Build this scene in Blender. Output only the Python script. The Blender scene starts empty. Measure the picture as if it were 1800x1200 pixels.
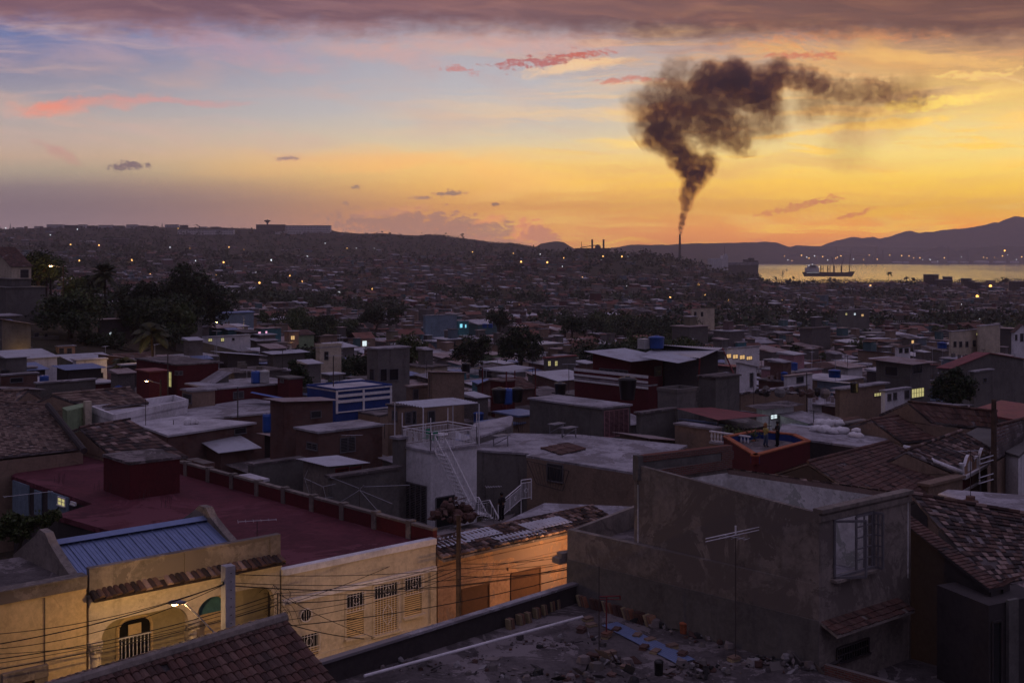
import bpy, math, random, bisect
import numpy as np
from mathutils import Vector, noise
random.seed(7)
R = random.Random(11)
C = bpy.context.scene.collection
F = 2000.0; H = 50.0; HY = 442.0            # focal length in photo pixels, eye height above the bay, horizon row
def P(X, Y, D): return Vector(((X-900)/F*D, D, H-(Y-HY)/F*D))
def Pz(X, Y, z): return P(X, Y, F*(H-z)/(Y-HY))
def pix(p): return (900+F*p[0]/p[1], HY+F*(H-p[2])/p[1])
def lerp(a, b, t): return a+(b-a)*t

# ------------------------------------------------------------------ terrain heights
COLS = [-900, 0, 200, 420, 600, 900, 1130, 1300, 1360, 1600, 1800, 2700]
ROWS = [0, 60, 100, 150, 200, 250, 320, 500, 800, 1200, 1500, 1700, 2000, 2700, 3400, 4300, 4600, 7500]
TAB = [
 [30.5]*12, [30.5]*12,
 [30.5,30.5,30.4,30,30,30,30,30,30,30,30,30],
 [35,34,31,29,28.3,28,27.8,27.6,27.6,27.6,27.6,27.6],
 [43,41,38,30.5,26.3,25.8,25.3,25,25,25,25,25],
 [44,42,39,31,25,23.8,23,23,23,23,23,23],
 [36,34,32,26,22.5,21.5,20.5,20.5,20.5,20.5,20.5,20.5],
 [30,28,25,21,18,16.5,15.5,15,15,14.5,14.5,14.5],
 [33,30,26,22,19,17,14,12,11,10,9.5,9],
 [44,40,36,30,27,30,29,19,12,9,7,7],
 [54,50,48,38,34,40,42,14,5,5,4,3],
 [62,58,56,45,40,38,42,5,2,2.5,3,1],
 [74,70,66,56,50,36,38,5,-3,-3,-3,-3],
 [90,86,84,80,76,55,40,-3,-3,-3,-3,-3],
 [70,70,70,70,60,40,20,-3,-3,-3,-3,-3],
 [20,20,20,20,20,10,4,-3,-3,-3,-3,-3],
 [20,20,20,20,20,10,4,2,2,2,2,2],
 [10,10,10,10,10,8,6,6,6,6,6,6]]
RIDGE = [(-900,404),(0,404),(60,402),(80,401),(180,400),(300,399),(400,401),(450,404),(580,406),(600,409),(640,411),(670,410),(700,413),(740,414),(752,412),(775,414),(800,418),(850,423),(870,426),(900,427),(930,433),(945,438),(985,460),(2700,460)]
def interp(t, x):
    if x <= t[0][0]: return t[0][1]
    for a, b in zip(t, t[1:]):
        if x <= b[0]: return a[1]+(b[1]-a[1])*(x-a[0])/(b[0]-a[0])
    return t[-1][1]
def gz(X, D):
    X = min(max(X, COLS[0]), COLS[-1]-1); D = min(max(D, 0), ROWS[-1]-1)
    i = bisect.bisect_right(COLS, X)-1; j = bisect.bisect_right(ROWS, D)-1
    tx = (X-COLS[i])/(COLS[i+1]-COLS[i]); ty = (D-ROWS[j])/(ROWS[j+1]-ROWS[j])
    z = lerp(lerp(TAB[j][i], TAB[j][i+1], tx), lerp(TAB[j+1][i], TAB[j+1][i+1], tx), ty)
    if 1500 < D < 3600 and X < 985:
        zr = H+(HY-interp(RIDGE, X))/F*2700-1
        k = math.exp(-((D-2700)/420)**2)
        z = max(z, lerp(z, zr, k)) if zr > z else z
    if D > 700 and z > 3: z += 5*min(1, (D-700)/900)*noise.noise((X*D/F/160, D/160, 0))
    return z
def g(x, y): return gz(900+F*x/max(y, 5), y)
def solve_ground(X, Y, d0=60):
    D = d0
    while D < 4000:
        if H-(Y-HY)/F*D <= gz(X, D): return D
        D *= 1.004
    return 4000

# ------------------------------------------------------------------ mesh builder
class MB:
    def __init__(s): s.v = []; s.f = []; s.m = []
    def vs(s, pts):
        n = len(s.v); s.v.extend([tuple(p) for p in pts]); return n
    def face(s, pts, mi=0):
        n = s.vs(pts); s.f.append(tuple(range(n, n+len(pts)))); s.m.append(mi)
    def faces(s, pts, fs, mi=0):
        n = s.vs(pts)
        for f in fs: s.f.append(tuple(n+k for k in f)); s.m.append(mi)
    def box(s, o, a, b, c, mi=0):
        o, a, b, c = Vector(o), Vector(a), Vector(b), Vector(c)
        p = [o, o+a, o+a+b, o+b, o+c, o+a+c, o+a+b+c, o+b+c]
        s.faces(p, [(0,3,2,1),(4,5,6,7),(0,1,5,4),(1,2,6,5),(2,3,7,6),(3,0,4,7)], mi)
    def cbox(s, c, sx, sy, sz, ang=0, mi=0):
        ca, sa = math.cos(ang), math.sin(ang)
        a = Vector((ca, sa, 0))*sx; b = Vector((-sa, ca, 0))*sy
        s.box(Vector(c)-a/2-b/2, a, b, (0, 0, sz), mi)
    def prism(s, pts, z0, z1, side=0, top=None, bottom=True):
        n = len(pts)
        A = [(p[0], p[1], z0 if not hasattr(z0, '__len__') else z0[i]) for i, p in enumerate(pts)]
        B = [(p[0], p[1], z1 if not hasattr(z1, '__len__') else z1[i]) for i, p in enumerate(pts)]
        k = s.vs(A+B)
        for i in range(n):
            j = (i+1) % n; s.f.append((k+i, k+j, k+n+j, k+n+i)); s.m.append(side)
        if top is not False: s.f.append(tuple(k+n+i for i in range(n))); s.m.append(side if top is None else top)
        if bottom: s.f.append(tuple(k+n-1-i for i in range(n))); s.m.append(side)
    def tube(s, pts, r, n=6, mi=0, cap=True):
        pts = [Vector(p) for p in pts]; rs = r if hasattr(r, '__len__') else [r]*len(pts); k = len(s.v)
        for i, p in enumerate(pts):
            d = (pts[min(i+1, len(pts)-1)]-pts[max(i-1, 0)])
            d = d.normalized() if d.length > 0 else Vector((0, 0, 1))
            up = Vector((0, 0, 1)) if abs(d.z) < .9 else Vector((1, 0, 0))
            a = d.cross(up).normalized(); b = a.cross(d)
            for q in range(n):
                t = 2*math.pi*q/n; s.v.append(tuple(p+a*math.cos(t)*rs[i]+b*math.sin(t)*rs[i]))
        for i in range(len(pts)-1):
            for q in range(n):
                w = (q+1) % n; s.f.append((k+i*n+q, k+i*n+w, k+(i+1)*n+w, k+(i+1)*n+q)); s.m.append(mi)
        if cap:
            s.f.append(tuple(k+q for q in range(n))[::-1]); s.m.append(mi)
            e = k+(len(pts)-1)*n; s.f.append(tuple(e+q for q in range(n))); s.m.append(mi)
    def lathe(s, c, prof, n=16, mi=0):       # prof: (radius, z) pairs
        s.tube_z(c, prof, n, mi)
    def tube_z(s, c, prof, n, mi):
        k = len(s.v); c = Vector(c)
        for r, z in prof:
            for q in range(n):
                t = 2*math.pi*q/n; s.v.append((c.x+r*math.cos(t), c.y+r*math.sin(t), c.z+z))
        for i in range(len(prof)-1):
            for q in range(n):
                w = (q+1) % n; s.f.append((k+i*n+q, k+i*n+w, k+(i+1)*n+w, k+(i+1)*n+q)); s.m.append(mi)
        s.f.append(tuple(k+q for q in range(n))[::-1]); s.m.append(mi)
        e = k+(len(prof)-1)*n; s.f.append(tuple(e+q for q in range(n))); s.m.append(mi)
    def blob(s, c, r, seed=0, amp=.2, n=10, m=7, mi=0, sq=(1, 1, 1)):
        k = len(s.v); c = Vector(c)
        for i in range(m+1):
            th = math.pi*i/m
            for q in range(n):
                ph = 2*math.pi*q/n; d = Vector((math.sin(th)*math.cos(ph)*sq[0], math.sin(th)*math.sin(ph)*sq[1], math.cos(th)*sq[2]))
                w = 1+amp*noise.noise(d*2+Vector((seed*3.1, seed, 0))); s.v.append(tuple(c+d*r*w))
        for i in range(m):
            for q in range(n):
                w = (q+1) % n; s.f.append((k+i*n+q, k+(i+1)*n+q, k+(i+1)*n+w, k+i*n+w)); s.m.append(mi)
    def build(s, name, mats, parent=None, smooth=False, label=None):
        if not s.f: return None
        if not isinstance(mats, (list, tuple)): mats = [mats]
        org = Vector(parent['o']) if parent else None
        if org is None:
            a = np.array(s.v); org = Vector(((a[:,0].min()+a[:,0].max())/2, (a[:,1].min()+a[:,1].max())/2, a[:,2].min()))
        me = bpy.data.meshes.new(name)
        me.from_pydata([(p[0]-org.x, p[1]-org.y, p[2]-org.z) for p in s.v], [], s.f)
        for m in mats: me.materials.append(m)
        if len(mats) > 1: me.polygons.foreach_set('material_index', s.m)
        if smooth: me.polygons.foreach_set('use_smooth', [True]*len(s.f))
        me.update()
        o = bpy.data.objects.new(name, me); C.objects.link(o)
        if parent: o.parent = parent
        else: o.location = org
        o['o'] = list(org)
        if label: o['label'] = label
        return o
def tag(o, label=None, cat=None, group=None, kind=None):
    if label: o['label'] = label
    if cat: o['category'] = cat
    if group: o['group'] = group
    if kind: o['kind'] = kind
    return o
def thing(name, label, cat, loc, group=None):
    o = bpy.data.objects.new(name, None); C.objects.link(o); o.location = loc; o['o'] = list(loc)
    o.empty_display_size = .5
    return tag(o, label, cat, group)

# ------------------------------------------------------------------ node maths
class S:
    nt = None
    def __init__(s, k): s.k = k
    def _m(op, *a, clamp=False):
        n = S.nt.nodes.new('ShaderNodeMath'); n.operation = op; n.use_clamp = clamp
        for i, x in enumerate(a):
            if isinstance(x, S): S.nt.links.new(x.k, n.inputs[i])
            else: n.inputs[i].default_value = x
        return S(n.outputs[0])
    def __add__(a, b): return S._m('ADD', a, b)
    __radd__ = __add__
    def __sub__(a, b): return S._m('SUBTRACT', a, b)
    def __rsub__(a, b): return S._m('SUBTRACT', b, a)
    def __mul__(a, b): return S._m('MULTIPLY', a, b)
    __rmul__ = __mul__
    def __truediv__(a, b): return S._m('DIVIDE', a, b)
    def __pow__(a, b): return S._m('POWER', a, b)
    def max(a, b): return S._m('MAXIMUM', a, b)
    def min(a, b): return S._m('MINIMUM', a, b)
    def step(x, a, b, o0=0., o1=1., kind='SMOOTHSTEP'):
        n = S.nt.nodes.new('ShaderNodeMapRange'); n.interpolation_type = kind
        S.nt.links.new(x.k, n.inputs[0])
        for i, v in enumerate((a, b, o0, o1)):
            if isinstance(v, S): S.nt.links.new(v.k, n.inputs[1+i])
            else: n.inputs[1+i].default_value = v
        return S(n.outputs[0])
def sep(sock):
    n = S.nt.nodes.new('ShaderNodeSeparateXYZ'); S.nt.links.new(sock, n.inputs[0]); return [S(n.outputs[i]) for i in range(3)]
def comb(x, y, z=0.):
    n = S.nt.nodes.new('ShaderNodeCombineXYZ')
    for i, v in enumerate((x, y, z)):
        if isinstance(v, S): S.nt.links.new(v.k, n.inputs[i])
        else: n.inputs[i].default_value = v
    return n.outputs[0]
def nz(vec, scale, detail=4, rough=.55, dist=0., col=False):
    n = S.nt.nodes.new('ShaderNodeTexNoise'); n.inputs['Scale'].default_value = scale; n.inputs['Detail'].default_value = detail
    n.inputs['Roughness'].default_value = rough; n.inputs['Distortion'].default_value = dist
    S.nt.links.new(vec, n.inputs['Vector']); return n.outputs['Color'] if col else S(n.outputs[0])
def mixc(f, a, b, mode='MIX'):
    n = S.nt.nodes.new('ShaderNodeMix'); n.data_type = 'RGBA'; n.blend_type = mode
    for i, v in ((0, f), (6, a), (7, b)):
        if isinstance(v, S): S.nt.links.new(v.k, n.inputs[i])
        elif isinstance(v, (int, float)): n.inputs[i].default_value = v
        elif isinstance(v, tuple): n.inputs[i].default_value = (*v[:3], 1)
        else: S.nt.links.new(v, n.inputs[i])
    return n.outputs[2]
def ramp(x, stops, interp='LINEAR'):
    n = S.nt.nodes.new('ShaderNodeValToRGB'); cr = n.color_ramp; cr.interpolation = interp
    while len(cr.elements) < len(stops): cr.elements.new(.5)
    for e, (p, c) in zip(cr.elements, stops): e.position = p; e.color = (*c, 1)
    S.nt.links.new(x.k, n.inputs[0]); return n.outputs[0]
def L(r, gg, b):
    f = lambda c: (c/255/12.92 if c/255 <= .04045 else ((c/255+.055)/1.055)**2.4)
    return (f(r), f(gg), f(b))

# ------------------------------------------------------------------ sky
def make_sky():
    w = bpy.data.worlds.new('World'); bpy.context.scene.world = w; w.use_nodes = True
    nt = w.node_tree; nt.nodes.clear(); S.nt = nt
    tc = nt.nodes.new('ShaderNodeTexCoord'); d = tc.outputs['Generated']
    dx, dy, dz = sep(d)
    dyc = dy.max(.08)
    X = dx/dyc*F+900; Y = HY-dz/dyc*F          # direction measured in angular units (2000 per unit slope)
    yn = Y/HY
    def col(st): return ramp(yn, [(y/HY, L(*c)) for y, c in st])
    left = col([(0,(120,108,140)),(45,(98,114,160)),(90,(120,124,158)),(150,(146,142,156)),(200,(164,156,154)),(240,(178,158,146)),(275,(182,156,134)),(300,(160,146,126)),(330,(134,120,116)),(370,(132,116,120)),(410,(146,124,130)),(442,(120,96,100))])
    cen = col([(0,(150,125,140)),(60,(172,162,168)),(120,(180,178,184)),(200,(182,178,176)),(250,(206,188,152)),(290,(234,190,104)),(330,(236,178,84)),(370,(230,158,74)),(410,(220,142,80)),(442,(186,112,66))])
    rig = col([(0,(170,120,100)),(60,(180,136,108)),(110,(214,166,104)),(170,(226,188,104)),(220,(228,200,128)),(270,(234,204,112)),(320,(248,200,58)),(370,(255,186,20)),(400,(255,158,30)),(442,(214,122,46))])
    c = mixc(X.step(0, 950), left, cen); c = mixc(X.step(850, 1750), c, rig)
    def vec(sx, sy, o=0): return comb(X*sx+o, Y*sy)
    # broad streaky cirrus
    wv = nz(vec(.003, .008, 3), 1, 3)
    Yw = Y+(wv-.5)*70
    s1 = nz(comb(X*.0016+Y*.0012, Yw*.016, 2), 1, 6, .6, .4)
    s2 = nz(comb(X*.0035-Y*.002, Yw*.045, 9), 1, 8, .68, .5)
    s3 = nz(comb(X*.0022+Y*.003, (Yw-X*.22)*.014, 21), 1, 7, .62, .6)
    low = Y.step(120, 260)
    c = mixc(s1.step(.5, .66)*X.step(500, 1300)*.8, c, mixc(low, L(250,196,130), L(255,205,96)))
    c = mixc(s2.step(.5, .62)*X.step(600, 1500)*.7, c, mixc(low, L(250,205,140), L(255,198,60)))
    c = mixc(s1.step(.48, .32)*X.step(700, 1300)*.5, c, mixc(low, L(172,128,116), L(208,158,96)))
    pink = s3.step(.46, .68)*X.step(1500, 300)*Y.step(340, 220)
    c = mixc(pink*.6, c, mixc(Y.step(60, 200), L(182,154,164), L(196,164,148)))
    c = mixc(s2.step(.5, .7)*X.step(1300, 200)*Y.step(330, 200)*.5, c, L(196,166,160))
    c = mixc(s1.step(.5, .66)*X.step(200, 700)*X.step(1100,800)*Y.step(230, 290)*Y.step(370,320)*.5, c, L(240,170,100))
    # dusky bank low on the left
    bk = Y.step(300, 350)*X.step(820, 300)
    c = mixc(bk*(s2*.4+.25), c, L(122,104,110))
    gy = Y.step(30, 60)*Y.step(150, 105)*X.step(850, 1400)
    c = mixc(gy*s1.step(.4, .6)*.75, c, L(150,116,98)); c = mixc(gy*s2.step(.5, .62)*.6, c, L(206,140,88)); c = mixc(gy*s3.step(.5, .64)*.5, c, L(240,178,84))
    # --- clouds with their own place: centre, radii, tilt, colour, softness, strength
    wx = nz(vec(.012, .02, 40), 1, 5, .62); wy = nz(vec(.012, .02, 77), 1, 5, .62)
    fx = nz(vec(.03, .06, 5), 1, 6, .68); fs = nz(vec(.07, .13, 15), 1, 6, .75); fy = nz(vec(.05, .09, 25), 1, 5, .7)
    def cloud(c, cx, cy, rx, ry, tilt, colr, st=1., edge=.35, warp=60, fine=.9, sm=0):
        ca, sa = math.cos(math.radians(tilt)), math.sin(math.radians(tilt))
        u = X+(wx-.5)*(warp*2)-cx; v = Y+(wy-.5)*warp*.7+((fy-.5)*ry*3.2 if sm else 0)-cy
        a = (u*ca+v*sa)*(1/rx); b = (v*ca-u*sa)*(1/ry)
        m = 1-(a*a+b*b)+((fs if sm else fx)-.5)*(5. if sm else fine*2)
        return mixc(m.step(0, edge)*st, c, L(*colr) if isinstance(colr, tuple) else colr)
    # flames of red and the salmon wisp
    c = cloud(c, 150, 186, 165, 17, -6, (232,140,112), .8, 1.8, 80, .5)
    c = cloud(c, 90, 190, 70, 15, -12, (234,128,100), .8, 1.5, 50, .5)
    c = cloud(c, 320, 178, 160, 8, 2, (205,140,135), .5, 1.2, 40)
    c = cloud(c, 100, 268, 60, 12, 25, (178,118,116), .45, 1.2, 40)
    c = cloud(c, 390, 75, 260, 34, 14, (196,152,160), .6, 1.5, 70)
    c = cloud(c, 640, 90, 200, 22, 8, (214,164,150), .55, 1.4, 60)
    c = cloud(c, 900, 75, 330, 30, 0, (220,160,140), .6, 1.5, 70)
    c = cloud(c, 1010, 118, 110, 14, -8, (250,206,150), .75, 1.0, 40)
    c = cloud(c, 965, 106, 118, 13, -7, (180,92,86), .85, 1.1, 50, 1.3, 1)
    c = cloud(c, 1030, 95, 60, 7, -2, (196,104,86), .8, 1.1, 40, 1.1, 1)
    c = cloud(c, 812, 124, 46, 7, 12, (196,116,108), .75, 1.1, 40, 1.1, 1)
    c = cloud(c, 1110, 142, 80, 6, 0, (205,110,84), .7, 1.1, 40, 1.1, 1)
    c = cloud(c, 1405, 98, 90, 7, 0, (206,112,84), .75, 1.1, 40, 1.1, 1)
    c = cloud(c, 1500, 62, 260, 16, -3, (226,150,96), .7, 1.2, 60, .9, 1); c = cloud(c, 1290, 40, 220, 14, 3, (206,136,104), .6, 1.2, 60, .9, 1)
    c = cloud(c, 1650, 105, 200, 16, 4, (244,190,110), .7, 1.2, 50)
    c = cloud(c, 1640, 180, 120, 12, -8, (255,216,104), .9, .9, 50, 1.2, 1); c = cloud(c, 1720, 130, 90, 8, -4, (255,210,120), .7, .9, 50, 1.2, 1)
    c = cloud(c, 1560, 218, 150, 12, -5, (255,202,86), .8, .9, 36)
    c = cloud(c, 1400, 235, 110, 6, -5, (250,196,84), .7, 1.0, 30)
    c = cloud(c, 1510, 240, 70, 22, 0, (214,166,112), .45, 1.3, 50)
    c = cloud(c, 1750, 160, 110, 18, -3, (252,206,116), .6, 1.2, 40)
    c = cloud(c, 1400, 362, 95, 6, -14, (214,132,66), .85, .9, 26, 1.0, 1)
    c = cloud(c, 1450, 352, 40, 5, -6, (208,128,70), .85, .9, 22, 1.0, 1)
    c = cloud(c, 1590, 366, 130, 7, -8, (255,190,20), .9, .9, 24, 1.0)
    c = cloud(c, 1500, 376, 44, 5, -16, (214,128,60), .85, .9, 22, 1.0, 1)
    # grey-violet cumulus bank over the left centre hills
    c = cloud(c, 760, 400, 190, 30, 4, (158,118,104), .8, .5, 40, .9, 1)
    c = cloud(c, 690, 372, 90, 9, -6, (236,160,104), .45, 1., 30)
    c = cloud(c, 862, 386, 36, 7, -10, (244,158,92), .8, .8, 26, .9, 1)
    c = cloud(c, 940, 412, 42, 24, 20, (240,150,96), .8, .5, 30, 1.2, 1)
    c = cloud(c, 952, 418, 40, 20, 25, (190,128,98), .85, .5, 28, 1.2, 1)
    c = cloud(c, 880, 428, 80, 14, 5, (178,126,104), .7, .5, 30, 1.2, 1)
    for x, y, rx, ry, dk in [(228,292,42,9,(98,80,92)),(508,277,24,6,(140,110,112)),(624,329,12,4,(120,96,98)),(790,339,36,6,(132,106,98)),(740,347,24,4,(150,118,104)),(877,361,12,4,(130,100,88)),(1330,428,30,6,(196,124,84)),(1760,446,1,1,(0,0,0))][:7]:
        c = cloud(c, x, y, rx*.95, ry*1.0, -3, dk, .85, .9, 14, 1.1, 1)
    # heavy bank across the very top
    edge = S._m('ADD', (X*.00002+.9)*40, (wx-.5)*50+(nz(vec(.0016, .001, 60), 1, 3)-.5)*60)
    edge = edge-X.step(200, 0)*16
    top = (Y-edge)*-1
    dark = mixc(X.step(300, 1500), L(118,86,96), L(104,74,68))
    dark = mixc(s2.step(.35, .7)*.6, dark, mixc(X.step(300, 1500), L(138,98,102), L(150,98,76)))
    dark = mixc(s1.step(.4, .6)*.7, dark, mixc(X.step(300, 1500), L(100,72,84), L(84,58,58))); dark = mixc(s3.step(.5, .62)*.5, dark, mixc(X.step(300, 1500), L(146,108,110), L(150,100,80)))
    dark = mixc(X.step(1300, 1800)*s3.step(.35, .6)*.7, dark, L(84,58,56)); lowr = X.step(900, 1600)*18
    c = mixc((top+14+lowr+(fx-.5)*40).step(-26, 28)*.94, c, dark)
    # rest of the sky out of view: overcast dusk, below the horizon dark
    ov = mixc(nz(d, 2.2, 5).step(.35, .7), (.082, .069, .112), (.14, .12, .188))
    c = mixc(dz.step(-.004, -.03), c, (.02, .014, .02))
    # the haze dims the lowest sky most; the sky itself is brighter there
    boost = (dz/dyc).max(0).step(0, .16, BOOST0, BOOST1, 'LINEAR')
    bm = nt.nodes.new('ShaderNodeVectorMath'); bm.operation = 'SCALE'; nt.links.new(c, bm.inputs[0]); nt.links.new(boost.k, bm.inputs['Scale'])
    sky = nt.nodes.new('ShaderNodeTexSky'); sky.sky_type = 'NISHITA'; sky.sun_disc = False
    sky.sun_elevation = math.radians(SUN_EL); sky.sun_rotation = math.radians(SUN_ROT)
    b1 = nt.nodes.new('ShaderNodeBackground'); b2 = nt.nodes.new('ShaderNodeBackground'); ad = nt.nodes.new('ShaderNodeAddShader')
    nt.links.new(bm.outputs[0], b1.inputs[0]); b1.inputs[1].default_value = 1.0
    nt.links.new(sky.outputs[0], b2.inputs[0]); b2.inputs[1].default_value = .002
    out = nt.nodes.new('ShaderNodeOutputWorld')
    b0 = nt.nodes.new('ShaderNodeBackground'); nt.links.new(ov, b0.inputs[0]); nt.links.new(((dx*.35+.95)*(dz.max(0)*2.75+.26)).k, b0.inputs[1])
    keep = (1-(dz/dyc).step(.235, .38))*(1-S._m('ABSOLUTE', dx/dyc).step(.6, .9))*dy.step(.2, .45)*dz.step(-.06, -.05)
    mx = nt.nodes.new('ShaderNodeMixShader'); nt.links.new(keep.k, mx.inputs[0]); nt.links.new(b0.outputs[0], mx.inputs[1]); nt.links.new(b1.outputs[0], mx.inputs[2])
    nt.links.new(mx.outputs[0], ad.inputs[0]); nt.links.new(b2.outputs[0], ad.inputs[1]); nt.links.new(ad.outputs[0], out.inputs[0])
    w.cycles.sampling_method = 'MANUAL'; w.cycles.sample_map_resolution = 1024
BOOST0, BOOST1 = 2.35, 1.27
SUN_EL, SUN_ROT = 1.0, 28.0
make_sky()
sd = bpy.data.lights.new('sun', 'SUN'); sd.energy = .05; sd.angle = math.radians(.5); sd.color = (1, .62, .34)
so = bpy.data.objects.new('sun', sd); C.objects.link(so)
az = math.radians(SUN_ROT); el = math.radians(SUN_EL)
so.rotation_euler = Vector((math.sin(az)*math.cos(el), math.cos(az)*math.cos(el), math.sin(el))).to_track_quat('Z', 'Y').to_euler()
so.location = (0, 0, 120)

cam = bpy.data.cameras.new('camera'); co = bpy.data.objects.new('camera', cam); C.objects.link(co)
co.location = (0, 0, H); co.rotation_euler = (math.radians(90), 0, 0)
cam.lens = 40; cam.sensor_width = 36; cam.shift_y = -158/1800; cam.clip_start = .5; cam.clip_end = 30000
sc = bpy.context.scene; sc.camera = co
sc.view_settings.view_transform = 'Standard'; sc.view_settings.look = 'None'; sc.view_settings.exposure = 0; sc.view_settings.gamma = 1
cy = sc.cycles
cy.use_denoising = True; cy.max_bounces = 5; cy.diffuse_bounces = 2; cy.glossy_bounces = 2; cy.transmission_bounces = 2; cy.volume_bounces = 1
cy.transparent_max_bounces = 8; cy.sample_clamp_indirect = 3; cy.caustics_reflective = False; cy.caustics_refractive = False
cy.use_adaptive_sampling = True; cy.adaptive_threshold = .02
cy.volume_max_steps = 128

# ------------------------------------------------------------------ materials
MAT = {}
def newmat(name):
    m = bpy.data.materials.new(name); m.use_nodes = True; nt = m.node_tree; nt.nodes.clear(); S.nt = nt
    out = nt.nodes.new('ShaderNodeOutputMaterial'); b = nt.nodes.new('ShaderNodeBsdfPrincipled'); nt.links.new(b.outputs[0], out.inputs[0])
    MAT[name] = m; return m, nt, b, out
def setc(nt, sock, v):
    if isinstance(v, tuple): sock.default_value = (*v[:3], 1)
    else: nt.links.new(v, sock)
def bump(nt, b, h, strength=.3, dist=.05):
    n = nt.nodes.new('ShaderNodeBump'); n.inputs['Strength'].default_value = strength; n.inputs['Distance'].default_value = dist
    nt.links.new(h.k, n.inputs['Height']); nt.links.new(n.outputs[0], b.inputs['Normal'])
def pos(nt): return nt.nodes.new('ShaderNodeNewGeometry').outputs['Position']
def wallcoord(nt):                     # u along the wall, v up
    ge = nt.nodes.new('ShaderNodeNewGeometry'); px, py, pz = sep(ge.outputs['Position']); nx, ny, n2 = sep(ge.outputs['True Normal'])
    return px*ny*-1+py*nx, pz, n2, ge.outputs['Position']
def plaster(name, col, dirt=None, rough=.9, amount=.5, streak=.5, sc=1., patch=None, bs=.35):
    m, nt, b, out = newmat(name); u, v, n2, p = wallcoord(nt)
    dirt = dirt or tuple(x*.35 for x in col)
    a = nz(p, .45*sc, 7, .65); fine = nz(p, 5*sc, 5, .7); st = nz(comb(u*1.6, v*.16, u*.3), 1, 5, .6)
    c = mixc(a.step(.35, .68)*amount, col, dirt)
    c = mixc(st.step(.52, .74)*streak, c, dirt)
    c = mixc(fine.step(.35, .7)*.4, c, tuple(min(1, x*1.35) for x in col)); bl = nz(p, 1.3*sc, 6, .75, 1.); c = mixc(bl.step(.5, .62)*amount*.7, c, tuple(x*.55 for x in col))
    ck = nz(p, .55*sc, 7, .8, 1.2); c = mixc(ck.step(.60, .615)*amount*.8, c, tuple(x*.45 for x in col)); c = mixc(ck.step(.40, .385)*amount*.5, c, tuple(min(1, x*1.3) for x in col))
    if patch:
        pm = nz(p, .33*sc, 6, .75, .8); c = mixc(pm.step(.53, .55), c, patch)
    setc(nt, b.inputs['Base Color'], c); b.inputs['Roughness'].default_value = rough; b.inputs['Specular IOR Level'].default_value = .25
    bump(nt, b, fine*.5+a, bs, .03); return m
def brick(name, c1, c2, mortar, bw=.26, bh=.085, ms=.016, rough=.92):
    m, nt, b, out = newmat(name); u, v, n2, p = wallcoord(nt)
    t = nt.nodes.new('ShaderNodeTexBrick'); nt.links.new(comb(u, v), t.inputs['Vector']); t.inputs['Scale'].default_value = 1
    t.inputs['Brick Width'].default_value = bw; t.inputs['Row Height'].default_value = bh; t.inputs['Mortar Size'].default_value = ms
    setc(nt, t.inputs['Color1'], c1); setc(nt, t.inputs['Color2'], c2); setc(nt, t.inputs['Mortar'], mortar)
    a = nz(p, .7, 6, .65); c = mixc(a.step(.45, .75)*.7, t.outputs[0], tuple(x*.4 for x in c1))
    setc(nt, b.inputs['Base Color'], c); b.inputs['Roughness'].default_value = rough; b.inputs['Specular IOR Level'].default_value = .2
    bump(nt, b, S(t.outputs['Fac'])*-1+a*.3, .5, .02); return m
def isle(name, cols, rough=.85, spec=.3, moss=(.03, .028, .025), am=.6, bs=.2, metal=0):   # one tone per loose piece
    m, nt, b, out = newmat(name); ge = nt.nodes.new('ShaderNodeNewGeometry'); r = S(ge.outputs['Random Per Island'])
    n = len(cols); c = ramp(r, [(i/n, x) for i, x in enumerate(cols)], 'CONSTANT')
    p = ge.outputs['Position']; a = nz(p, .6, 6, .65); f = nz(p, 9, 4, .7)
    c = mixc(a.step(.45, .7)*am, c, moss); c = mixc(f.step(.3, .8)*.35, c, tuple(x*.5 for x in cols[0]))
    setc(nt, b.inputs['Base Color'], c); b.inputs['Roughness'].default_value = rough; b.inputs['Specular IOR Level'].default_value = spec; b.inputs['Metallic'].default_value = metal
    if bs: bump(nt, b, f, bs, .02)
    return m
def metal(name, col, rust=(.12, .045, .025), amount=.4, rough=.42, met=.6, sc=1.):
    m, nt, b, out = newmat(name); p = pos(nt); a = nz(p, .5*sc, 7, .7); f = nz(p, 3*sc, 5, .7)
    k = a.step(.48, .66)*amount
    setc(nt, b.inputs['Base Color'], mixc(f.step(.3, .8)*.3, mixc(k, col, rust), tuple(x*.6 for x in col)))
    b.inputs['Metallic'].default_value = met; nt.links.new((f*.25+rough).k, b.inputs['Roughness'])
    bump(nt, b, f, .15, .02); return m
def plain(name, col, rough=.6, spec=.4, met=0., var=.25, sc=4.):
    m, nt, b, out = newmat(name); p = pos(nt); f = nz(p, sc, 5, .65)
    setc(nt, b.inputs['Base Color'], mixc(f.step(.3, .75)*var*2, col, tuple(x*.5 for x in col)))
    b.inputs['Roughness'].default_value = rough; b.inputs['Specular IOR Level'].default_value = spec; b.inputs['Metallic'].default_value = met; return m
def glow(name, col, e, sample=True):
    m, nt, b, out = newmat(name); b.inputs['Base Color'].default_value = (.3, .3, .3, 1)
    b.inputs['Emission Color'].default_value = (*col, 1); b.inputs['Emission Strength'].default_value = e
    if not sample: m.cycles.emission_sampling = 'NONE'
    return m
def leafy(name, c1, c2, c3):
    m, nt, b, out = newmat(name); ge = nt.nodes.new('ShaderNodeNewGeometry'); r = S(ge.outputs['Random Per Island'])
    a = nz(ge.outputs['Position'], .35, 4)
    c = ramp(r, [(0, c1), (.5, c2), (1, c3)]); c = mixc(a.step(.4, .65)*.5, c, c1)
    setc(nt, b.inputs['Base Color'], c); b.inputs['Roughness'].default_value = .6; b.inputs['Specular IOR Level'].default_value = .3
    return m
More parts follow.
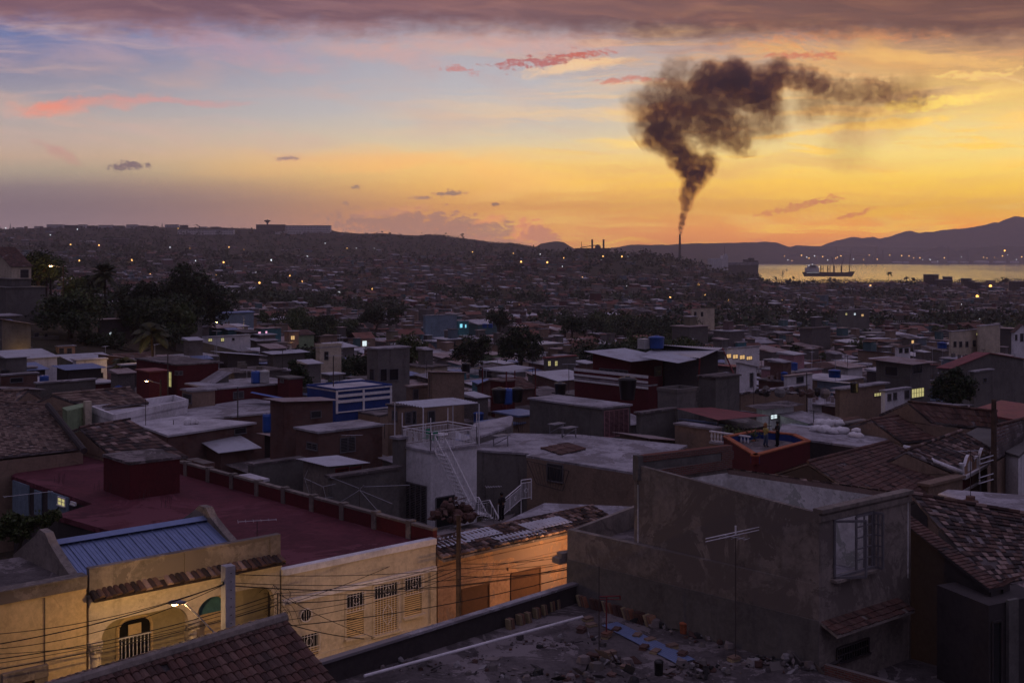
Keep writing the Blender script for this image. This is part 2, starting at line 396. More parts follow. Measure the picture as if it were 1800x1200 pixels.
# land cover
def land():
    m, nt, b, out = newmat('land cover'); p = pos(nt); a = nz(p, .03, 7, .65); f = nz(p, .3, 6, .7); k = nz(p, .008, 4)
    c = mixc(a.step(.4, .62), (.035, .04, .022), (.10, .075, .055)); c = mixc(f.step(.45, .7)*.6, c, (.02, .022, .016)); c = mixc(k.step(.45, .6)*.5, c, (.05, .045, .03))
    setc(nt, b.inputs['Base Color'], c); b.inputs['Roughness'].default_value = .95; b.inputs['Specular IOR Level'].default_value = .1; bump(nt, b, f+a*2, .8, 1.5); return m
land()
def watermat():
    m, nt, b, out = newmat('bay water'); p = pos(nt); x, y, z = sep(p)
    a = nz(comb(x*.03, y*.09), 1, 5, .6); f = nz(comb(x*.004, y*.0012), 1, 4)
    b.inputs['Base Color'].default_value = (.82, .80, .78, 1); b.inputs['Metallic'].default_value = .95
    nt.links.new(f.step(.35, .65, .1, .16).k, b.inputs['Roughness']); bump(nt, b, a, .5, .8); return m
watermat()

# ------------------------------------------------------------------ ground, hills, water
def ground():
    mb = MB(); xs = [-900+i*15 for i in range(241)]; ds = []
    d = 4.0
    while d < 7400: ds.append(d); d *= 1.052 if d < 1500 else 1.02
    ds.append(7400)
    mb.v = [((X-900)/F*D*(1 if D > 60 else 3-2*D/60), D if i else -200, gz(X, D)) for i, D in enumerate(ds) for X in xs]
    n = len(xs)
    for j in range(len(ds)-1):
        for i in range(n-1): mb.f.append((j*n+i, j*n+i+1, (j+1)*n+i+1, (j+1)*n+i)); mb.m.append(0)
    tag(mb.build('ground', MAT['land cover'], smooth=True), kind='structure')
    mb = MB(); mb.face([(-3600, 1500, 0), (6600, 1500, 0), (6600, 4700, 0), (-3600, 4700, 0)])
    tag(mb.build('water', MAT['bay water']), kind='structure')
ground()
def hill(prof, D, depth, seed, base=0, rough=1., nrow=9):
    mb = MB(); x0, x1 = prof[0][0], prof[-1][0]; n = int((x1-x0)/5)
    pts = []
    for j in range(nrow):
        t = (j-(nrow//2))/(nrow//2)                 # -1 front .. 1 back
        for i in range(n+1):
            X = x0+(x1-x0)*i/n; zt = H+(HY-interp(prof, X))/F*D
            DD = D+t*depth; x = (X-900)/F*D*(1+.0*t)
            k = (1-abs(t))**.9
            z = base+(zt-base)*k
            nn = noise.fractal((x/260, DD/260, seed), 1, 2, 5)*(zt-base)*.16*rough*(1-k)*min(1, 2*k+.2)
            ed = noise.fractal((x/60, DD/60, seed+5), 1, 2, 4)*D*.0006*rough
            pts.append((x, DD, z+nn+ed if abs(t) < 1 else base-6))
    mb.v = pts; w = n+1
    for j in range(nrow-1):
        for i in range(n): mb.f.append((j*w+i, j*w+i+1, (j+1)*w+i+1, (j+1)*w+i)); mb.m.append(0)
    return tag(mb.build('hill', MAT['land cover'], smooth=True), kind='structure')
hill([(925,450),(940,434),(950,428),(975,424.5),(990,425.5),(1002,432),(1012,438),(1030,450)], 3900, 260, 3, 4)
hill([(1040,450),(1075,435),(1110,430.5),(1180,430),(1200,428.5),(1250,427.5),(1300,427),(1345,425),(1365,425.5),(1376,430),(1386,434),(1420,437),(1470,440),(1520,445)], 5300, 420, 8, 4)
hill([(1350,446),(1400,431),(1440,433),(1500,433),(1560,434),(1640,436),(1700,434),(1900,434),(2400,436)], 5900, 300, 12, 4, .6)
hill([(1425,440),(1450,430),(1470,423),(1490,418),(1500,416.5),(1515,418.5),(1535,416),(1545,419.5),(1565,415),(1590,407.5),(1602,406.5),(1615,409),(1640,408),(1660,404),(1680,401.5),(1700,401),(1720,396.5),(1745,392),(1755,391.5),(1770,385),(1780,381),(1800,382),(1840,372),(1900,376),(2000,362),(2200,380),(2500,400)], 6800, 550, 21, 4, 1.4, 13)
hill([(1480,452),(1540,447),(1600,443),(1640,437),(1655,433),(1680,440),(1720,436),(1760,431.5),(1790,434),(1850,430),(1950,434),(2300,438)], 4950, 160, 31, 3)
hill([(1200,458),(1260,450),(1330,448),(1420,446),(1520,449),(1600,452),(1900,451),(2300,451)], 4800, 120, 41, 2, .5)

# ------------------------------------------------------------------ haze
mb = MB(); mb.box((-3900, -260, -8), (10800, 0, 0), (0, 7900, 0), (0, 0, 372))
m = bpy.data.materials.new('haze air'); m.use_nodes = True; nt = m.node_tree; nt.nodes.clear()
o_ = nt.nodes.new('ShaderNodeOutputMaterial'); pv = nt.nodes.new('ShaderNodeVolumePrincipled'); nt.links.new(pv.outputs[0], o_.inputs['Volume'])
pv.inputs['Color'].default_value = (.93, .82, .88, 1); pv.inputs['Density'].default_value = HAZE = 1.4e-4; pv.inputs['Anisotropy'].default_value = .45
tag(mb.build('haze', m), 'thin violet dusk haze hanging over the town and the bay', 'haze', kind='stuff')

# ------------------------------------------------------------------ smoke plume of the tall chimney
PD = 1700.0; PS = PD/F
BL = [(1195,412,4,4.),(1196,407,4.5,4.),(1196,401,5.5,3.5),(1198,393,7,2.8),(1200,381,9,1.9),(1204,366,11,1.2),(1207,350,15,1.1),(1212,332,19,1.1),(1220,316,24,1),(1238,296,25,.85),(1218,305,24,1.),(1243,283,22,.7),(1215,288,26,1.),(1208,268,24,.8),
 (1195,278,24,1),(1185,262,27,1.0),(1205,300,16,.8),(1162,238,36,.6),(1180,212,46,.8),(1222,216,40,.75),(1165,170,48,.6),(1128,185,42,.3),(1205,178,42,1.0),(1258,180,50,1.2),(1245,138,36,1.6),(1290,134,38,1.7),(1318,158,44,1.5),(1365,134,32,1.3),(1350,170,36,1.0),
 (1270,222,42,.6),(1298,240,38,.6),(1345,205,52,.5),(1410,138,30,1.0),(1440,152,28,.9),(1478,156,28,.5),(1520,158,30,.36),(1543,160,30,.34),(1565,163,34,.28),(1610,170,26,.18),(1430,180,44,.35),(1500,190,52,.25),(1570,195,56,.12),(1610,160,40,.12),(1640,180,34,.07),(1490,255,60,.09),(1190,128,34,.35),(1150,215,40,.6),(1168,245,36,.7),(1130,235,36,.25),(1250,238,36,.6),(1312,262,26,.3)]
def smoke():
    out2 = [(1191,414),(1201,414),(1216,385),(1235,345),(1262,325),(1285,285),(1340,280),(1380,262),(1440,315),(1540,320),(1570,250),(1650,232),(1668,160),(1600,112),(1500,108),(1420,92),(1340,80),(1240,80),(1180,78),(1130,120),(1075,150),(1085,225),(1130,285),(1168,325),(1180,370)]
    mb = MB(); n = len(out2)
    dep = []
    for X, Y in out2: dep.append(14 if Y > 380 else 45 if Y > 300 else 62)
    fr = [P(X, Y, PD)+Vector((0, -dp, 0)) for (X, Y), dp in zip(out2, dep)]; ba = [P(X, Y, PD)+Vector((0, dp, 0)) for (X, Y), dp in zip(out2, dep)]
    k = mb.vs(fr+ba)
    for i in range(n): j = (i+1) % n; mb.f.append((k+i, k+j, k+n+j, k+n+i)); mb.m.append(0)
    from mathutils.geometry import tessellate_polygon
    for t in tessellate_polygon([[Vector((X, Y, 0)) for X, Y in out2]]):
        mb.f.append((k+t[0], k+t[1], k+t[2])); mb.f.append((k+n+t[2], k+n+t[1], k+n+t[0])); mb.m += [0, 0]
    m = bpy.data.materials.new('smoke'); m.use_nodes = True; nt = m.node_tree; nt.nodes.clear(); S.nt = nt
    o_ = nt.nodes.new('ShaderNodeOutputMaterial'); pv = nt.nodes.new('ShaderNodeVolumePrincipled'); nt.links.new(pv.outputs[0], o_.inputs['Volume'])
    p = pos(nt); x, y, z = sep(p)
    X = x*(1/PS)+900; Z = (H-z)*(1/PS)+HY; Yd = (y-PD)*(1/PS)      # plume space, one unit 0.85 m
    def V(sx, o): return comb(X*sx, Z*sx, Yd*sx+o)
    n1 = nz(V(.022, 0), 1, 2, .5, col=True); n1b = nz(V(.07, 4), 1, 5, .62, col=True)
    a = sep(n1); b2 = sep(n1b)
    amp = Z.step(405, 250, 3, 36, 'LINEAR'); amp2 = Z.step(405, 230, 5, 38, 'LINEAR')
    Xw = X+(a[0]-.5)*amp+(b2[0]-.5)*amp2; Zw = Z+(a[1]-.5)*amp+(b2[1]-.5)*amp2; Yw = Yd+(a[2]-.5)*amp+(b2[2]-.5)*amp2
    pw = comb(Xw, Zw, Yw); tot = None
    for X_, Y_, r, w in BL:
        vd = nt.nodes.new('ShaderNodeVectorMath'); vd.operation = 'DISTANCE'; nt.links.new(pw, vd.inputs[0]); vd.inputs[1].default_value = (X_, Y_, 0)
        q = S(vd.outputs['Value']).step(r*1.12, r*.45, 0, w*(34/(r+14)))
        tot = q if tot is None else tot+q
    f = nz(V(.085, 9), 1, 6, .64)
    dens = tot*f.step(.33, .6, .12, 1.0)*.24
    nt.links.new(dens.k, pv.inputs['Density'])
    pv.inputs['Color'].default_value = (.15, .135, .165, 1); pv.inputs['Absorption Color'].default_value = (.58, .42, .28, 1); pv.inputs['Anisotropy'].default_value = .2
    m.cycles.volume_step_rate = .35
    tag(mb.build('smoke_plume', m), 'dark brown smoke plume rising from the tall chimney and bending right', 'smoke plume', kind='stuff')
smoke()
# ------------------------------------------------------------------ material set
plaster('concrete', (.15,.14,.13), (.045,.04,.04)); plaster('old plaster', (.27,.23,.20), (.06,.052,.047), patch=(.16,.135,.12), amount=.8, streak=.7)
plaster('cream wall', (.58,.50,.38), (.2,.16,.11), amount=.5, streak=.45); plaster('yellow wall', (.60,.45,.24), (.26,.18,.09), amount=.4, streak=.4)
plaster('white wall', (.72,.70,.72), (.24,.22,.22), amount=.4, streak=.4); plaster('pale blue wall', (.20,.27,.34), (.08,.1,.12))
plaster('teal wall', (.07,.19,.22), (.04,.09,.1)); plaster('pink wall', (.42,.22,.24), (.12,.07,.07)); plaster('red wall', (.11,.018,.022), (.06,.015,.016), streak=.3); plaster('olive wall', (.36,.30,.18), (.14,.11,.06), amount=.3, streak=.2)
plaster('tan wall', (.27,.19,.14), (.11,.08,.06)); plaster('green wall', (.25,.33,.19), (.08,.1,.06)); plaster('dark wall', (.06,.05,.05), (.03,.03,.03))
plaster('orange wall', (.44,.27,.17), (.13,.08,.06), patch=(.27,.19,.15), amount=.6, streak=.6); plaster('stained wall', (.18,.165,.155), (.03,.027,.025), streak=1., amount=.4)
plaster('inner wall', (.8,.77,.75), (.26,.25,.23), amount=.7, patch=(.44,.45,.41)); plaster('blue paint', (.02,.05,.22), (.02,.04,.12)); plaster('terracotta paint', (.42,.13,.06), (.2,.07,.04))
brick('brick wall', (.20,.075,.055), (.12,.05,.04), (.15,.13,.12)); brick('block wall', (.19,.17,.16), (.15,.135,.13), (.09,.08,.075), .42, .21, .02)
plaster('roof concrete', (.42,.40,.43), (.07,.06,.065), amount=.8, streak=0, sc=.8, bs=.5, patch=(.22,.20,.21)); plaster('dark roof', (.13,.11,.11), (.03,.025,.025), amount=.9, streak=0, sc=1.2, patch=(.22,.19,.19), bs=.8)
plaster('red roof', (.12,.028,.04), (.05,.014,.022), amount=.8, streak=0, sc=.5, patch=(.15,.045,.06)); plaster('white roof', (.56,.54,.57), (.16,.14,.15), amount=.65, streak=0)
metal('tin', (.52,.53,.58), amount=.3); metal('blue tin', (.2,.26,.44), amount=.12, rough=.38); metal('rusty tin', (.36,.29,.28), (.15,.05,.03), .85, .55, .35); metal('red tin', (.26,.07,.07), (.09,.04,.03), .5, .55, .25)
metal('pipe metal', (.5,.5,.54), amount=.1, rough=.35); metal('dark metal', (.08,.07,.07), amount=.5, rough=.5)
isle('clay tile', [(.12,.06,.048),(.14,.07,.055),(.10,.05,.04),(.17,.10,.08),(.07,.038,.032),(.13,.075,.062)], moss=(.04,.035,.032), am=.45)
isle('pale tile', [(.22,.15,.12),(.27,.19,.15),(.18,.12,.10),(.09,.06,.05),(.33,.25,.2)], moss=(.06,.05,.045), am=.6)
isle('dark tile', [(.06,.038,.034),(.10,.055,.045),(.035,.024,.022),(.15,.09,.07),(.30,.21,.18)], moss=(.02,.018,.017), am=.5)
isle('stacked tile', [(.30,.13,.08),(.36,.2,.12),(.42,.34,.2),(.22,.10,.07),(.25,.17,.13)], am=.25)
isle('rubble', [(.16,.14,.13),(.07,.06,.06),(.24,.2,.19),(.10,.05,.04),(.32,.3,.3),(.03,.03,.03)], am=.3)
plain('dark glass', (.02,.022,.026), .18, .6, 0, .1); plain('void', (.012,.011,.012), .9, .1, 0, .2); plain('wood', (.12,.06,.035), .7, .25); plain('white paint', (.8,.78,.8), .5, .3); plain('grey paint', (.22,.21,.23), .6, .3); plain('frame paint', (.17,.16,.17), .7, .25)
plain('black plastic', (.018,.017,.018), .38, .5); plain('blue plastic', (.02,.09,.38), .38, .5); plain('white plastic', (.55,.54,.52), .45, .4); plain('sack cloth', (.78,.76,.77), .85, .2)
plain('cable', (.012,.012,.012), .6, .3); plain('wood pole', (.10,.07,.055), .9, .15, 0, .5, 2); plain('concrete pole', (.42,.41,.43), .8, .2, 0, .3, 3); plain('maroon paint', (.20,.035,.035), .6, .3); plain('green cloth', (.02,.22,.12), .8, .2)
plain('bark', (.07,.055,.045), .95, .1, 0, .5, 1.5); plain('skin', (.20,.10,.06), .55, .3); plain('dark cloth', (.016,.015,.02), .85, .15); plain('yellow cloth', (.42,.36,.12), .85, .15); plain('denim', (.10,.13,.2), .85, .15); plain('hair', (.012,.009,.008), .6, .3); plain('blond hair', (.30,.15,.06), .6, .3)
leafy('leaves', (.012,.02,.008), (.03,.048,.018), (.05,.075,.025)); leafy('yellow leaves', (.035,.05,.015), (.07,.10,.03), (.11,.14,.04)); leafy('palm leaves', (.015,.022,.01), (.04,.05,.02), (.08,.075,.03))
AMB = (1., .58, .22)
glow('lamp glass', (1., .55, .16), 60); glow('lit warm', (1., .6, .22), .7, False); glow('lit yellow', (.9, .8, .30), .5, False); glow('lit white', (.8, .95, 1.), .9, False); glow('lit pink', (1., .5, .75), .9, False); glow('lit cyan', (.25, .8, 1.), .9, False)
glow('far lamp', (1., .50, .13), 2.6, False); glow('far white lamp', (.85, .92, 1.), 1.8, False); glow('far bright lamp', (1., .45, .08), 5, False)
W = lambda k: MAT[k]

# ------------------------------------------------------------------ building kit
A1, A2 = math.radians(40), math.radians(133)
U0 = Vector((math.cos(A1), math.sin(A1))); N0 = Vector((math.cos(A2), math.sin(A2)))
HB = []; FOOT = []                                      # (x, y, radius) already taken
def v3(p, z): return Vector((p[0], p[1], z))
def bar(mb, p, q, nrm, w, t, mi=0):            # flat bar from p to q, w wide in the wall plane, t proud of it
    p, q = Vector(p), Vector(q); d = (q-p).normalized(); s = d.cross(nrm).normalized()*w
    mb.box(p-s/2-nrm*.03, q-p, s, nrm*(t+.03), mi)
def opening(root, A, B, z0, z1, nrm, kind='dark', lod=0, trim='white paint'):
    a, b = Vector((A[0], A[1], 0)), Vector((B[0], B[1], 0)); n = Vector((nrm[0], nrm[1], 0)); d = (b-a); w = d.length
    if w < .05: return
    up = Vector((0, 0, 1)); q = lambda u, z: a+d*u+up*z
    pane = {'lit': 'lit warm', 'yellow': 'lit yellow', 'whitelit': 'lit white', 'pinklit': 'lit pink', 'cyanlit': 'lit cyan'}.get(kind)
    isdoor = kind == 'door'
    if lod:
        mb = MB(); mb.box(a+up*z0-n*.02, d, up*(z1-z0), n*.06)
        mb.build('door' if isdoor else 'window', W(pane or {'louver': 'grey paint', 'door': 'wood', 'wlouver': 'white paint'}.get(kind, 'void')), root); return
    mb = MB(); e = .07
    for u in (0, 1): bar(mb, q(u, z0), q(u, z1), n, e, .06)
    bar(mb, q(0, z1), q(1, z1), n, e, .07)
    if not isdoor: bar(mb, q(0, z0)-d*.03, q(1, z0)+d*.03, n, e, .12)
    if kind in ('louver', 'wlouver'):
        k = max(3, int((z1-z0)/.11))
        for i in range(k):
            z = lerp(z0, z1, (i+.5)/k); mb.box(a+up*(z-.035)+n*.02, d, up*.07+n*.03, n*.012)
        for i in range(1, max(1, int(w/.55))+0): bar(mb, q(i/max(1, int(w/.55)), z0), q(i/max(1, int(w/.55)), z1), n, .06, .065)
    if kind == 'grille' or kind in ('lit', 'yellow', 'whitelit'):
        k = max(2, int(w/(.14 if kind == 'grille' else .5)))
        for i in range(1, k): bar(mb, q(i/k, z0), q(i/k, z1), n, .02 if kind == 'grille' else .04, .05)
        bar(mb, q(0, (z0+z1)/2), q(1, (z0+z1)/2), n, .03, .055)
    win = mb.build('door' if isdoor else 'window', W('wood' if isdoor else trim), root)
    pb = MB(); pb.box(a+up*z0-n*.02, d, up*(z1-z0), n*.03)
    pb.build('panel' if isdoor else 'pane', W('wood' if isdoor else pane or 'dark glass'), win)
def corr(mb, a, b, c, d, pitch=.25, amp=.02, mi=0):      # corrugated sheet, ribs run a->d
    a, b, c, d = map(Vector, (a, b, c, d)); n = (b-a).cross(d-a).normalized()
    if n.z < 0: n = -n
    k = max(2, int((b-a).length/pitch))*4; pts = []
    for i in range(k+1):
        o = n*amp*(0, 1, 0, -1)[i % 4]
        pts += [a+(b-a)*i/k+o, d+(c-d)*i/k+o]
    s = mb.vs(pts+[p-n*.012 for p in pts]); m = 2*(k+1)
    for i in range(k):
        q = s+2*i; mb.f += [(q, q+2, q+3, q+1), (q+m, q+m+1, q+m+3, q+m+2), (q, q+m, q+m+2, q+2), (q+1, q+3, q+3+m, q+1+m)]; mb.m += [mi]*4
def slab(mb, pts, t, mi=0):
    pts = [Vector(p) for p in pts]; n = len(pts); k = mb.vs(pts+[p-Vector((0, 0, t)) for p in pts])
    mb.f.append(tuple(k+i for i in range(n))); mb.f.append(tuple(k+n+i for i in range(n))[::-1]); mb.m += [mi, mi]
    for i in range(n): j = (i+1) % n; mb.f.append((k+j, k+i, k+n+i, k+n+j)); mb.m.append(mi)
TR = random.Random(5)
def tiles(mb, a, b, c, d, w=.3, l=.38, kind='flat', miss=.02, jit=1.):  # a-b ridge, d-c eave
    a, b, c, d = map(Vector, (a, b, c, d)); nrm = (b-a).cross(d-a)
    if nrm.length < 1e-6: nrm = (c-d).cross(d-a)
    nrm = nrm.normalized()
    if nrm.z < 0: nrm = -nrm
    nu = max(1, int(max((b-a).length, (c-d).length)/w)); nv = max(1, int((d-a).length/l))
    q = lambda u, v: (a+(b-a)*u)*(1-v)+(d+(c-d)*u)*v
    for j in range(nv):
        for i in range(nu):
            if TR.random() < miss: continue
            u0, u1 = i/nu, (i+1)/nu; v0, v1 = j/nv, min(1, (j+1.12)/nv); s = (TR.random()-.5)*.12/nu*jit; v1 += (TR.random()-.5)*.15/nv*jit
            p0, p1, p2, p3 = q(u0+s, v0), q(u1+s, v0), q(u1+s, v1), q(u0+s, v1); h = nrm*(.02+TR.random()*.015*jit)
            if kind == 'flat':
                e = (p1-p0)*.04
                k = mb.vs([p0+e, p1-e, p2-e+h*1.6, p3+e+h*1.6, p2-e-h*.2, p3+e-h*.2])
                mb.f += [(k, k+1, k+2, k+3), (k+3, k+2, k+4, k+5)]; mb.m += [0, 0]
            else:
                ww = (p1-p0).length*.55; k = len(mb.v); m0, m1 = (p0+p1)/2, (p2+p3)/2+nrm*.025; sx = (p1-p0).normalized()
                for mm, r in ((m0, .9), (m1, 1.08)):
                    for t in range(6):
                        th = math.pi*t/5; mb.v.append(tuple(mm+sx*math.cos(th)*ww*r+nrm*math.sin(th)*ww*r*.8))
                for t in range(5): mb.f.append((k+t, k+t+1, k+7+t, k+6+t)); mb.m.append(0)
                mb.f.append(tuple(k+6+t for t in range(6))); mb.m.append(0)
def tile_plane(root, quad, mat='clay tile', w=.3, l=.38, kind='flat', miss=.02, name='roof', under='dark roof', ridge=True, t=.12):
    quad = [Vector(p) for p in quad]; mb = MB(); ub = lambda i, j, dz: (lerp(quad[0], quad[1], i/8)*(1-j/8)+lerp(quad[3], quad[2], i/8)*(j/8))-Vector((0, 0, dz))
    for i in range(8):
        for j in range(8): mb.face([ub(i, j, .035), ub(i+1, j, .035), ub(i+1, j+1, .035), ub(i, j+1, .035)])
    for e0, e1 in (((0, 0), (8, 0)), ((8, 0), (8, 8)), ((8, 8), (0, 8)), ((0, 8), (0, 0))): mb.face([ub(*e0, .035), ub(*e1, .035), ub(*e1, .035+t), ub(*e0, .035+t)])
    n = len(mb.f); tiles(mb, *quad, w=w, l=l, kind=kind, miss=miss)
    if ridge:
        a, b = quad[:2]; k = max(1, int((b-a).length/.4))
        for i in range(k): mb.tube([lerp(a, b, i/k)+Vector((0, 0, .03)), lerp(a, b, (i+1.1)/k)+Vector((0, 0, .05))], .1, 6)
    mb.m = [1]*n+[0]*(len(mb.f)-n)
    return mb.build(name, [W(mat), W(under)], root)
def house(label, c, a, b, zb, h, wm='concrete', rm='roof concrete', roof='flat', wins=(), U=U0, N=N0, name='house', cat='house', group=None, par=.5, lod=0, slope=.16, over=.15, trim='frame paint', top=None, foot=True):
    c = Vector(c); U = Vector(U).normalized(); N = Vector(N).normalized(); pts = [c, c+U*a, c+U*a+N*b, c+N*b]; zt = zb+h
    ctr = sum(pts, Vector((0, 0)))/4
    root = thing(name, label, cat, (ctr.x, ctr.y, zb), group)
    if foot: FOOT.append((ctr.x, ctr.y, math.hypot(a, b)*.5))
    mb = MB(); rb = MB(); ov = lambda o: [c-U*o-N*o, c+U*(a+o)-N*o, c+U*(a+o)+N*(b+o), c-U*o+N*(b+o)]
    if roof in ('flat', 'par', 'open'):
        mb.prism(pts, zb-1.5, zt-.16 if roof != 'open' else zt, top=False if roof != 'open' else None, bottom=False)
        o = ov(.03 if roof == 'par' else over)
        if roof != 'open': rb.prism(o, zt-.16, zt)
        if roof == 'par':
            pb = MB(); i4 = ov(-.12); o4 = ov(.06)
            for i in range(4):
                j = (i+1) % 4; pb.prism([o4[i], o4[j], i4[j], i4[i]], zt+.002, zt+par)
            pb.build('parapet', W(wm), root)
    elif roof in ('tin', 'tinu'):
        hi = b*slope if roof == 'tin' else a*slope
        zs = [zt, zt, zt+hi, zt+hi] if roof == 'tin' else [zt+hi, zt, zt, zt+hi]
        mb.prism(pts, zb-1.5, zs, bottom=False); o = ov(over+.15); k = (over+.15)*slope
        z2 = [zt-k, zt-k, zt+hi+k, zt+hi+k] if roof == 'tin' else [zt+hi+k, zt-k, zt-k, zt+hi+k]
        q = [v3(p, z+.06) for p, z in zip(o, z2)]
        if lod: slab(rb, q, .05)
        elif roof == 'tin': corr(rb, q[3], q[2], q[1], q[0])
        else: corr(rb, q[0], q[3], q[2], q[1])
    elif roof in ('gable', 'gableu'):             # ridge along U, or along N
        rise = (b if roof == 'gable' else a)*.5*(slope+.22)
        mb.prism(pts, zb-1.5, zt, bottom=False, top=False)
        if roof == 'gable': e = [(pts[0], pts[3]), (pts[1], pts[2])]
        else: e = [(pts[0], pts[1]), (pts[3], pts[2])]
        for p, q in e: mb.face([v3(p, zt), v3(q, zt), v3((p+q)/2, zt+rise)])
        o = ov(.25); k = .25*rise/((b if roof == 'gable' else a)*.5)
        if roof == 'gable': r0, r1 = (o[0]+o[3])/2, (o[1]+o[2])/2; sl = [(r0, r1, o[1], o[0]), (r1, r0, o[3], o[2])]
        else: r0, r1 = (o[0]+o[1])/2, (o[3]+o[2])/2; sl = [(r0, r1, o[3], o[0]), (r1, r0, o[1], o[2])]
        for p, q, s_, t_ in sl:
            quad = [v3(p, zt+rise+.08), v3(q, zt+rise+.08), v3(s_, zt-k+.08), v3(t_, zt-k+.08)]
            slab(rb, quad, .08, 1)
            if 'tile' in rm: tiles(rb, *quad, w=.5 if lod else .33, l=.5 if lod else .38, miss=.03)
            elif not lod: corr(rb, *[x+Vector((0, 0, .03)) for x in quad])
    w = mb.build('wall', W(wm), root)
    if rb.f: rb.build('roof', [W(rm), W('dark roof' if 'tile' in rm else rm)], root)
    for wi in wins:
        face, s0, s1, z0, z1, kind = wi
        if face == 'R': A, B, n = c+U*s0, c+U*s1, Vector((U.y, -U.x))
        else: A, B, n = c+N*s0, c+N*s1, Vector((-N.y, N.x))
        if n.dot(Vector((ctr.x, ctr.y))-A) > 0: n = -n
        opening(root, A, B, z0, z1, n, kind, lod, trim)
    root['_r'] = 0; del root['_r']
    return root, pts, zt
def span(c, d, X):       # distance from c along d to the vertical plane through column X
    t = (X-900)/F; k = d[0]-t*d[1]
    return (t*c[1]-c[0])/k
def bx(label, Xl, Xc, Xr, Yt, Yb, wm='concrete', rm='roof concrete', roof='flat', wins=(), D=None, ang=0, **k):
    HB.append((Xl, Xr, Yt, Yb, D or 0)); U = Vector((math.cos(A1+ang), math.sin(A1+ang))); N = Vector((math.cos(A2+ang), math.sin(A2+ang)))
    D = D or solve_ground(Xc, Yb); c = Vector(((Xc-900)/F*D, D)); zb = min(gz(Xc, D), H-(Yb-HY)/F*D); zt = H-(Yt-HY)/F*D
    a = max(.5, span(c, U, Xr)); b = max(.5, min(span(c, N, Xl), 30)); ws = []
    for X0, Y0, X1, Y1, kind in wins:
        d, fc = (U, 'R') if (X0+X1)/2 > Xc else (N, 'L')
        s0, s1 = span(c, d, X0), span(c, d, X1); p = c+d*((s0+s1)/2)
        ws.append((fc, s0, s1, H-(Y1-HY)/F*p.y, H-(Y0-HY)/F*p.y, kind))
    return house(label, c, a, b, zb, zt-zb, wm, rm, roof, ws, U, N, **k)
def flat(label, px, zt, zb, wm='concrete', rm='roof concrete', wins=(), name='house', cat='house', over=.04, par=0, t=.16, walls=True, foot=True, parmat=None, skip=()):
    pts = [Pz(X, Y, zt) for X, Y in px]; p2 = [Vector((p.x, p.y)) for p in pts]; n = len(p2); ctr = sum(p2, Vector((0, 0)))/n
    root = thing(name, label, cat, (ctr.x, ctr.y, zb))
    if foot:
        FOOT.append((ctr.x, ctr.y, max((p-ctr).length for p in p2)*.8))
    if walls: mb = MB(); mb.prism(p2, zb-1, zt-t, top=False, bottom=False); mb.build('wall', W(wm), root)
    rb = MB(); rb.prism([p+(p-ctr).normalized()*over for p in p2], zt-t, zt); rb.build('roof', W(rm), root)
    if par:
        pb = MB()
        for i in range(n):
            if i in skip: continue
            A, B = p2[i], p2[(i+1) % n]; d = (B-A).normalized(); m = Vector((-d.y, d.x))*.16
            if m.dot(ctr-A) < 0: m = -m
            e = m.normalized()*over*1.2; pb.prism([A-e-d*.05, B-e+d*.05, B+m+d*.05, A+m-d*.05], zt+.002, zt+par)
        pb.build('parapet', W(parmat or wm), root)
    for wi in wins: wedge(root, p2, ctr, wi)
    return root, p2, ctr
def wedge(root, p2, ctr, wi, trim='frame paint'):
    i, X0, Y0, X1, Y1, kind = wi; A, B = p2[i], p2[(i+1) % len(p2)]; d = (B-A).normalized(); n = Vector((d.y, -d.x))
    if n.dot(ctr-A) > 0: n = -n
    s0, s1 = span(A, d, X0), span(A, d, X1); q0, q1 = A+d*s0, A+d*s1; D = (q0.y+q1.y)/2
    opening(root, q0, q1, H-(Y1-HY)/F*D, H-(Y0-HY)/F*D, n, kind, 0, trim)

# ------------------------------------------------------------------ small things
def tank(label, p, r, h, col='blue plastic', group=None, taper=1.12, name='water_tank'):
    root = thing(name, label, 'water tank', p, group); mb = MB()
    mb.tube_z(p, [(r/taper, 0), (r/taper*1.01, h*.1), (r*.98, h*.88), (r*1.04, h*.9), (r*1.04, h*.94), (r*.96, h*.95)], 20, 0); mb.build('body', W(col), root, True)
    lb = MB(); lb.tube_z((p[0], p[1], p[2]+h*.95), [(r*.97, 0), (r*.85, h*.05), (r*.4, h*.1), (r*.3, h*.1), (r*.3, h*.14), (.01, h*.145)], 20, 0); lb.build('lid', W(col), root, True)
    return root
def drum(label, p, r, h, col='blue plastic', group=None):
    root = thing('water_drum', label, 'drum', p, group); mb = MB()
    pr = [(r*.96, 0)]
    for k in range(1, 7): pr += [(r, h*k/7-.03), (r*1.03, h*k/7), (r, h*k/7+.03)]
    mb.tube_z(p, pr+[(r*.96, h)], 16, 0); mb.build('body', W(col), root, True)
    lb = MB(); lb.tube_z((p[0], p[1], p[2]+h), [(r*.9, 0), (r*.9, .03), (r*.2, .03), (r*.2, .07)], 16, 0); lb.build('lid', W(col), root)
def yagi(label, base, top, ang, n=5, L_=.9, el=1.1, group=None, tilt=0, mat='pipe metal', name='antenna'):
    root = thing(name, label, 'antenna', base, group); mb = MB(); mb.tube([base, top], .018, 6); mb.build('mast', W('dark metal'), root)
    d = Vector((math.cos(ang), math.sin(ang), tilt)); s = Vector((-math.sin(ang), math.cos(ang), 0)); top = Vector(top)
    mb = MB(); mb.tube([top-d*L_/2, top+d*L_/2], .016, 5)
    for i in range(n):
        c = top+d*L_*(i/(n-1)-.5); e = el*(1-.45*i/(n-1)); mb.tube([c-s*e/2, c+s*e/2], .009, 5)
    mb.build('elements', W(mat), root)
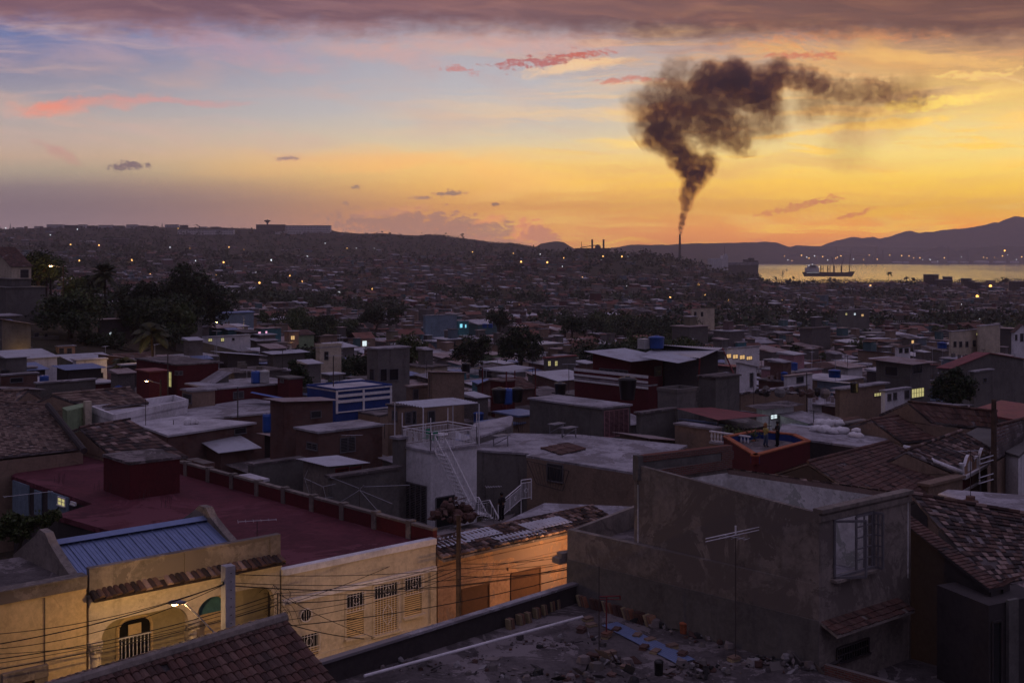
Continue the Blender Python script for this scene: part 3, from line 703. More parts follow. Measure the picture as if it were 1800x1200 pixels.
def spider(label, base, top, rods, group=None):
    root = thing('antenna', label, 'antenna', base, group); mb = MB(); mb.tube([base, top], .02, 6); mb.build('mast', W('dark metal'), root)
    mb = MB(); top = Vector(top)
    for a, b in rods: mb.tube([Vector(a), Vector(b)], .012, 5)
    mb.build('elements', W('pipe metal'), root)
def cable(label, pts, sag, r=.014, group='overhead cables of the street'):
    mb = MB(); P2 = [Vector(p) for p in pts]
    q = [lerp(P2[0], P2[1], i/18)-Vector((0, 0, sag*4*(i/18)*(1-i/18))) for i in range(19)]
    mb.tube(q, r, 5); return tag(mb.build('power_cable', W('cable')), label, 'cable', group)
def pole(label, X, Yt, Yb, D, r=.12, mat='wood pole', sq=False, arms=()):
    t = P(X, Yt, D); b = P(X, Yb, D); root = thing('utility_pole', label, 'pole', b); mb = MB()
    if sq: mb.cbox(b, r*2, r*2, t.z-b.z, A1)
    else: mb.tube([b, t], [r*1.25, r*.85], 9)
    mb.build('shaft', W(mat), root)
    return root, t, b
def frond(mb, o, d, length, droop, w, n=9, leaf=.5, mi=0):   # palm frond with leaflets
    o = Vector(o); d = Vector(d).normalized(); side = d.cross(Vector((0, 0, 1))); side = side.normalized() if side.length > .1 else Vector((1, 0, 0))
    pts = []
    for i in range(n+1):
        t = i/n; pts.append(o+d*length*t*(1-.15*t)+Vector((0, 0, -droop*t*t*length)))
    mb.tube(pts, [w*.12*(1-.8*i/n)+.01 for i in range(n+1)], 4, mi)
    for i in range(1, n*4):
        t = i/(n*4); k = min(int(t*n), n-1); p = lerp(pts[k], pts[k+1], t*n-k); L_ = leaf*math.sin(math.pi*min(1, t*.85+.12)); fw = (pts[k+1]-pts[k]).normalized()
        for s in (-1, 1):
            q = p+side*s*L_*.85+fw*L_*.5-Vector((0, 0, L_*.35)); e = fw*.10*length/3
            mb.face([p-e, p+e, q], mi)
def palm(label, X, Yb, Yc, D, n=26, length=3.2, kind='date', seed=1):
    rr = random.Random(seed); b = P(X, Yb, D); c = P(X+3, Yc, D); root = thing('palm_tree', label, 'palm tree', b); mb = MB()
    mb.tube([b, lerp(b, c, .5)+Vector((.3, 0, 0)), c], [.32 if kind == 'date' else .2, .26 if kind == 'date' else .15, .24 if kind == 'date' else .13], 10); mb.build('trunk', W('bark'), root)
    mb = MB()
    for i in range(n):
        ph = rr.random()*6.28; th = rr.uniform(-.5, 1.35) if kind == 'date' else rr.uniform(-.3, 1.25)
        d = Vector((math.cos(ph)*math.cos(th), math.sin(ph)*math.cos(th), math.sin(th))); frond(mb, c, d, length*rr.uniform(.8, 1.05), .35 if kind == 'date' else .5, .3, 9, length*.17 if kind == 'date' else length*.24)
    mb.build('crown', W('palm leaves'), root); FOOT.append((b.x, b.y, 2)); return root
def tree(label, X, Yb, D, lobes, n=2600, leaf=.42, mat='leaves', seed=1, trunk=.35, name='tree', group=None, squash=.9):
    rr = random.Random(seed); b = P(X, Yb, D); root = thing(name, label, 'tree', b, group); tb = MB(); cb = MB(); k = D/F
    Ls = [(P(x, y, D)+Vector((0, rr.uniform(-.4, .4)*r*k, 0)), r*k) for x, y, r in lobes]; vol = sum(r**2 for _, r in Ls)
    mid = sum((c for c, _ in Ls), Vector())/len(Ls); fork = lerp(b, mid, .45)
    tb.tube([b-Vector((0, 0, .5)), lerp(b, fork, .5)+Vector((.1, 0, 0)), fork], [trunk, trunk*.8, trunk*.6], 9)
    for c, r in Ls:
        e = c+Vector((0, 0, -.2*r)); tb.tube([fork, lerp(fork, e, .5)+Vector((rr.uniform(-.3, .3), rr.uniform(-.3, .3), 0))*r*.4, e], [trunk*.5, trunk*.3, trunk*.12], 6)
        for q in range(3):
            d = Vector((rr.uniform(-1, 1), rr.uniform(-1, 1), rr.uniform(-.2, 1))).normalized(); tb.tube([e, e+d*r*.75], [trunk*.12, .02], 4)
    tb.build('trunk', W('bark'), root)
    for c, r in Ls:
        m = int(1.5*n*r*r/vol)
        for _ in range(m):
            d = Vector((rr.gauss(0, 1), rr.gauss(0, 1), rr.gauss(0, 1))).normalized(); rad = r*(rr.random()**.38)*(1+.6*noise.noise(d*2.1+c*.37+Vector((seed, 0, 0))))
            if noise.noise((c+d*rad)*.9/max(.6, leaf*2.5)) < -.2: continue
            p = c+Vector((d.x, d.y, d.z*squash))*rad; s = leaf*rr.uniform(.6, 1.25)
            a = Vector((rr.gauss(0, 1), rr.gauss(0, 1), rr.gauss(0, .6))).normalized(); e = a.cross(Vector((rr.gauss(0, 1), rr.gauss(0, 1), rr.gauss(0, 1)))).normalized()
            cb.face([p-a*s*.5, p+e*s*.32, p+a*s*.5, p-e*s*.32])
    cb.build('crown', W(mat), root); FOOT.append((b.x, b.y, 1.5)); return root
def lamp_head(root, at, d, s=1.):            # sodium lantern on the end of an arm
    at = Vector(at); d = Vector(d).normalized(); side = d.cross(Vector((0, 0, 1))).normalized(); mb = MB()
    prof = [(-.12, .05, .05), (0, .10, .08), (.2, .16, .12), (.42, .15, .10), (.56, .03, .03)]; k = len(mb.v); n = 10
    for t, w, h in prof:
        for q in range(n): th = 2*math.pi*q/n; mb.v.append(tuple(at+d*t*s+side*math.cos(th)*w*s+Vector((0, 0, 1))*(max(-.02, math.sin(th)*h))*s))
    for i in range(len(prof)-1):
        for q in range(n): w_ = (q+1) % n; mb.f.append((k+i*n+q, k+i*n+w_, k+(i+1)*n+w_, k+(i+1)*n+q)); mb.m.append(0)
    hd = mb.build('lamp_head', W('grey paint'), root, True)
    gb = MB(); gb.blob(at+d*.28*s-Vector((0, 0, .03*s)), .13*s, 1, 0, 10, 6, 0, (1, 1, .55)); gb.build('lens', W('lamp glass'), hd, True)
def point(p, e, r=.12, col=AMB):
    l = bpy.data.lights.new('lamp light', 'POINT'); l.energy = e; l.shadow_soft_size = r; l.color = col
    o = bpy.data.objects.new('lamp_light', l); C.objects.link(o); o.location = p; return o
def person(label, feet, height, pose, top='dark cloth', legs='denim', hair='hair', face=0., sleeves=False, longhair=False):
    """pose: dict of joint offsets in metres for a 1.7 m figure; face = heading angle"""
    k = height/1.7; f = Vector(feet); ca, sa = math.cos(face), math.sin(face)
    T = lambda x, y, z: f+Vector((x*ca-y*sa, x*sa+y*ca, z))*k         # x to the figure's right, y forward
    J = dict(pelvis=(0,0,.94), waist=(0,0,1.08), chest=(0,.0,1.28), neck=(0,.0,1.43), head0=(0,.02,1.52), head1=(0,.03,1.66),
             sr=(.17,0,1.38), sl=(-.17,0,1.38), er=(.22,-.02,1.12), el=(-.22,-.02,1.12), wr=(.2,.12,.9), wl=(-.2,.12,.9),
             hr=(.1,0,.9), hl=(-.1,0,.9), kr=(.11,.03,.5), kl=(-.11,.03,.5), ar=(.11,0,.09), al=(-.11,0,.09), tr=(.12,.16,.035), tl=(-.12,.16,.035)); J.update(pose)
    vs = []; es = []; rad = []
    def add(nm, r, par=None, p=None):
        vs.append(T(*(p or J[nm]))); rad.append(r*k); i = len(vs)-1
        if par is not None: es.append((par, i))
        return i
    pe = add('pelvis', .13); wa = add('waist', .115, pe); ch = add('chest', .135, wa); ne = add('neck', .055, ch); h0 = add('head0', .082, ne); h1 = add('head1', .09, h0)
    for s in 'rl':
        sh = add('s'+s, .062, ch); e = add('e'+s, .045, sh); w = add('w'+s, .03, e)
        hand = Vector(J['w'+s])+(Vector(J['w'+s])-Vector(J['e'+s])).normalized()*.08; pa = add('', .033, w, tuple(hand)); dr = (hand-Vector(J['e'+s])).normalized(); sd = dr.cross(Vector((0, 1, .3))).normalized()
        for q in range(4):
            o = sd*(q-1.5)*.019; b = add('', .0095, pa, tuple(hand+o+dr*(.045+.008*(1.5-abs(q-1.5))))); add('', .008, b, tuple(hand+o+dr*(.075+.008*(1.5-abs(q-1.5)))+Vector((0, .015, -.01))))
        b = add('', .011, w, tuple(hand-sd*.04+dr*.0)); add('', .009, b, tuple(hand-sd*.052+dr*.035))
        hp = add('h'+s, .092, pe); kn = add('k'+s, .062, hp); an = add('a'+s, .042, kn); add('t'+s, .034, an)
    root = thing('person', label, 'person', f)
    me = bpy.data.meshes.new('body'); me.from_pydata([tuple(v-f) for v in vs], es, []); me.materials.append(W('skin'))
    o = bpy.data.objects.new('body', me); C.objects.link(o); o.parent = root; o['o'] = list(f)
    sk = o.modifiers.new('skin', 'SKIN'); ss = o.modifiers.new('sub', 'SUBSURF'); ss.levels = ss.render_levels = 2
    return root, o, me, rad, T, J, k
def finish_person(root, o, me, rad):
    bpy.context.view_layer.objects.active = o
    for i, r in enumerate(rad): me.skin_vertices[0].data[i].radius = (r, r)
    me.skin_vertices[0].data[0].use_root = True
def garment(root, name, T, rings, mat, k, n=14):   # rings: (x, y, z, rx, ry)
    mb = MB()
    for (x, y, z, rx, ry) in rings:
        for q in range(n):
            t = 2*math.pi*q/n; w = 1+.04*math.sin(3*t+z*9); mb.v.append(tuple(T(x+rx*math.cos(t)*w, y+ry*math.sin(t)*w, z)))
    for i in range(len(rings)-1):
        for q in range(n): w_ = (q+1) % n; mb.f.append((i*n+q, i*n+w_, (i+1)*n+w_, (i+1)*n+q)); mb.m.append(0)
    mb.build(name, W(mat), root, True)
def rails(mb, a, b, h=.95, post=1.2, bars=.14, t=.014):
    t *= 1.5
    a, b = Vector(a), Vector(b); Ln = (b-a).length; up = Vector((0, 0, h))
    mb.tube([a+up, b+up], t*1.5, 5); mb.tube([a+up*.1, b+up*.1], t, 4); mb.tube([a+up*.85, b+up*.85], t, 4)
    k = max(1, int(Ln/bars))
    for i in range(k+1): p = lerp(a, b, i/k); mb.tube([p+up*.1, p+up*.85], t*.7, 4)
    k = max(1, int(Ln/post))
    for i in range(k+1): p = lerp(a, b, i/k); mb.tube([p, p+up], t*1.6, 5)
    for i in range(k):
        c = lerp(a, b, (i+.5)/k)+up*.47; d = (b-a).normalized()
        mb.tube([c+d*math.cos(q*.7)*.14+Vector((0, 0, math.sin(q*.7)*.14)) for q in range(10)], t*.7, 4)
# ------------------------------------------------------------------ the street in front
UF = Vector((6.42, 5.5)).normalized(); NF = Vector((-UF.y, UF.x)); OUT = Vector((UF.y, -UF.x)); OUT3 = Vector((OUT.x, OUT.y, 0))
N1 = Vector((math.cos(math.radians(135)), math.sin(math.radians(135))))
def FL(X, off=0):
    t = (X-900)/F; D = 59.24/(1-.857*t); p = Vector((t*D, D)); return p+NF*off
def zat(Y, D): return H-(Y-HY)/F*D
def strip(mb, A, B, z0, z1, out, thick, mi=0):        # upright slab along A-B, front face `out` metres in front of the line
    A, B = Vector(A), Vector(B); d = (B-A).normalized(); n = Vector((d.y, -d.x)); p = A+n*out
    mb.box((p.x, p.y, z0), (B.x-A.x, B.y-A.y, 0), (-n.x*thick, -n.y*thick, 0), (0, 0, z1-z0), mi)
def arched(mb, A, B, z0, z1, arches, out, thick, mi=0):   # wall with rounded openings, arches given as columns of the photo
    A, B = Vector(A), Vector(B); Ln = (B-A).length; d = (B-A)/Ln; n = Vector((d.y, -d.x)); ar = [(span(A, d, a), span(A, d, b), zt, r) for a, b, zt, r in arches]
    ss = {0., Ln}
    for a, b, zt, r in ar:
        for i in range(9): ss |= {a+r*(1-math.cos(i/8*math.pi/2)), b-r*(1-math.cos(i/8*math.pi/2))}
        ss |= {a-.001, b+.001}
    ss = sorted(ss)
    def low(s):
        for a, b, zt, r in ar:
            if a-1e-6 <= s <= b+1e-6:
                e = min(s-a, b-s); return zt-r+(math.sqrt(max(0, r*r-(r-e)**2)) if e < r else r)
        return z0
    for s, t in zip(ss, ss[1:]):
        p, q = A+d*s+n*out, A+d*t+n*out; l0, l1 = low(s), low(t)
        if abs(l0-l1) > 1.2: l0 = l1 = (z0 if (t-s) < .01 else max(l0, l1))
        p2, q2 = p-n*thick, q-n*thick
        mb.face([v3(p, l0), v3(q, l1), v3(q, z1), v3(p, z1)], mi); mb.face([v3(p, l0), v3(p2, l0), v3(q2, l1), v3(q, l1)], mi); mb.face([v3(p2, l0), v3(q2, l1), v3(q2, z1), v3(p2, z1)], mi)
        mb.face([v3(p, z1), v3(q, z1), v3(q2, z1), v3(p2, z1)], mi)
    for a, b, zt, r in ar:
        for s in (a, b):
            p = A+d*s+n*out; p2 = p-n*thick; mb.face([v3(p, z0), v3(p2, z0), v3(p2, zt-r), v3(p, zt-r)], mi)
    for s in (0, Ln): p = A+d*s+n*out; p2 = p-n*thick; mb.face([v3(p, z0), v3(p2, z0), v3(p2, z1), v3(p, z1)], mi)
STREET = 30.4
def fo(X): return FL(X)
# cream house with the grilled windows, and the wide red roof behind it
A, B = FL(495), FL(766); root = thing('house', 'pale yellow house front with three tall grilled openings and a wide dark red flat roof', 'house', ((A.x+B.x)/2, (A.y+B.y)/2, STREET))
mb = MB(); strip(mb, A, B, STREET-.5, 35.62, 0, .3); mb.build('wall', W('cream wall'), root)
mb = MB(); strip(mb, A, B, 35.62, 35.9, .08, .42); strip(mb, A, B, 34.33, 34.55, .10, .12); mb.build('cornice', W('white wall'), root)
mb = MB(); strip(mb, A+UF*1.6, B, 31.55, 31.75, .09, .12); strip(mb, B-UF*.35, B, STREET, 34.33, .06, .08); mb.build('sill_band', W('cream wall'), root)
zr = 35.5; red = [A+NF*.3, B+NF*.3, Pz(314, 832, zr).xy, Pz(300, 806, zr).xy, Pz(180, 796, zr).xy, Pz(55, 812, zr).xy, Pz(20, 836, zr).xy, Pz(163, 885, zr).xy, Pz(98, 905, zr).xy, Pz(192, 932, zr).xy]
mb = MB(); mb.prism(red, zr-.3, zr); mb.build('roof', W('red roof'), root)
for p in red[2:5]: FOOT.append((p.x, p.y, 6))
for s in range(0, 24, 3): q = lerp(B, red[2], s/24); FOOT.append((q.x-4, q.y, 7))
mb = MB(); mb.prism([p.lerp(Vector((-20, 64)), .02) for p in red], STREET-1, zr-.3, top=False); mb.build('side_wall', W('dark wall'), root)
pz_ = [Vector(p) for p in red]; cc_ = Vector((-30, 58))
def onside(X0, X1, Y0, Y1, kind): 
    A_, B_ = red[6], red[7]; d = (B_-A_).normalized(); n = Vector((d.y, -d.x)); s0, s1 = span(A_, d, X0), span(A_, d, X1); a_, b_ = A_+d*s0, A_+d*s1; D_ = (a_.y+b_.y)/2
    if kind == 'wall': m = MB(); m.box(v3(a_, zat(Y1, D_)), v3(b_-a_, 0), v3(n*.08, 0), (0, 0, zat(Y0, D_)-zat(Y1, D_))); m.build('patio_wall', W('pale blue wall'), root)
    else: opening(root, a_+n*.09, b_+n*.09, zat(Y1, D_), zat(Y0, D_), n, kind)
onside(24, 52, 848, 905, 'wall'); onside(62, 74, 862, 905, 'wall'); onside(86, 122, 868, 900, 'wall'); onside(105, 118, 874, 888, 'yellow'); onside(128, 136, 882, 886, 'yellow')
E0, E1 = B+NF*.2, red[2]; d = (E1-E0).normalized(); Ln = (E1-E0).length
mb = MB(); mb.box(v3(E0-Vector((d.y, -d.x))*.02, zr+.002), v3(d*Ln, 0), v3(Vector((d.y, -d.x))*.26, 0), (0, 0, .72)); mb.build('parapet', [W('red wall')], root)
mb = MB(); mb.box(v3(E0-Vector((d.y, -d.x))*.05, zr+.722), v3(d*Ln, 0), v3(Vector((d.y, -d.x))*.33, 0), (0, 0, .12))
for i in range(9):
    p = E0+d*(i+.6)*Ln/9; mb.box(v3(p-Vector((d.y, -d.x))*.10, zr), v3(d*.34, 0), v3(Vector((d.y, -d.x))*.42, 0), (0, 0, .93))
mb.build('coping', W('old plaster'), root)
F1_, F2_ = red[5], red[4]
mb = MB(); strip(mb, red[5], Pz(200, 789, zr).xy, zr, zr+.85, 0, .2); mb.build('rear_parapet', W('dark wall'), root)
mb = MB()
for X, Y in [(95,848),(103,850),(165,862),(185,868),(245,878),(252,880),(283,892),(290,893)]:
    p = Pz(X, Y, zr); mb = MB()
    for k in range(3): mb.tube([p+Vector((k*.16, (k % 2)*.2, 0)), p+Vector((k*.16+.05, (k % 2)*.2, .45+.1*k))], .008, 4)
    mb.build('rebar', W('dark metal'), root)
def yellow_open(X0, X1, Yt, Yb, kind):
    a, b = FL(X0), FL(X1); D = (a.y+b.y)/2; z0, z1 = zat(Yb, D), zat(Yt, D); n = OUT3
    w = MB(); dd = v3(b-a, 0); q = lambda u, z: v3(a, z)+dd*u
    for u in (0, 1): bar(w, q(u, z0), q(u, z1), n, .08, .05)
    bar(w, q(0, z1), q(1, z1), n, .1, .06); bar(w, q(-.08, z0), q(1.08, z0), n, .1, .22)
    win = w.build('door' if kind == 'door' else 'window', W('cream wall'), root)
    p = MB(); k = int((z1-z0-.6)/.1)
    for i in range(k): z = z0+(z1-z0-.65)*(i+.5)/k; p.box(v3(a, z-.03)-n*.02, dd, (0, 0, .07), n*.03)
    p.build('shutter', W('yellow wall'), win)
    p = MB(); p.box(v3(a, z0)-n*.02, dd, (0, 0, z1-z0), n*.028); p.build('pane', W('dark glass'), win)
    g_ = MB(); nb = max(3, int((b-a).length/.15)); lo = z0 if kind == 'door' else z1-.85
    for i in range(nb+1): g_.tube([q(i/nb, lo)+n*.14, q(i/nb, z1)+n*.14], .009, 4)
    for z in (lo, z1-.62, z1-.1): g_.tube([q(0, z)+n*.14, q(1, z)+n*.14], .011, 4)
    c = q(.5, z1-.35)+n*.15; ux = dd.normalized()
    for s in (-1, 1): g_.tube([c+ux*s*(.03+.13*math.sin(t*.5))+Vector((0, 0, .16*math.cos(t*.5))) for t in range(8)], .011, 4)
    if kind == 'door':
        c = q(.5, z0+1.0)+n*.16
        for s in (-1, 1): g_.tube([c+ux*s*(.02+.26*math.sin(t*.39))+Vector((0, 0, -.55+.95*t/8)) for t in range(9)]+[c+ux*s*.12+Vector((0, 0, .25))], .014, 4)
    g_.build('grille', W('white paint'), win)
yellow_open(607, 640, 1040, 1119, 'w'); yellow_open(656, 700, 1024, 1112, 'door'); yellow_open(709, 742, 1011, 1082, 'w'); yellow_open(521, 560, 1112, 1160, 'w')
p = FL(537); D = p.y; mb = MB()
mb.tube([v3(p, zat(1080, D))-OUT3*.05, v3(p, zat(1080, D))+OUT3*.03], .26, 20); rw = mb.build('round_window', W('void'), root)
mb = MB(); c = v3(p, zat(1080, D))+OUT3*.08
mb.tube([c+v3(UF, 0)*math.cos(t*.33)*.29+Vector((0, 0, math.sin(t*.33)*.29)) for t in range(20)], .022, 5)
for s in (-.12, 0, .12): mb.tube([c+v3(UF, 0)*s-Vector((0, 0, .25)), c+v3(UF, 0)*s+Vector((0, 0, .25))], .01, 4)
mb.build('grille', W('white paint'), rw)

# arcaded house with the blue sheet roof
A, B = FL(156), FL(492); root = thing('house', 'arcaded cream house with a blue ribbed metal roof between two rough gable walls', 'house', ((A.x+B.x)/2, (A.y+B.y)/2, STREET))
mb = MB(); arched(mb, A, B, STREET-.5, 36.35, [(178, 331, 35.25, .75), (346, 482, 35.35, .75)], 0, .35); mb.build('arcade_wall', W('cream wall'), root)
mb = MB(); mb.prism([A+NF*1.1, B+NF*1.1, B+NF*6.4, A+NF*6.4], STREET-.5, 36.3); mb.build('wall', W('olive wall'), root)
mb = MB()
for z, o, h in ((35.95, .10, .12), (36.07, .17, .1), (36.17, .24, .1)): strip(mb, A, B, z, z+h, o, .3)
mb.build('cornice', W('cream wall'), root)
mb = MB(); strip(mb, A, B, 36.55, 37.42, .02, .24); strip(mb, A-UF*.0, B, 37.42, 37.5, .06, .32); strip(mb, A, B, 36.5, 36.62, .07, .1)
for s in (0, .47, .94): p = A.lerp(B, s); strip(mb, p, p+UF*.5, 36.62, 37.42, .07, .06)
mb.build('parapet', W('old plaster'), root)
mb = MB(); q = [v3(A+NF*.1, 36.62), v3(B+NF*.1, 36.62), v3(B+OUT*.55, 36.34), v3(A+OUT*.55, 36.34)]; slab(mb, [p-Vector((0, 0, .03)) for p in q], .05); tiles(mb, *q, w=.23, l=.4, kind='barrel', miss=.01); mb.build('tile_eave', W('dark tile'), root)
def col(X):
    p = FL(X)+OUT*.02; m = MB(); m.tube_z((p.x, p.y, STREET), [(.26, 0), (.26, .25), (.2, .3), (.17, 3.55), (.2, 3.6), (.19, 3.7), (.28, 3.95), (.3, 4.05), (.3, 4.15)], 14, 0)
    for i in range(10): t = i*.63; m.blob((p.x+.24*math.cos(t), p.y+.24*math.sin(t), STREET+3.8+.12*(i % 2)), .06, i, .2, 6, 4)
    m.build('column', W('cream wall'), root)
for X in (167, 338): col(X)
def inset(X0, X1, Yt, Yb, kind, r=.5):
    a, b = FL(X0, 1.1), FL(X1, 1.1); a = A+NF*1.1+UF*span(A+NF*1.1, UF, X0); b = A+NF*1.1+UF*span(A+NF*1.1, UF, X1); D = (a.y+b.y)/2; z0, z1 = zat(Yb, D), zat(Yt, D); w = (b-a).length; dd = v3(UF, 0)
    prof = [(0, z0), (0, z1-r)]+[(r-r*math.cos(t*math.pi/12), z1-r+r*math.sin(t*math.pi/12)) for t in range(1, 6)]+[(r, z1), (w-r, z1)]+[(w-r+r*math.sin(t*math.pi/12), z1-r+r*math.cos(t*math.pi/12)) for t in range(1, 6)]+[(w, z1-r), (w, z0)]
    m = MB(); m.tube([v3(a, z)+dd*s+OUT3*.04 for s, z in prof], .07, 5); win = m.build('doorway', W('yellow wall'), root)
    m = MB(); m.face([v3(a, z)+dd*s+OUT3*.02 for s, z in prof]); m.build('pane', W('void' if kind == 'g' else 'teal wall'), win)
    m = MB()
    if kind == 'g':
        for i in range(1, 9): s = w*i/9; m.tube([v3(a, z0)+dd*s+OUT3*.07, v3(a, z1-.75)+dd*s+OUT3*.07], .022, 5)
        m.tube([v3(a, z1-.75)+OUT3*.07, v3(b, z1-.75)+OUT3*.07], .03, 5); m.build('grille', W('white paint'), win)
        m = MB(); m.box(v3(a, z1-.7)+dd*w*.3+OUT3*.05, dd*w*.38, OUT3*.03, (0, 0, .45)); m.build('transom_panel', W('yellow wall'), win)
    else:
        m.box(v3(a, z0)+OUT3*.03, dd*w, OUT3*.04, (0, 0, (z1-z0)*.62)); m.build('shutter', W('yellow wall'), win)
inset(206, 266, 1084, 1165, 'g', .45); inset(346, 392, 1046, 1125, 's', .4)
e0, e1 = A+NF*.35, B+NF*.35
# ridge 3.1 m behind the parapet
L0, L1 = A+N1*.4, A.lerp(B, .80)+N1*.4
def gable(p, name):
    prof = [(-.1, 36.4), (-.1, 36.95), (.5, 37.1), (1.5, 37.5), (2.5, 38.0), (2.9, 38.35), (3.5, 38.4), (3.9, 38.1), (5.0, 37.5), (6.2, 36.9), (6.2, 36.2)]
    m = MB(); f = [v3(p+N1*s, z+.1*noise.noise((s*2, z, p.x))) for s, z in prof]; k = [x+v3(UF*.34, 0) for x in f]; m.face(f); m.face(k[::-1])
    for i in range(len(f)): j = (i+1) % len(f); m.face([f[i], f[j], k[j], k[i]])
    m.build(name, W('old plaster'), root)
gable(L0-UF*.34, 'gable_wall'); gable(L1, 'gable_wall')
mb = MB(); r0, r1 = L0+N1*3.1, L1+N1*3.1
def ribbed(mb, a, b, c, d, n):
    slab(mb, [a, b, c, d], .03)
    for i in range(n+1):
        p, q = lerp(a, b, i/n), lerp(d, c, i/n); mb.tube([p+Vector((0, 0, .02)), q+Vector((0, 0, .02))], .03, 5)
        for k in (.33, .66):
            if i < n: p2, q2 = lerp(a, b, (i+k)/n), lerp(d, c, (i+k)/n); mb.tube([p2+Vector((0, 0, .005)), q2+Vector((0, 0, .005))], .014, 4)
ribbed(mb, v3(r0, 37.85), v3(r1, 37.85), v3(L1, 36.78), v3(L0, 36.78), 13); ribbed(mb, v3(r1, 37.85), v3(r0, 37.85), v3(L0+N1*6, 36.75), v3(L1+N1*6, 36.75), 13)
mb.build('roof', W('blue tin'), root)
mb = MB(); slab(mb, [v3(r0+N1*.25, 37.9), v3(r1+N1*.25, 37.9), v3(r1, 37.99), v3(r0, 37.99)], .02); slab(mb, [v3(r0, 37.99), v3(r1, 37.99), v3(r1-N1*.35, 37.86), v3(r0-N1*.35, 37.86)], .02); mb.build('ridge_cap', W('blue tin'), root)

# plain ochre house at the left edge
A, B = FL(-70), FL(152); root = thing('house', 'plain ochre house front with a dark weathered parapet at the left edge', 'house', ((A.x+B.x)/2, (A.y+B.y)/2, STREET))
mb = MB(); mb.prism([A, B, B+NF*6, A+NF*6], STREET-.5, 36.75); mb.build('wall', W('yellow wall'), root)
mb = MB(); strip(mb, A, B, 36.75, 37.2, .08, .5); strip(mb, A, B, 37.2, 37.27, .14, .62); mb.build('parapet', W('old plaster'), root)
mb = MB(); mb.prism([A+NF*.4, B+NF*.4, B+NF*5.9, A+NF*5.9], 36.76, 36.9); mb.build('roof', W('dark roof'), root)
mb = MB(); a, b = FL(2), FL(82); strip(mb, a, b, 33.7, 34.15, .22, .3); strip(mb, b-UF*.5, b, 33.0, 33.7, .15, .2); mb.build('door_hood', W('old plaster'), root)
opening(root, FL(8), FL(68), STREET, 33.6, OUT, 'door'); mb = MB(); p = FL(78); mb.tube([v3(p, 36.7)+OUT3*.05, v3(p, STREET)+OUT3*.05], .02, 5); mb.build('cable_duct', W('dark metal'), root)
FOOT.append((-19, 50, 9)); FOOT.append((-12, 54, 8)); FOOT.append((-24, 46, 8))

# orange plastered house to the right
A, B = FL(769), FL(1075); root = thing('house', 'weathered orange house front with wooden shutters beside the wooden pole', 'house', ((A.x+B.x)/2, (A.y+B.y)/2, STREET))
mb = MB(); mb.prism([A, B, B+NF*3.2, A+NF*3.2], STREET-.5, 34.88); mb.build('wall', W('orange wall'), root)
mb = MB(); strip(mb, A, B, 34.35, 34.45, .07, .1); strip(mb, A, B, 33.75, 33.85, .06, .1); strip(mb, A, B, 34.75, 34.92, .1, .2); strip(mb, A, A+UF*.35, STREET, 34.3, .05, .1); mb.build('moulding', W('orange wall'), root)
tile_plane(root, [v3(A+NF*1.5, 35.4), v3(B+NF*1.5, 35.4), v3(B+OUT*.5, 34.95), v3(A+OUT*.5, 34.95)], 'dark tile', .26, .4, 'barrel', .05)
mb = MB()
for s0, s1, t0, t1, dz in ((.02, .2, .45, .9, 0), (.18, .36, .5, .95, .03), (.3, .56, .1, .42, .02), (.5, .74, .3, .75, .05)):
    q = lambda s, t: v3(A.lerp(B, s)+NF*1.5*t+OUT*.5*(1-t), lerp(34.95, 35.4, t)+.1+dz)
    corr(mb, q(s0, t1), q(s1, t1), q(s1+.02, t0), q(s0+.02, t0))
mb.build('roof_sheet', W('tin'), root)
for X0, X1, Yt, Yb in ((812, 859, 1030, 1075), (898, 949, 1002, 1050)):
    a, b = FL(X0), FL(X1); D = (a.y+b.y)/2; opening(root, a, b, zat(Yb, D)-.6, zat(Yt, D), OUT, 'door', 0)
for X0, X1 in ((806, 866), (892, 955)):
    a, b = FL(X0), FL(X1); mb = MB(); strip(mb, a, b, zat(1032 if X0 < 850 else 1004, a.y)+.05, zat(1032 if X0 < 850 else 1004, a.y)+.22, .08, .1); mb.build('lintel', W('orange wall'), root)
FOOT.append((1, 62, 7))

# near side: tiled roof, and the flat roof strewn with debris
r0 = P(20, 1212, 30.9); r1 = P(498, 1084, 37.8); dn = Vector((.66, -.75, 0)).normalized()
root = thing('house', 'near house under old barrel tiles with its ridge rising to the right', 'house', (-10, 34, STREET)); r0.z = r1.z = 37.85
e0, e1 = r0+dn*5-Vector((0, 0, 2.0)), r1+dn*5-Vector((0, 0, 2.0)); k0, k1 = r0-dn*1.6-Vector((0, 0, .55)), r1-dn*1.6-Vector((0, 0, .55))
mb = MB(); mb.prism([k0.xy, k1.xy, e1.xy, e0.xy], STREET, [k0.z-.25, k1.z-.25, e1.z-.25, e0.z-.25]); mb.face([k1-Vector((0, 0, .25)), r1-Vector((0, 0, .2)), e1-Vector((0, 0, .25))]); mb.build('wall', W('old plaster'), root)
tile_plane(root, [r0, r1, e1, e0], 'clay tile', .235, .40, 'barrel', .004)
tile_plane(root, [r1-Vector((0, 0, .01)), r0-Vector((0, 0, .01)), k0, k1], 'dark tile', .24, .4, 'barrel', .01, 'rear_roof', ridge=False)
mb = MB(); mb.tube([r0+dn*.12+Vector((0, 0, .02)), r1+dn*.12+Vector((0, 0, .02))], [.17, .2], 8); mb.build('ridge_mortar', W('old plaster'), root)

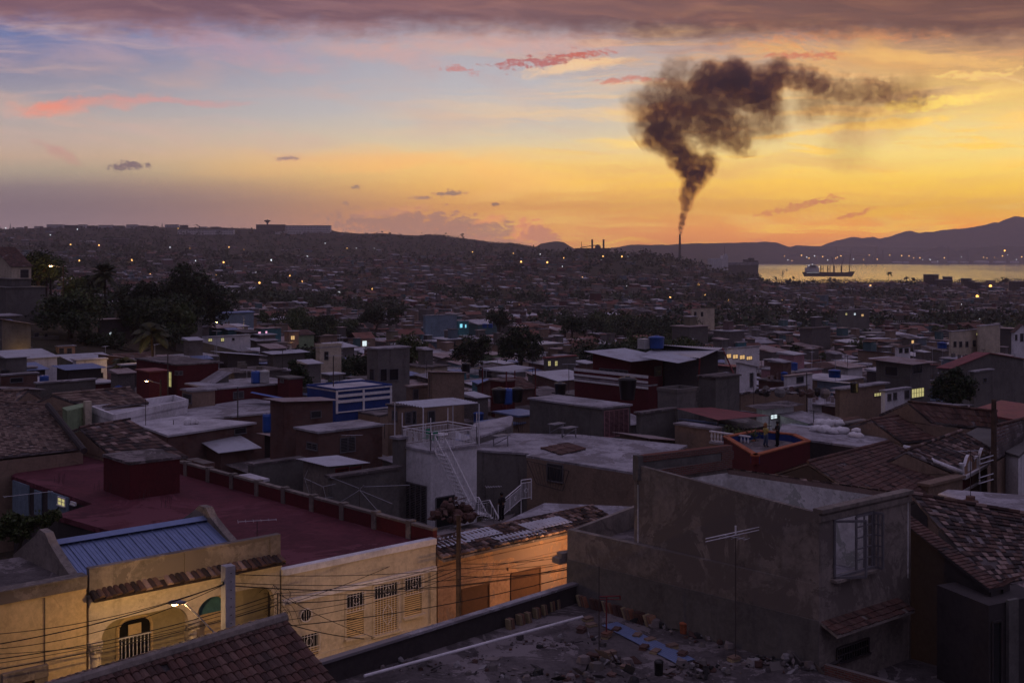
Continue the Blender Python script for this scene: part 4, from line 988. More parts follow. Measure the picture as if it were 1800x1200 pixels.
ZR = 34.8; q1, q2 = P(556, 1161, 39.8), P(1008, 1022, 49.3); q1.z = q2.z = 35.7; S_ = P(1440, 905, 41.3); wdir = (S_.xy-q2.xy).normalized()
near = [q1.xy, q2.xy, S_.xy, S_.xy+wdir*5.5, Vector((10, 27)), Vector((-4, 27))]
root = thing('flat_roof_house', 'near flat-roofed house whose blackened roof is littered with stacked tiles and rubble', 'house', (4, 38, STREET))
mb = MB(); mb.prism(near, STREET, ZR-.2, top=False); mb.build('wall', W('old plaster'), root)
mb = MB(); mb.prism(near, ZR-.2, ZR); mb.build('roof', W('dark roof'), root)
mb = MB(); dd = (q2-q1).normalized(); nn = Vector((-dd.y, dd.x, 0)); mb.box(v3(q1.xy, ZR-.6)-nn*.0, q2-q1, -nn*.16, (0, 0, 1.4)); mb.build('parapet', W('dark wall'), root)
mb = MB(); mb.box(v3(q1.xy, 35.6)+nn*.05, q2-q1, -nn*.32, (0, 0, .1)); mb.build('coping', W('roof concrete'), root)
mb = MB(); a = S_.xy+wdir*.3; mb.box(v3(a, ZR+.002), v3(wdir*5, 0), v3(Vector((wdir.y, -wdir.x))*.22, 0), (0, 0, .35)); mb.build('low_brick_wall', W('brick wall'), root)
RL = root
# things lying on that roof
def on(X, Y, z=ZR): return Pz(X, Y, z)
rr = random.Random(3)
def stack(label, X, Y, n, ang, lean=0, mat='stacked tile', w=.42, l=.26, t=.035, grp=None):
    p = on(X, Y); mb = MB(); d = Vector((math.cos(ang), math.sin(ang), 0)); s = Vector((-d.y, d.x, 0))
    for i in range(n):
        if lean:
            o = p+d*i*t*1.25; up = Vector((0, 0, 1))*.42-d*lean*(1+rr.uniform(-.2, .2)); mb.box(o-s*(l/2+rr.uniform(-.02, .02)), s*l, up, d*t*.8)
        else:
            a = ang+rr.uniform(-.12, .12); mb.cbox(p+Vector((rr.uniform(-.03, .03), rr.uniform(-.03, .03), i*t*1.1)), w, l, t, a)
    return tag(mb.build('tile_stack', W(mat)), label, 'tiles', grp)
G1 = 'salvaged roof tiles stacked on the debris roof'
dA = math.atan2(dd.y, dd.x); wA = math.atan2(wdir.y, wdir.x)
for i, (X, Y, n) in enumerate([(893,1106,7),(912,1098,7),(926,1094,5),(940,1086,6),(953,1080,5),(966,1074,6),(978,1070,4)]):
    stack(['row of upright tiles nearest the camera end of the street parapet', 'second row of upright tiles leaning by the street parapet', 'short row of dark upright tiles by the street parapet', 'middle row of reddish upright tiles by the street parapet', 'fifth row of upright tiles counted from the left by the parapet', 'sixth row of upright tiles counted from the left by the parapet', 'small row of upright tiles nearest the reddish bucket'][i], X, Y, n, dA, .06, grp=G1)
for i, (X, Y, n) in enumerate([(1024,1062,9),(1046,1068,10),(1068,1073,9),(1086,1079,9),(1103,1085,10),(1122,1092,9),(1142,1098,8)]):
    stack(['leaning tile row in the corner of parapet and tall wall', 'second leaning tile row along the tall wall', 'third leaning tile row along the tall wall behind the rusty frame', 'fourth leaning tile row along the tall wall', 'fifth leaning tile row along the tall wall', 'pale leaning tile row beside the black bags', 'last leaning tile row at the bag end of the tall wall'][i], X, Y, n, wA, .16, 'clay tile' if i % 2 else 'stacked tile', .4, .5, .04, grp=G1)
for i, (X, Y, n, lb) in enumerate([(1033,1090,4,'low tile stack at the far end of the white pipe'),(1022,1110,5,'yellowish tile stack by the end of the white pipe'),(1066,1120,6,'tall flat tile stack under the rusty frame'),(1040,1100,3,'reddish tile stack behind the yellowish one'),(1084,1108,3,'flat tile stack on the upper end of the blue sheet'),(1120,1118,3,'brown tile stack at the edge of the blue sheet'),(1143,1126,3,'thin tile stack halfway down the blue sheet'),(1132,1140,4,'dark red tile stack on the middle of the blue sheet'),(1152,1146,3,'dark red tile stack at the lower middle of the blue sheet'),(1181,1138,4,'pale yellow tile stack beside the blue sheet'),(1200,1152,4,'maroon tile stack at the lower end of the blue sheet'),(1055,1160,5,'pale tile stack beside the tall iron rod'),(1072,1150,4,'dark red tile stack on top of the rubble by the iron rod'),(1078,1185,2,'paired slabs lying at the bottom of the roof'),(1100,1172,3,'square grey slabs lying near the bottom of the roof'),(1290,1160,4,'tile stack on a pale sheet by the tall mast')]):
    stack(lb, X, Y, n, dA+(.3 if i % 3 else -.2), 0, ('stacked tile', 'clay tile', 'stacked tile')[i % 3], .42, .28, .035, grp=G1)
mb = MB(); a, b, c, d_ = on(1058, 1100), on(1085, 1094), on(1222, 1160), on(1190, 1168)
for p in (a, b, c, d_): p.z += .05
corr(mb, a, b, c, d_, .1, .012); tag(mb.build('metal_sheet', W('blue tin')), 'long bluish corrugated sheet lying flat among the tile stacks', 'metal sheet')
mb = MB(); mb.tube([on(640, 1205)+Vector((0, 0, .35)), on(1024, 1094)+Vector((0, 0, .25))], .055, 10); tag(mb.build('pipe', W('white paint')), 'long pale pipe crossing the blackened roof', 'pipe')
pb = thing('rusty_frame', 'rusty square steel frame with a tall iron rod on the debris roof', 'frame', on(1053, 1150)); mb = MB()
p, q = on(1053, 1150), on(1066, 1120); t = P(1053, 995, p.y); mb.tube([p, t], .02, 6); mb.build('rod', W('dark metal'), pb)
mb = MB(); tq = Vector((q.x, q.y, zat(1048, q.y))); mb.tube([q, tq], .03, 5); t2 = Vector((tq.x-.3, tq.y, tq.z)); t3 = tq+Vector((.55, .1, 0)); mb.tube([t2, t3], .03, 5); mb.tube([t3, t3-Vector((0, 0, .16))], .03, 5); mb.tube([t2-Vector((0, 0, .1)), t3-Vector((0, 0, .14))], .02, 5); mb.build('frame', W('maroon paint'), pb)
tank('orange bucket standing by the tall wall', on(1202, 1112), .17, .42, 'terracotta paint', name='bucket'); tank('dark barrel at the bottom of the debris roof', on(1158, 1185), .17, .5, 'black plastic', name='barrel'); tank('reddish bucket in the corner under the parapet', on(990, 1062), .14, .34, 'maroon paint', name='bucket')
def heap(label, X, Y, rx, ry, n, name='rubble_heap', mats='rubble', s=.16, zz=ZR, hh=.35, seed=1):
    p = Pz(X, Y, zz); mb = MB(); q = random.Random(seed)
    for _ in range(n):
        a, r = q.random()*6.28, q.random()**.6; c = p+Vector((math.cos(a)*r*rx, math.sin(a)*r*ry, q.random()*hh*(1-r)))
        if q.random() < .5: mb.blob(c, s*(.3+1.7*q.random()**3), q.random()*9, .5, 6, 4)
        else: k_ = .4+1.8*q.random()**2.5; mb.box(c, Vector((q.uniform(-1, 1), q.uniform(-1, 1), q.uniform(-.3, .3))).normalized()*s*2*k_, Vector((q.uniform(-1, 1), q.uniform(-1, 1), q.uniform(-.3, .5))).normalized()*s*1.2*k_, Vector((q.uniform(-.3, .3), q.uniform(-.3, .3), 1))*s*.25)
    return tag(mb.build(name, W(mats)), label, 'rubble', kind='stuff')
heap('rubble and black bags heaped along the foot of the tall wall', 1180, 1098, 1.4, .8, 70, seed=2); heap('dark rubble heaped below the tall mast', 1300, 1125, 2.2, 1., 110, seed=3, hh=.5); heap('broken masonry spread near the low brick wall', 1390, 1165, 1.8, 1.1, 100, seed=4)
heap('pile of broken slabs around the iron rod', 1062, 1165, .9, .6, 40, seed=5); heap('scattered tile shards on the blackened roof', 960, 1130, 2.6, .9, 60, s=.1, hh=.05, seed=6); heap('scattered rubble at the bottom centre of the roof', 1000, 1190, 3., 1., 90, s=.13, hh=.08, seed=7); heap('flakes of concrete scattered on the roof left of the pipe', 800, 1170, 3., 1., 60, s=.11, hh=.03, seed=8); heap('rubble gathered beside the barrel', 1230, 1180, 1.5, .8, 60, s=.13, seed=9)
p = on(1293, 1160); yagi('tall mast with a bow of aluminium rods in front of the tall wall', p, Vector((p.x, p.y, zat(944, p.y))), math.radians(-38), 5, .9, .9)
o = Vector((p.x, p.y, zat(940, p.y))); mb = MB(); sd = Vector((.8, .6, 0))
for k in (0, .11): mb.tube([o-sd*1.6+Vector((0, 0, k)), o+sd*1.3+Vector((0, 0, k))], .02, 5)
mb.tube([o, o+Vector((0, 0, .35))], .035, 6); tag(mb.build('antenna', W('white paint')), 'folded dipole of two long rods on top of the tall mast', 'antenna')

# the tall bare plastered building
root = thing('tall_house', 'tall bare grey plastered building open to the sky with a casement window', 'house', (9.5, 46, 30))
Wc, Sc, Ec, Nc = Vector((5.1, 47.5)), S_.xy, Vector((15.7, 44.8)), Vector((9.5, 50.2)); ZT = 40.5
def wallbox(mb, A, B, z0, z1, t, out=0.):
    d = (B-A).normalized(); n = Vector((d.y, -d.x)); mid = (Wc+Sc+Ec+Nc)/4
    if n.dot(mid-A) > 0: n = -n
    mb.box(v3(A+n*out, z0), v3(B-A, 0), v3(-n*t, 0), (0, 0, z1-z0)); return n
far = q2.xy+Vector((-.25, .3))
mb = MB(); wallbox(mb, far, Sc, 30, 36.6, .5, .04); mb.build('lower_wall', W('concrete'), root)
mb = MB(); wallbox(mb, far, Sc, 36.6, 37.9, .3); wallbox(mb, Wc, Sc, 37.9, ZT-.0, .2)
q_ = (Sc-Wc).normalized(); e_ = Vector((-q_.y, q_.x))*.2; e_ = e_ if e_.dot((Wc+Sc+Ec+Nc)/4-Wc) > 0 else -e_; mb.prism([Wc, Sc, Sc+e_, Wc+e_], ZT-.01, [ZT+.62, ZT, ZT, ZT+.62])
# window face with a real opening
d = (Ec-Sc).normalized(); s0, s1 = span(Sc, d, 1466), span(Sc, d, 1534); z0, z1 = zat(1008, 42.3), zat(906, 42.3)
wallbox(mb, Sc, Sc+d*s0, 30, ZT, .2); wallbox(mb, Sc+d*s1, Ec, 30, ZT, .2); wallbox(mb, Sc+d*s0, Sc+d*s1, 30, z0, .2); wallbox(mb, Sc+d*s0, Sc+d*s1, z1, ZT, .2)
wallbox(mb, Ec, Nc, 30, ZT-.25, .2); wallbox(mb, Wc, Nc, 30, ZT, .2); mb.build('wall', W('old plaster'), root)
def inw(A): m_ = (Wc+Sc+Ec+Nc)/4; return A+(m_-A).normalized()*.3
i4 = [inw(p) for p in (Wc, Sc, Ec, Nc)]; mb = MB(); wallbox(mb, Nc, Ec, 37.2, ZT-.12, .03, -.205); wallbox(mb, Wc, Nc, 37.2, ZT-.2, .03, -.205); wallbox(mb, Wc, Sc, 37.2, ZT-.3, .03, -.205); mb.build('inner_wall', W('inner wall'), root)
mb = MB(); mb.prism(i4, 37.0, 37.2); mb.build('floor', W('roof concrete'), root)
mb = MB(); wallbox(mb, Sc, Ec, ZT+.002, ZT+.14, .42, .14); wallbox(mb, Sc, Ec, ZT-.32, ZT-.1, .1, .07); mb.build('cornice', W('old plaster'), root)
mb = MB(); dn_ = (Ec-Nc); 
tiles(mb, v3(Nc, ZT-.02), v3(Ec, ZT-.02), v3(Ec+(Sc-Ec).normalized()*.26, ZT-.02), v3(Nc+(Wc-Nc).normalized()*.26, ZT-.02), w=.28, l=.4, kind='flat'); wallbox(mb, Nc, Ec, ZT-.248, ZT-.05, .3, .06); mb.build('tile_coping', W('dark tile'), root)
mb = MB(); wallbox(mb, Wc+Vector((.25, -.1)), Nc, ZT+.002, ZT+.38, .3, .0); wallbox(mb, Wc, Nc, ZT+.75, ZT+1.0, .34, .02); wallbox(mb, Nc-(Nc-Wc).normalized()*.6, Nc+(Nc-Wc).normalized()*.1, ZT+.38, ZT+.75, .32, .01); mb.build('brick_course', W('brick wall'), root)
mb = MB(); wallbox(mb, Wc, Nc-(Nc-Wc).normalized()*.6, ZT+.382, ZT+.748, .26, -.02); wallbox(mb, Wc-(Nc-Wc).normalized()*.05, Wc+(Nc-Wc).normalized()*.22, ZT, ZT+1.02, .36, .03); mb.build('plaster_course', W('concrete'), root)
n = Vector((d.y, -d.x)); n3 = v3(n, 0); d3 = v3(d, 0); a = v3(Sc+d*s0, z0); w = s1-s0
mb = MB()
for s in (0, w): bar(mb, a+d3*s, a+d3*s+Vector((0, 0, z1-z0)), n3, .1, .04)
bar(mb, a, a+d3*w, n3, .1, .1); bar(mb, a+Vector((0, 0, z1-z0)), a+d3*w+Vector((0, 0, z1-z0)), n3, .1, .04); win = mb.build('window', W('frame paint'), root)
def leaf(o, dir_, wd, hh, bars):
    m = MB(); o = Vector(o); e = Vector((dir_.x, dir_.y, 0)).normalized()*wd; k = n3 if abs(e.normalized().dot(n3)) < .9 else d3; h3 = Vector((0, 0, hh))
    for p, q in ((o, o+h3), (o+e, o+e+h3), (o, o+e), (o+h3, o+e+h3)): bar(m, p, q, k, .09, .03)
    for i in range(1, bars): bar(m, o+h3*i/bars, o+e+h3*i/bars, k, .05, .02)
    if bars > 1: bar(m, o+e/2, o+e/2+h3, k, .05, .02)
    m.build('casement', W('frame paint'), win)
leaf(a+n3*.03, (n*.55+d*.85), w*.5, z1-z0-.1, 1); leaf(a+d3*w*.55+n3*.03, d, w*.42, z1-z0-.1, 5); leaf(a+d3*w+n3*.05, (n*.9+d*.2), .35, z1-z0-.1, 5)
mb = MB(); mb.box(a-d3*.2-Vector((0, 0, .14)), d3*(w+.4), n3*.28, (0, 0, .1)); mb.build('sill', W('old plaster'), root)
# awning ledge and low opening
a1, a2 = Sc+d*.05, Sc+d*span(Sc, d, 1578); mb = MB(); q = [v3(a1, 36.55), v3(a2, 36.55), v3(a2+n*.75, 36.25), v3(a1+n*.75, 36.25)]; slab(mb, q, .1); mb.build('ledge', W('old plaster'), root)
mb = MB(); tiles(mb, *[p+Vector((0, 0, .01)) for p in q], w=.2, l=.25, kind='flat'); mb.build('ledge_tiles', W('clay tile'), root)
opening(root, Sc+d*span(Sc, d, 1470), Sc+d*span(Sc, d, 1526), zat(1165, 42), zat(1128, 42.6), n, 'grille', 0, 'dark metal')
FOOT.append((9.5, 46, 6))
root = thing('roof_terrace', 'small walled roof terrace with a dark floor left of the tall building', 'terrace', (5.5, 51, 30)); T4 = [far, Wc, Vector((8.6, 52.2)), Vector((5.9, 54.6))]
mb = MB(); mb.prism(T4, 30, 36.9); mb.build('floor', W('dark roof'), root)
mb = MB(); ctr = sum(T4, Vector((0, 0)))/4
for A, B in ((T4[3], T4[0]), (T4[2], T4[3])):
    dd_ = (B-A).normalized(); m = Vector((-dd_.y, dd_.x))*.2
    if m.dot(ctr-A) < 0: m = -m
    mb.prism([A, B, B+m, A+m], 36.902, 37.85)
mb.build('parapet', W('old plaster'), root)
cb = MB(); p = v3(far, 36.9); cb.box(p+Vector((-.35, -.1, -.5)), (.7, .5, 0), (-.3, .35, 0), (0, 0, .25)); cb.box(p+Vector((-.25, -.05, -.25)), (.55, .4, 0), (-.2, .3, 0), (0, 0, .2)); cb.build('corner_cornice', W('old plaster'), root)

# house with the falling brick coping on the right
root = thing('house', 'dark house with a long falling brick coping beside the tall building', 'house', (17, 43, 30))
g0, g1, g2 = P(1568, 905, 47.0), P(1742, 1040, 41.2), P(1775, 1022, 42.0)
mb = MB(); mb.face([v3(g0.xy, 31), v3(g1.xy, 31), g1, g0]); mb.face([v3(g1.xy, 31), v3(g2.xy, 31), g2, g1]); k = Vector((.6, .35, 0)); mb.face([v3(g0.xy+k.xy, 31), v3(g1.xy+k.xy, 31), g1+k, g0+k]); mb.face([g0, g1, g1+k, g0+k]); mb.build('wall', W('dark wall'), root)
sd = Vector((.62, .36, 0)); mb = MB(); q = [g0+sd+Vector((0, 0, .1)), g0+Vector((0, 0, .1))-sd*.15, g1+Vector((0, 0, .1))-sd*.15, g1+sd+Vector((0, 0, .1))]; slab(mb, q, .1, 0); mb.build('coping_bed', W('dark wall'), root)
mb = MB(); tiles(mb, *[p+Vector((0, 0, .01)) for p in q], w=.25, l=.22, kind='flat', jit=.4); q2_ = [g1+sd+Vector((0, 0, .1)), g2+sd+Vector((0, 0, .15)), g2-sd*.1+Vector((0, 0, .15)), g1-sd*.15+Vector((0, 0, .1))]; tiles(mb, *q2_, w=.25, l=.25, kind='flat', jit=.4); mb.build('brick_coping', W('clay tile'), root)
tile_plane(root, [P(1602, 868, 49.5), P(1850, 912, 47.5), P(1850, 1010, 44), P(1742, 1030, 42.2)], 'dark tile', .3, .36, 'flat', .22, ridge=True)
mb = MB(); corr(mb, P(1704, 988, 44.6), P(1840, 1004, 44.5), P(1840, 1040, 42.6), P(1746, 1026, 42.6), .28, .03); mb.build('metal_sheet', W('rusty tin'), root)
FOOT.append((19, 46, 5))
root = thing('outbuilding', 'dark outbuilding with a tall narrow doorway in the bottom right corner', 'outbuilding', (17.5, 39.5, 31))
a, b = P(1738, 1060, 40.2), P(1830, 1050, 41.5); mb = MB(); mb.prism([a.xy, b.xy, b.xy+Vector((-.6, 2.5)), a.xy+Vector((-.9, 2.5))], 31, 37.5); mb.build('wall', W('dark wall'), root)
d = (b.xy-a.xy).normalized(); n = Vector((d.y, -d.x)); opening(root, a.xy+d*.15, a.xy+d*.62, 34.2, 36.9, n, 'dark', 0, 'dark metal'); mb = MB(); p = a.xy+d*.85+n*.03; mb.box(v3(p, 33), v3(d*.5, 0), v3(n*.14, 0), (0, 0, 4.6)); mb.build('pillar', W('concrete'), root)
mb = MB(); mb.prism([Sc+Vector((.1, .1)), Vector((16.5, 36)), Vector((20, 40)), Ec], 33, 34.0); tag(mb.build('courtyard_floor', W('dark roof')), kind='structure')

# poles, lamp and cables of the street
lp = P(312, 1049, 42.5); post = P(384, 1119, 42.6)
root = thing('street_lamp', 'lit street lamp on a curved arm in front of the arcaded house', 'street lamp', (post.x, post.y, STREET))
mb = MB(); mb.tube([(post.x, post.y, STREET), post], .06, 8); mb.build('post', W('grey paint'), root)
mb = MB(); dl = (post-lp); hd = dl.normalized(); mb.tube([post, lerp(post, lp, .5)+Vector((0, 0, .05)), lp+hd*.5+Vector((0, 0, .04)), lp+hd*.25+Vector((0, 0, .05))], .032, 7); mb.build('arm', W('grey paint'), root)
hv = Vector((lp.x-post.x, lp.y-post.y, 0)).normalized(); lamp_head(root, lp+hd*.3, hv, 1.05)
point(lp-Vector((0, 0, .25)), 1500); l2 = FL(962)+OUT*3.6
root = thing('street_lamp', 'lamp hidden behind the concrete corner that lights the orange front', 'street lamp', (l2.x, l2.y, STREET)); mb = MB(); mb.tube([(l2.x+1.6, l2.y+.6, STREET), (l2.x+1.6, l2.y+.6, 34.4), (l2.x+.3, l2.y+.1, 34.8)], .06, 7); mb.build('post', W('grey paint'), root); lamp_head(root, (l2.x+.3, l2.y+.1, 34.75), Vector((-1, -.3, 0)))
point((l2.x, l2.y, 34.45), 760, .12, (1, .5, .22))
l3 = P(742, 1114, 49.2); root = thing('street_lamp', 'low lamp added out of sight behind the near parapet to light the pale yellow front', 'street lamp', (l3.x+.9, l3.y, STREET)); mb = MB(); mb.tube([(l3.x+.9, l3.y, STREET), (l3.x+.9, l3.y, l3.z-.1), (l3.x+.2, l3.y, l3.z)], .05, 6); mb.build('post', W('grey paint'), root); lamp_head(root, (l3.x+.2, l3.y, l3.z), Vector((-1, 0, 0)), .8)
point(l3-Vector((.1, 0, .2)), 190, .12, (1, .6, .36))  # unseen extra lamp, added to brighten the pale yellow front
cp, ctop, cbot = pole('square concrete pole with bolt holes rising above the near tiled roof', 401, 993, 1300, 41.0, .19, 'concrete pole', True)
mb = MB(); hx = Vector((math.cos(A1), math.sin(A1), 0)); hn = Vector((hx.y, -hx.x, 0)); 
for i in range(9): mb.tube([ctop-Vector((0, 0, .25+.3*i))+hn*.17+hx*.02, ctop-Vector((0, 0, .25+.3*i))+hn*.2+hx*.02], .022, 6)
mb.build('bolt_hole', W('void'), cp)
for z in (.6,): m = MB(); m.tube([ctop-Vector((0, 0, z))-hx*.24, ctop-Vector((0, 0, z))-hx*.18], .07, 8); m.build('insulator', W('black plastic'), cp)
wp, wt, wb = pole('leaning wooden pole in front of the orange house', 806, 905, 1200, 53.0, .12)
sp, st_, sb = pole('thin metal service mast beside the cream column', 488, 1042, 1260, 49.2, .035, 'dark metal')
c1 = ctop-Vector((0, 0, .62)); rc = random.Random(8)
def offs(p, dx, dz): return Vector((p.x+dx, p.y, p.z+dz))
ends = [(P(-40, 1137, 40.5), c1, .25), (P(-40, 1142, 40.6), c1, .5), (P(-40, 1116, 41.), c1, .35), (P(-40, 1162, 41), st_, .35), (P(-40, 1170, 41), offs(st_, 0, -.2), .3), (P(-40, 1150, 41), offs(st_, 0, -.35), .5), (P(-40, 1182, 41), offs(st_, 0, -.5), .2),
 (c1, P(1015, 985, 55), .5), (offs(c1, 0, .3), P(1015, 968, 55), .45), (offs(c1, 0, -.1), P(1015, 992, 55), .6), (st_, P(806, 985, 53), .3), (offs(st_, 0, -.1), P(1010, 998, 55), .35), (offs(st_, 0, -.4), P(806, 1000, 53), .45), (P(500, 1090, 47), P(806, 1008, 53), .25), (P(500, 1075, 48), P(780, 1002, 53), .35), (P(500, 1100, 47), P(1010, 1010, 54), .3), (P(806, 990, 53), P(1012, 975, 56), .15), (P(806, 998, 53), P(1012, 983, 56), .2), (P(806, 1012, 53), P(1012, 996, 56), .2), (P(500, 1062, 49), P(768, 955, 57), .2), (offs(st_, 0, 0), P(660, 1120, 50), .15), (P(500, 1094, 47), P(640, 1122, 49), .1)]
for i, (a, b, s) in enumerate(ends): cable('thin black cable sagging above the street before the lit house fronts', (a, b), s, .013 if i % 3 else .02)
mb = MB()
for i in range(26):
    a = st_+Vector((rc.uniform(-.35, .5), rc.uniform(-.1, .1), rc.uniform(-.7, .15))); b = a+Vector((rc.uniform(-.5, .5), 0, rc.uniform(-.5, .3))); c = b+Vector((rc.uniform(-.4, .4), 0, rc.uniform(-.7, .2))); mb.tube([a, lerp(a, b, .6)+Vector((0, 0, .1)), b, c], .008, 4)
tag(mb.build('cable_tangle', W('cable')), 'tangle of loose wires on the thin service mast', 'cables')
yagi('small aerial on the red roof behind the blue metal roof', Pz(452, 944, zr), Pz(452, 944, zr)+Vector((0, 0, .85)), math.radians(15), 6, 1.9, .8)
yagi('leaning aerial on the patio edge left of the red roof', P(55, 950, 60), P(50, 868, 60), math.radians(35), 4, 2.4, .5)
# ------------------------------------------------------------------ middle distance, house by house
def troof(label, quad, zb, mat='clay tile', wm='tan wall', kind='flat', w=.36, l=.4, miss=.04, back=True, name='house'):
    q = [Pz(*p) for p in quad]; ctr = sum(q, Vector())/4; root = thing(name, label, 'house', (ctr.x, ctr.y, zb)); FOOT.append((ctr.x, ctr.y, ((q[0]-q[2]).length)*.45))
    drop = (q[0].z+q[1].z-q[2].z-q[3].z)/2; mb = MB()
    if back:
        b0, b1 = q[0]+(q[0]-q[3])*.8, q[1]+(q[1]-q[2])*.8; b0.z = b1.z = q[0].z-abs(drop)*.8
        mb.prism([b0.xy, b1.xy, q[2].xy, q[3].xy], zb-1, [b0.z-.3, b1.z-.3, q[2].z-.3, q[3].z-.3], bottom=False)
        for a, b, c in ((b0, q[0], q[3]), (b1, q[1], q[2])): mb.face([a-Vector((0, 0, .25)), b-Vector((0, 0, .2)), c-Vector((0, 0, .25))])
    else: mb.prism([p.xy for p in q], zb-1, [p.z-.25 for p in q], bottom=False)
    mb.build('wall', W(wm), root); tile_plane(root, q, mat, w, l, kind, miss)
    if back: tile_plane(root, [q[1]-Vector((0, 0, .01)), q[0]-Vector((0, 0, .01)), b0, b1], mat, w, l, kind, miss, 'rear_roof', ridge=False)
    return root, q
bx('windowless dark red block standing on the wide red roof', 182, 228, 316, 812, 864, 'red wall', 'dark roof', D=66.5, name='roof_block', cat='block', over=.06)
# left side tiled roofs
troof('large pale tiled roof with a black mortar hip at the left edge', [(-90,700,38.6),(84,712,38.6),(146,786,36.6),(-90,812,36.8)], 31, 'pale tile', miss=.05, w=.3, l=.46)
mb = MB(); a, b = Pz(84, 712, 38.75), Pz(148, 792, 36.6); mb.tube([a, b], .22, 8); tag(mb.build('roof_hip', W('dark wall')), 'black mortar hip running down the edge of the large pale tiled roof', 'roof hip')
troof('dark tiled roof behind the red block', [(140,752,37.4),(228,737,37.4),(330,802,35.9),(205,806,35.9)], 31, 'dark tile', w=.4, l=.45)
troof('pale tiled roof above the long bluish parapet', [(92,693,37.6),(228,681,37.6),(262,707,36.2),(160,716,36.3)], 30.5, 'pale tile', w=.42, l=.5, miss=.07)
troof('small tiled roof with a yellow gable at the far left', [(-60,690,38.0),(50,685,38),(86,708,36.6),(-60,730,36.8)], 30.5, 'pale tile', w=.42, l=.5, miss=.07)
r_, p2, ct = flat('green wall with a stepped cream top and pillar beside the pale tiles', [(110,716),(150,707),(158,712),(118,722)], 36.7, 31, 'green wall', 'green wall')
mb = MB(); a = Pz(156, 708, 37.0); mb.cbox((a.x, a.y-.3, 32), .55, .5, 5.2, A1); mb.build('pillar', W('cream wall'), r_)
flat('low house with a long pale bluish parapet and a drip ledge', [(160,724),(306,704),(330,712),(200,740)], 35.9, 31, 'white wall', 'white roof', par=.55, parmat='white wall')
flat('pale flat roof with a white sack on it over brick walls', [(236,742),(318,731),(446,742),(296,764)], 35.4, 30.6, 'brick wall', 'white roof', [(2,412,752,432,762,'dark')], over=.25)
mb = MB(); a = Pz(336, 746, 35.4)
for i in range(3): mb.blob(a+Vector((i*.35-.3, i*.1, .22)), .34-.06*i, i, .3, 10, 7)
tag(mb.build('sack', W('sack cloth'), smooth=True), 'white sack lying on the pale flat roof', 'sack')
mb = MB(); a = Pz(256, 747, 35.4); mb.tube([a, a+Vector((0, 0, 2.2))], .03, 5); tag(mb.build('mast', W('dark metal')), 'thin mast at the left corner of the pale flat roof', 'mast')
flat('long low roof with a concrete cistern and brick side behind the pale roof', [(300,724),(440,700),(560,716),(330,738)], 35.2, 30.5, 'brick wall', 'roof concrete', over=.2)
bx('square concrete cistern with a dark hole on the long low roof', 320, 338, 378, 686, 712, 'tan wall', 'roof concrete', D=108, name='cistern', cat='cistern', wins=[(322,692,337,708,'dark')])
bx('brick house with a ragged corrugated roof and one black window', 475, 500, 585, 712, 800, 'brick wall', 'rusty tin', 'tinu', D=92, slope=.06, over=.3, wins=[(546,722,564,734,'dark')])
bx('lower brick house with a slatted shutter behind the shed', 520, 560, 672, 758, 810, 'brick wall', 'roof concrete', D=88, wins=[(598,768,624,794,'wlouver'),(540,778,558,790,'louver')])
flat('grey flat roof over tan brick beside the blue and white wall', [(585,716),(668,730),(700,722),(620,706)], 35.0, 30.5, 'tan wall', 'dark roof')
# the low bits between the red roof and the shed
bx('open concrete box with white rims beside the red roof parapet', 327, 358, 378, 815, 838, 'brick wall', 'roof concrete', 'open', D=76, name='concrete_box', cat='box')
bx('low slab-roofed cistern in front of the big concrete cube', 372, 400, 466, 850, 868, 'concrete', 'white roof', D=70.5, name='cistern', cat='cistern', over=.2)
bx('big rough concrete cube with a dark gap', 436, 446, 536, 815, 866, 'concrete', 'dark roof', D=78, over=.05, name='outbuilding', cat='outbuilding')
bx('small shed with a maroon frame and a corrugated roof', 533, 580, 638, 822, 880, 'old plaster', 'tin', 'tinu', D=76, slope=.04, over=.2, wins=[(590,822,612,836,'wlouver'),(616,820,634,834,'wlouver')], name='shed', cat='shed', trim='maroon paint')
r_, _, _ = bx('long blank grey wall below the little shed', 582, 584, 702, 836, 925, 'concrete', 'dark roof', D=72, name='yard_wall', cat='wall')
# white house with the railed terrace
hw, wp_, wz = bx('white two storey house with an iron railed terrace and outside stair', 707, 757, 838, 792, 955, 'white wall', 'roof concrete', D=76, over=.1, wins=[(766,872,798,925,'dark'),(712,850,750,915,'louver')])
mb = MB(); c = wp_
for i in (0, 1, 2, 3): rails(mb, v3(c[i], wz), v3(c[(i+1) % 4], wz), 1.25, 1.6, .13, .016)
for i, k in ((0, 0), (1, 0), (3, 0), (2, 0)): mb.tube([v3(c[i], wz), v3(c[i], wz+2.2)], .035, 5)
mb.build('railing', W('white paint'), hw)
mb = MB(); d = (c[1]-c[0]).normalized(); n = Vector((d.y, -d.x)); s0 = v3(c[0]+d*.3+n*.05, wz); s1 = P(818, 903, 74.6); pl = s1+v3(d*1.1, 0); s2 = P(862, 940, 74.4); w_ = v3(n*.0+d*.0, 0)
wv_ = v3(n*1.15, 0)
for o in (Vector(), wv_):
    mb.tube([s0+o, s1+o], .07, 6); mb.tube([s0+o+Vector((0, 0, .95)), s1+o+Vector((0, 0, .95))], .05, 5); mb.tube([pl+o, s2+o], .07, 6); mb.tube([pl+o+Vector((0, 0, .95)), s2+o+Vector((0, 0, .95))], .05, 5)
    for i in range(17): p = lerp(s0, s1, i/16)+o; mb.tube([p, p+Vector((0, 0, .95))], .022, 4)
    for i in range(7): p = lerp(pl, s2, i/6)+o; mb.tube([p, p+Vector((0, 0, .95))], .022, 4)
    rails(mb, s1+o, pl+o, .95, 1., .13, .016)
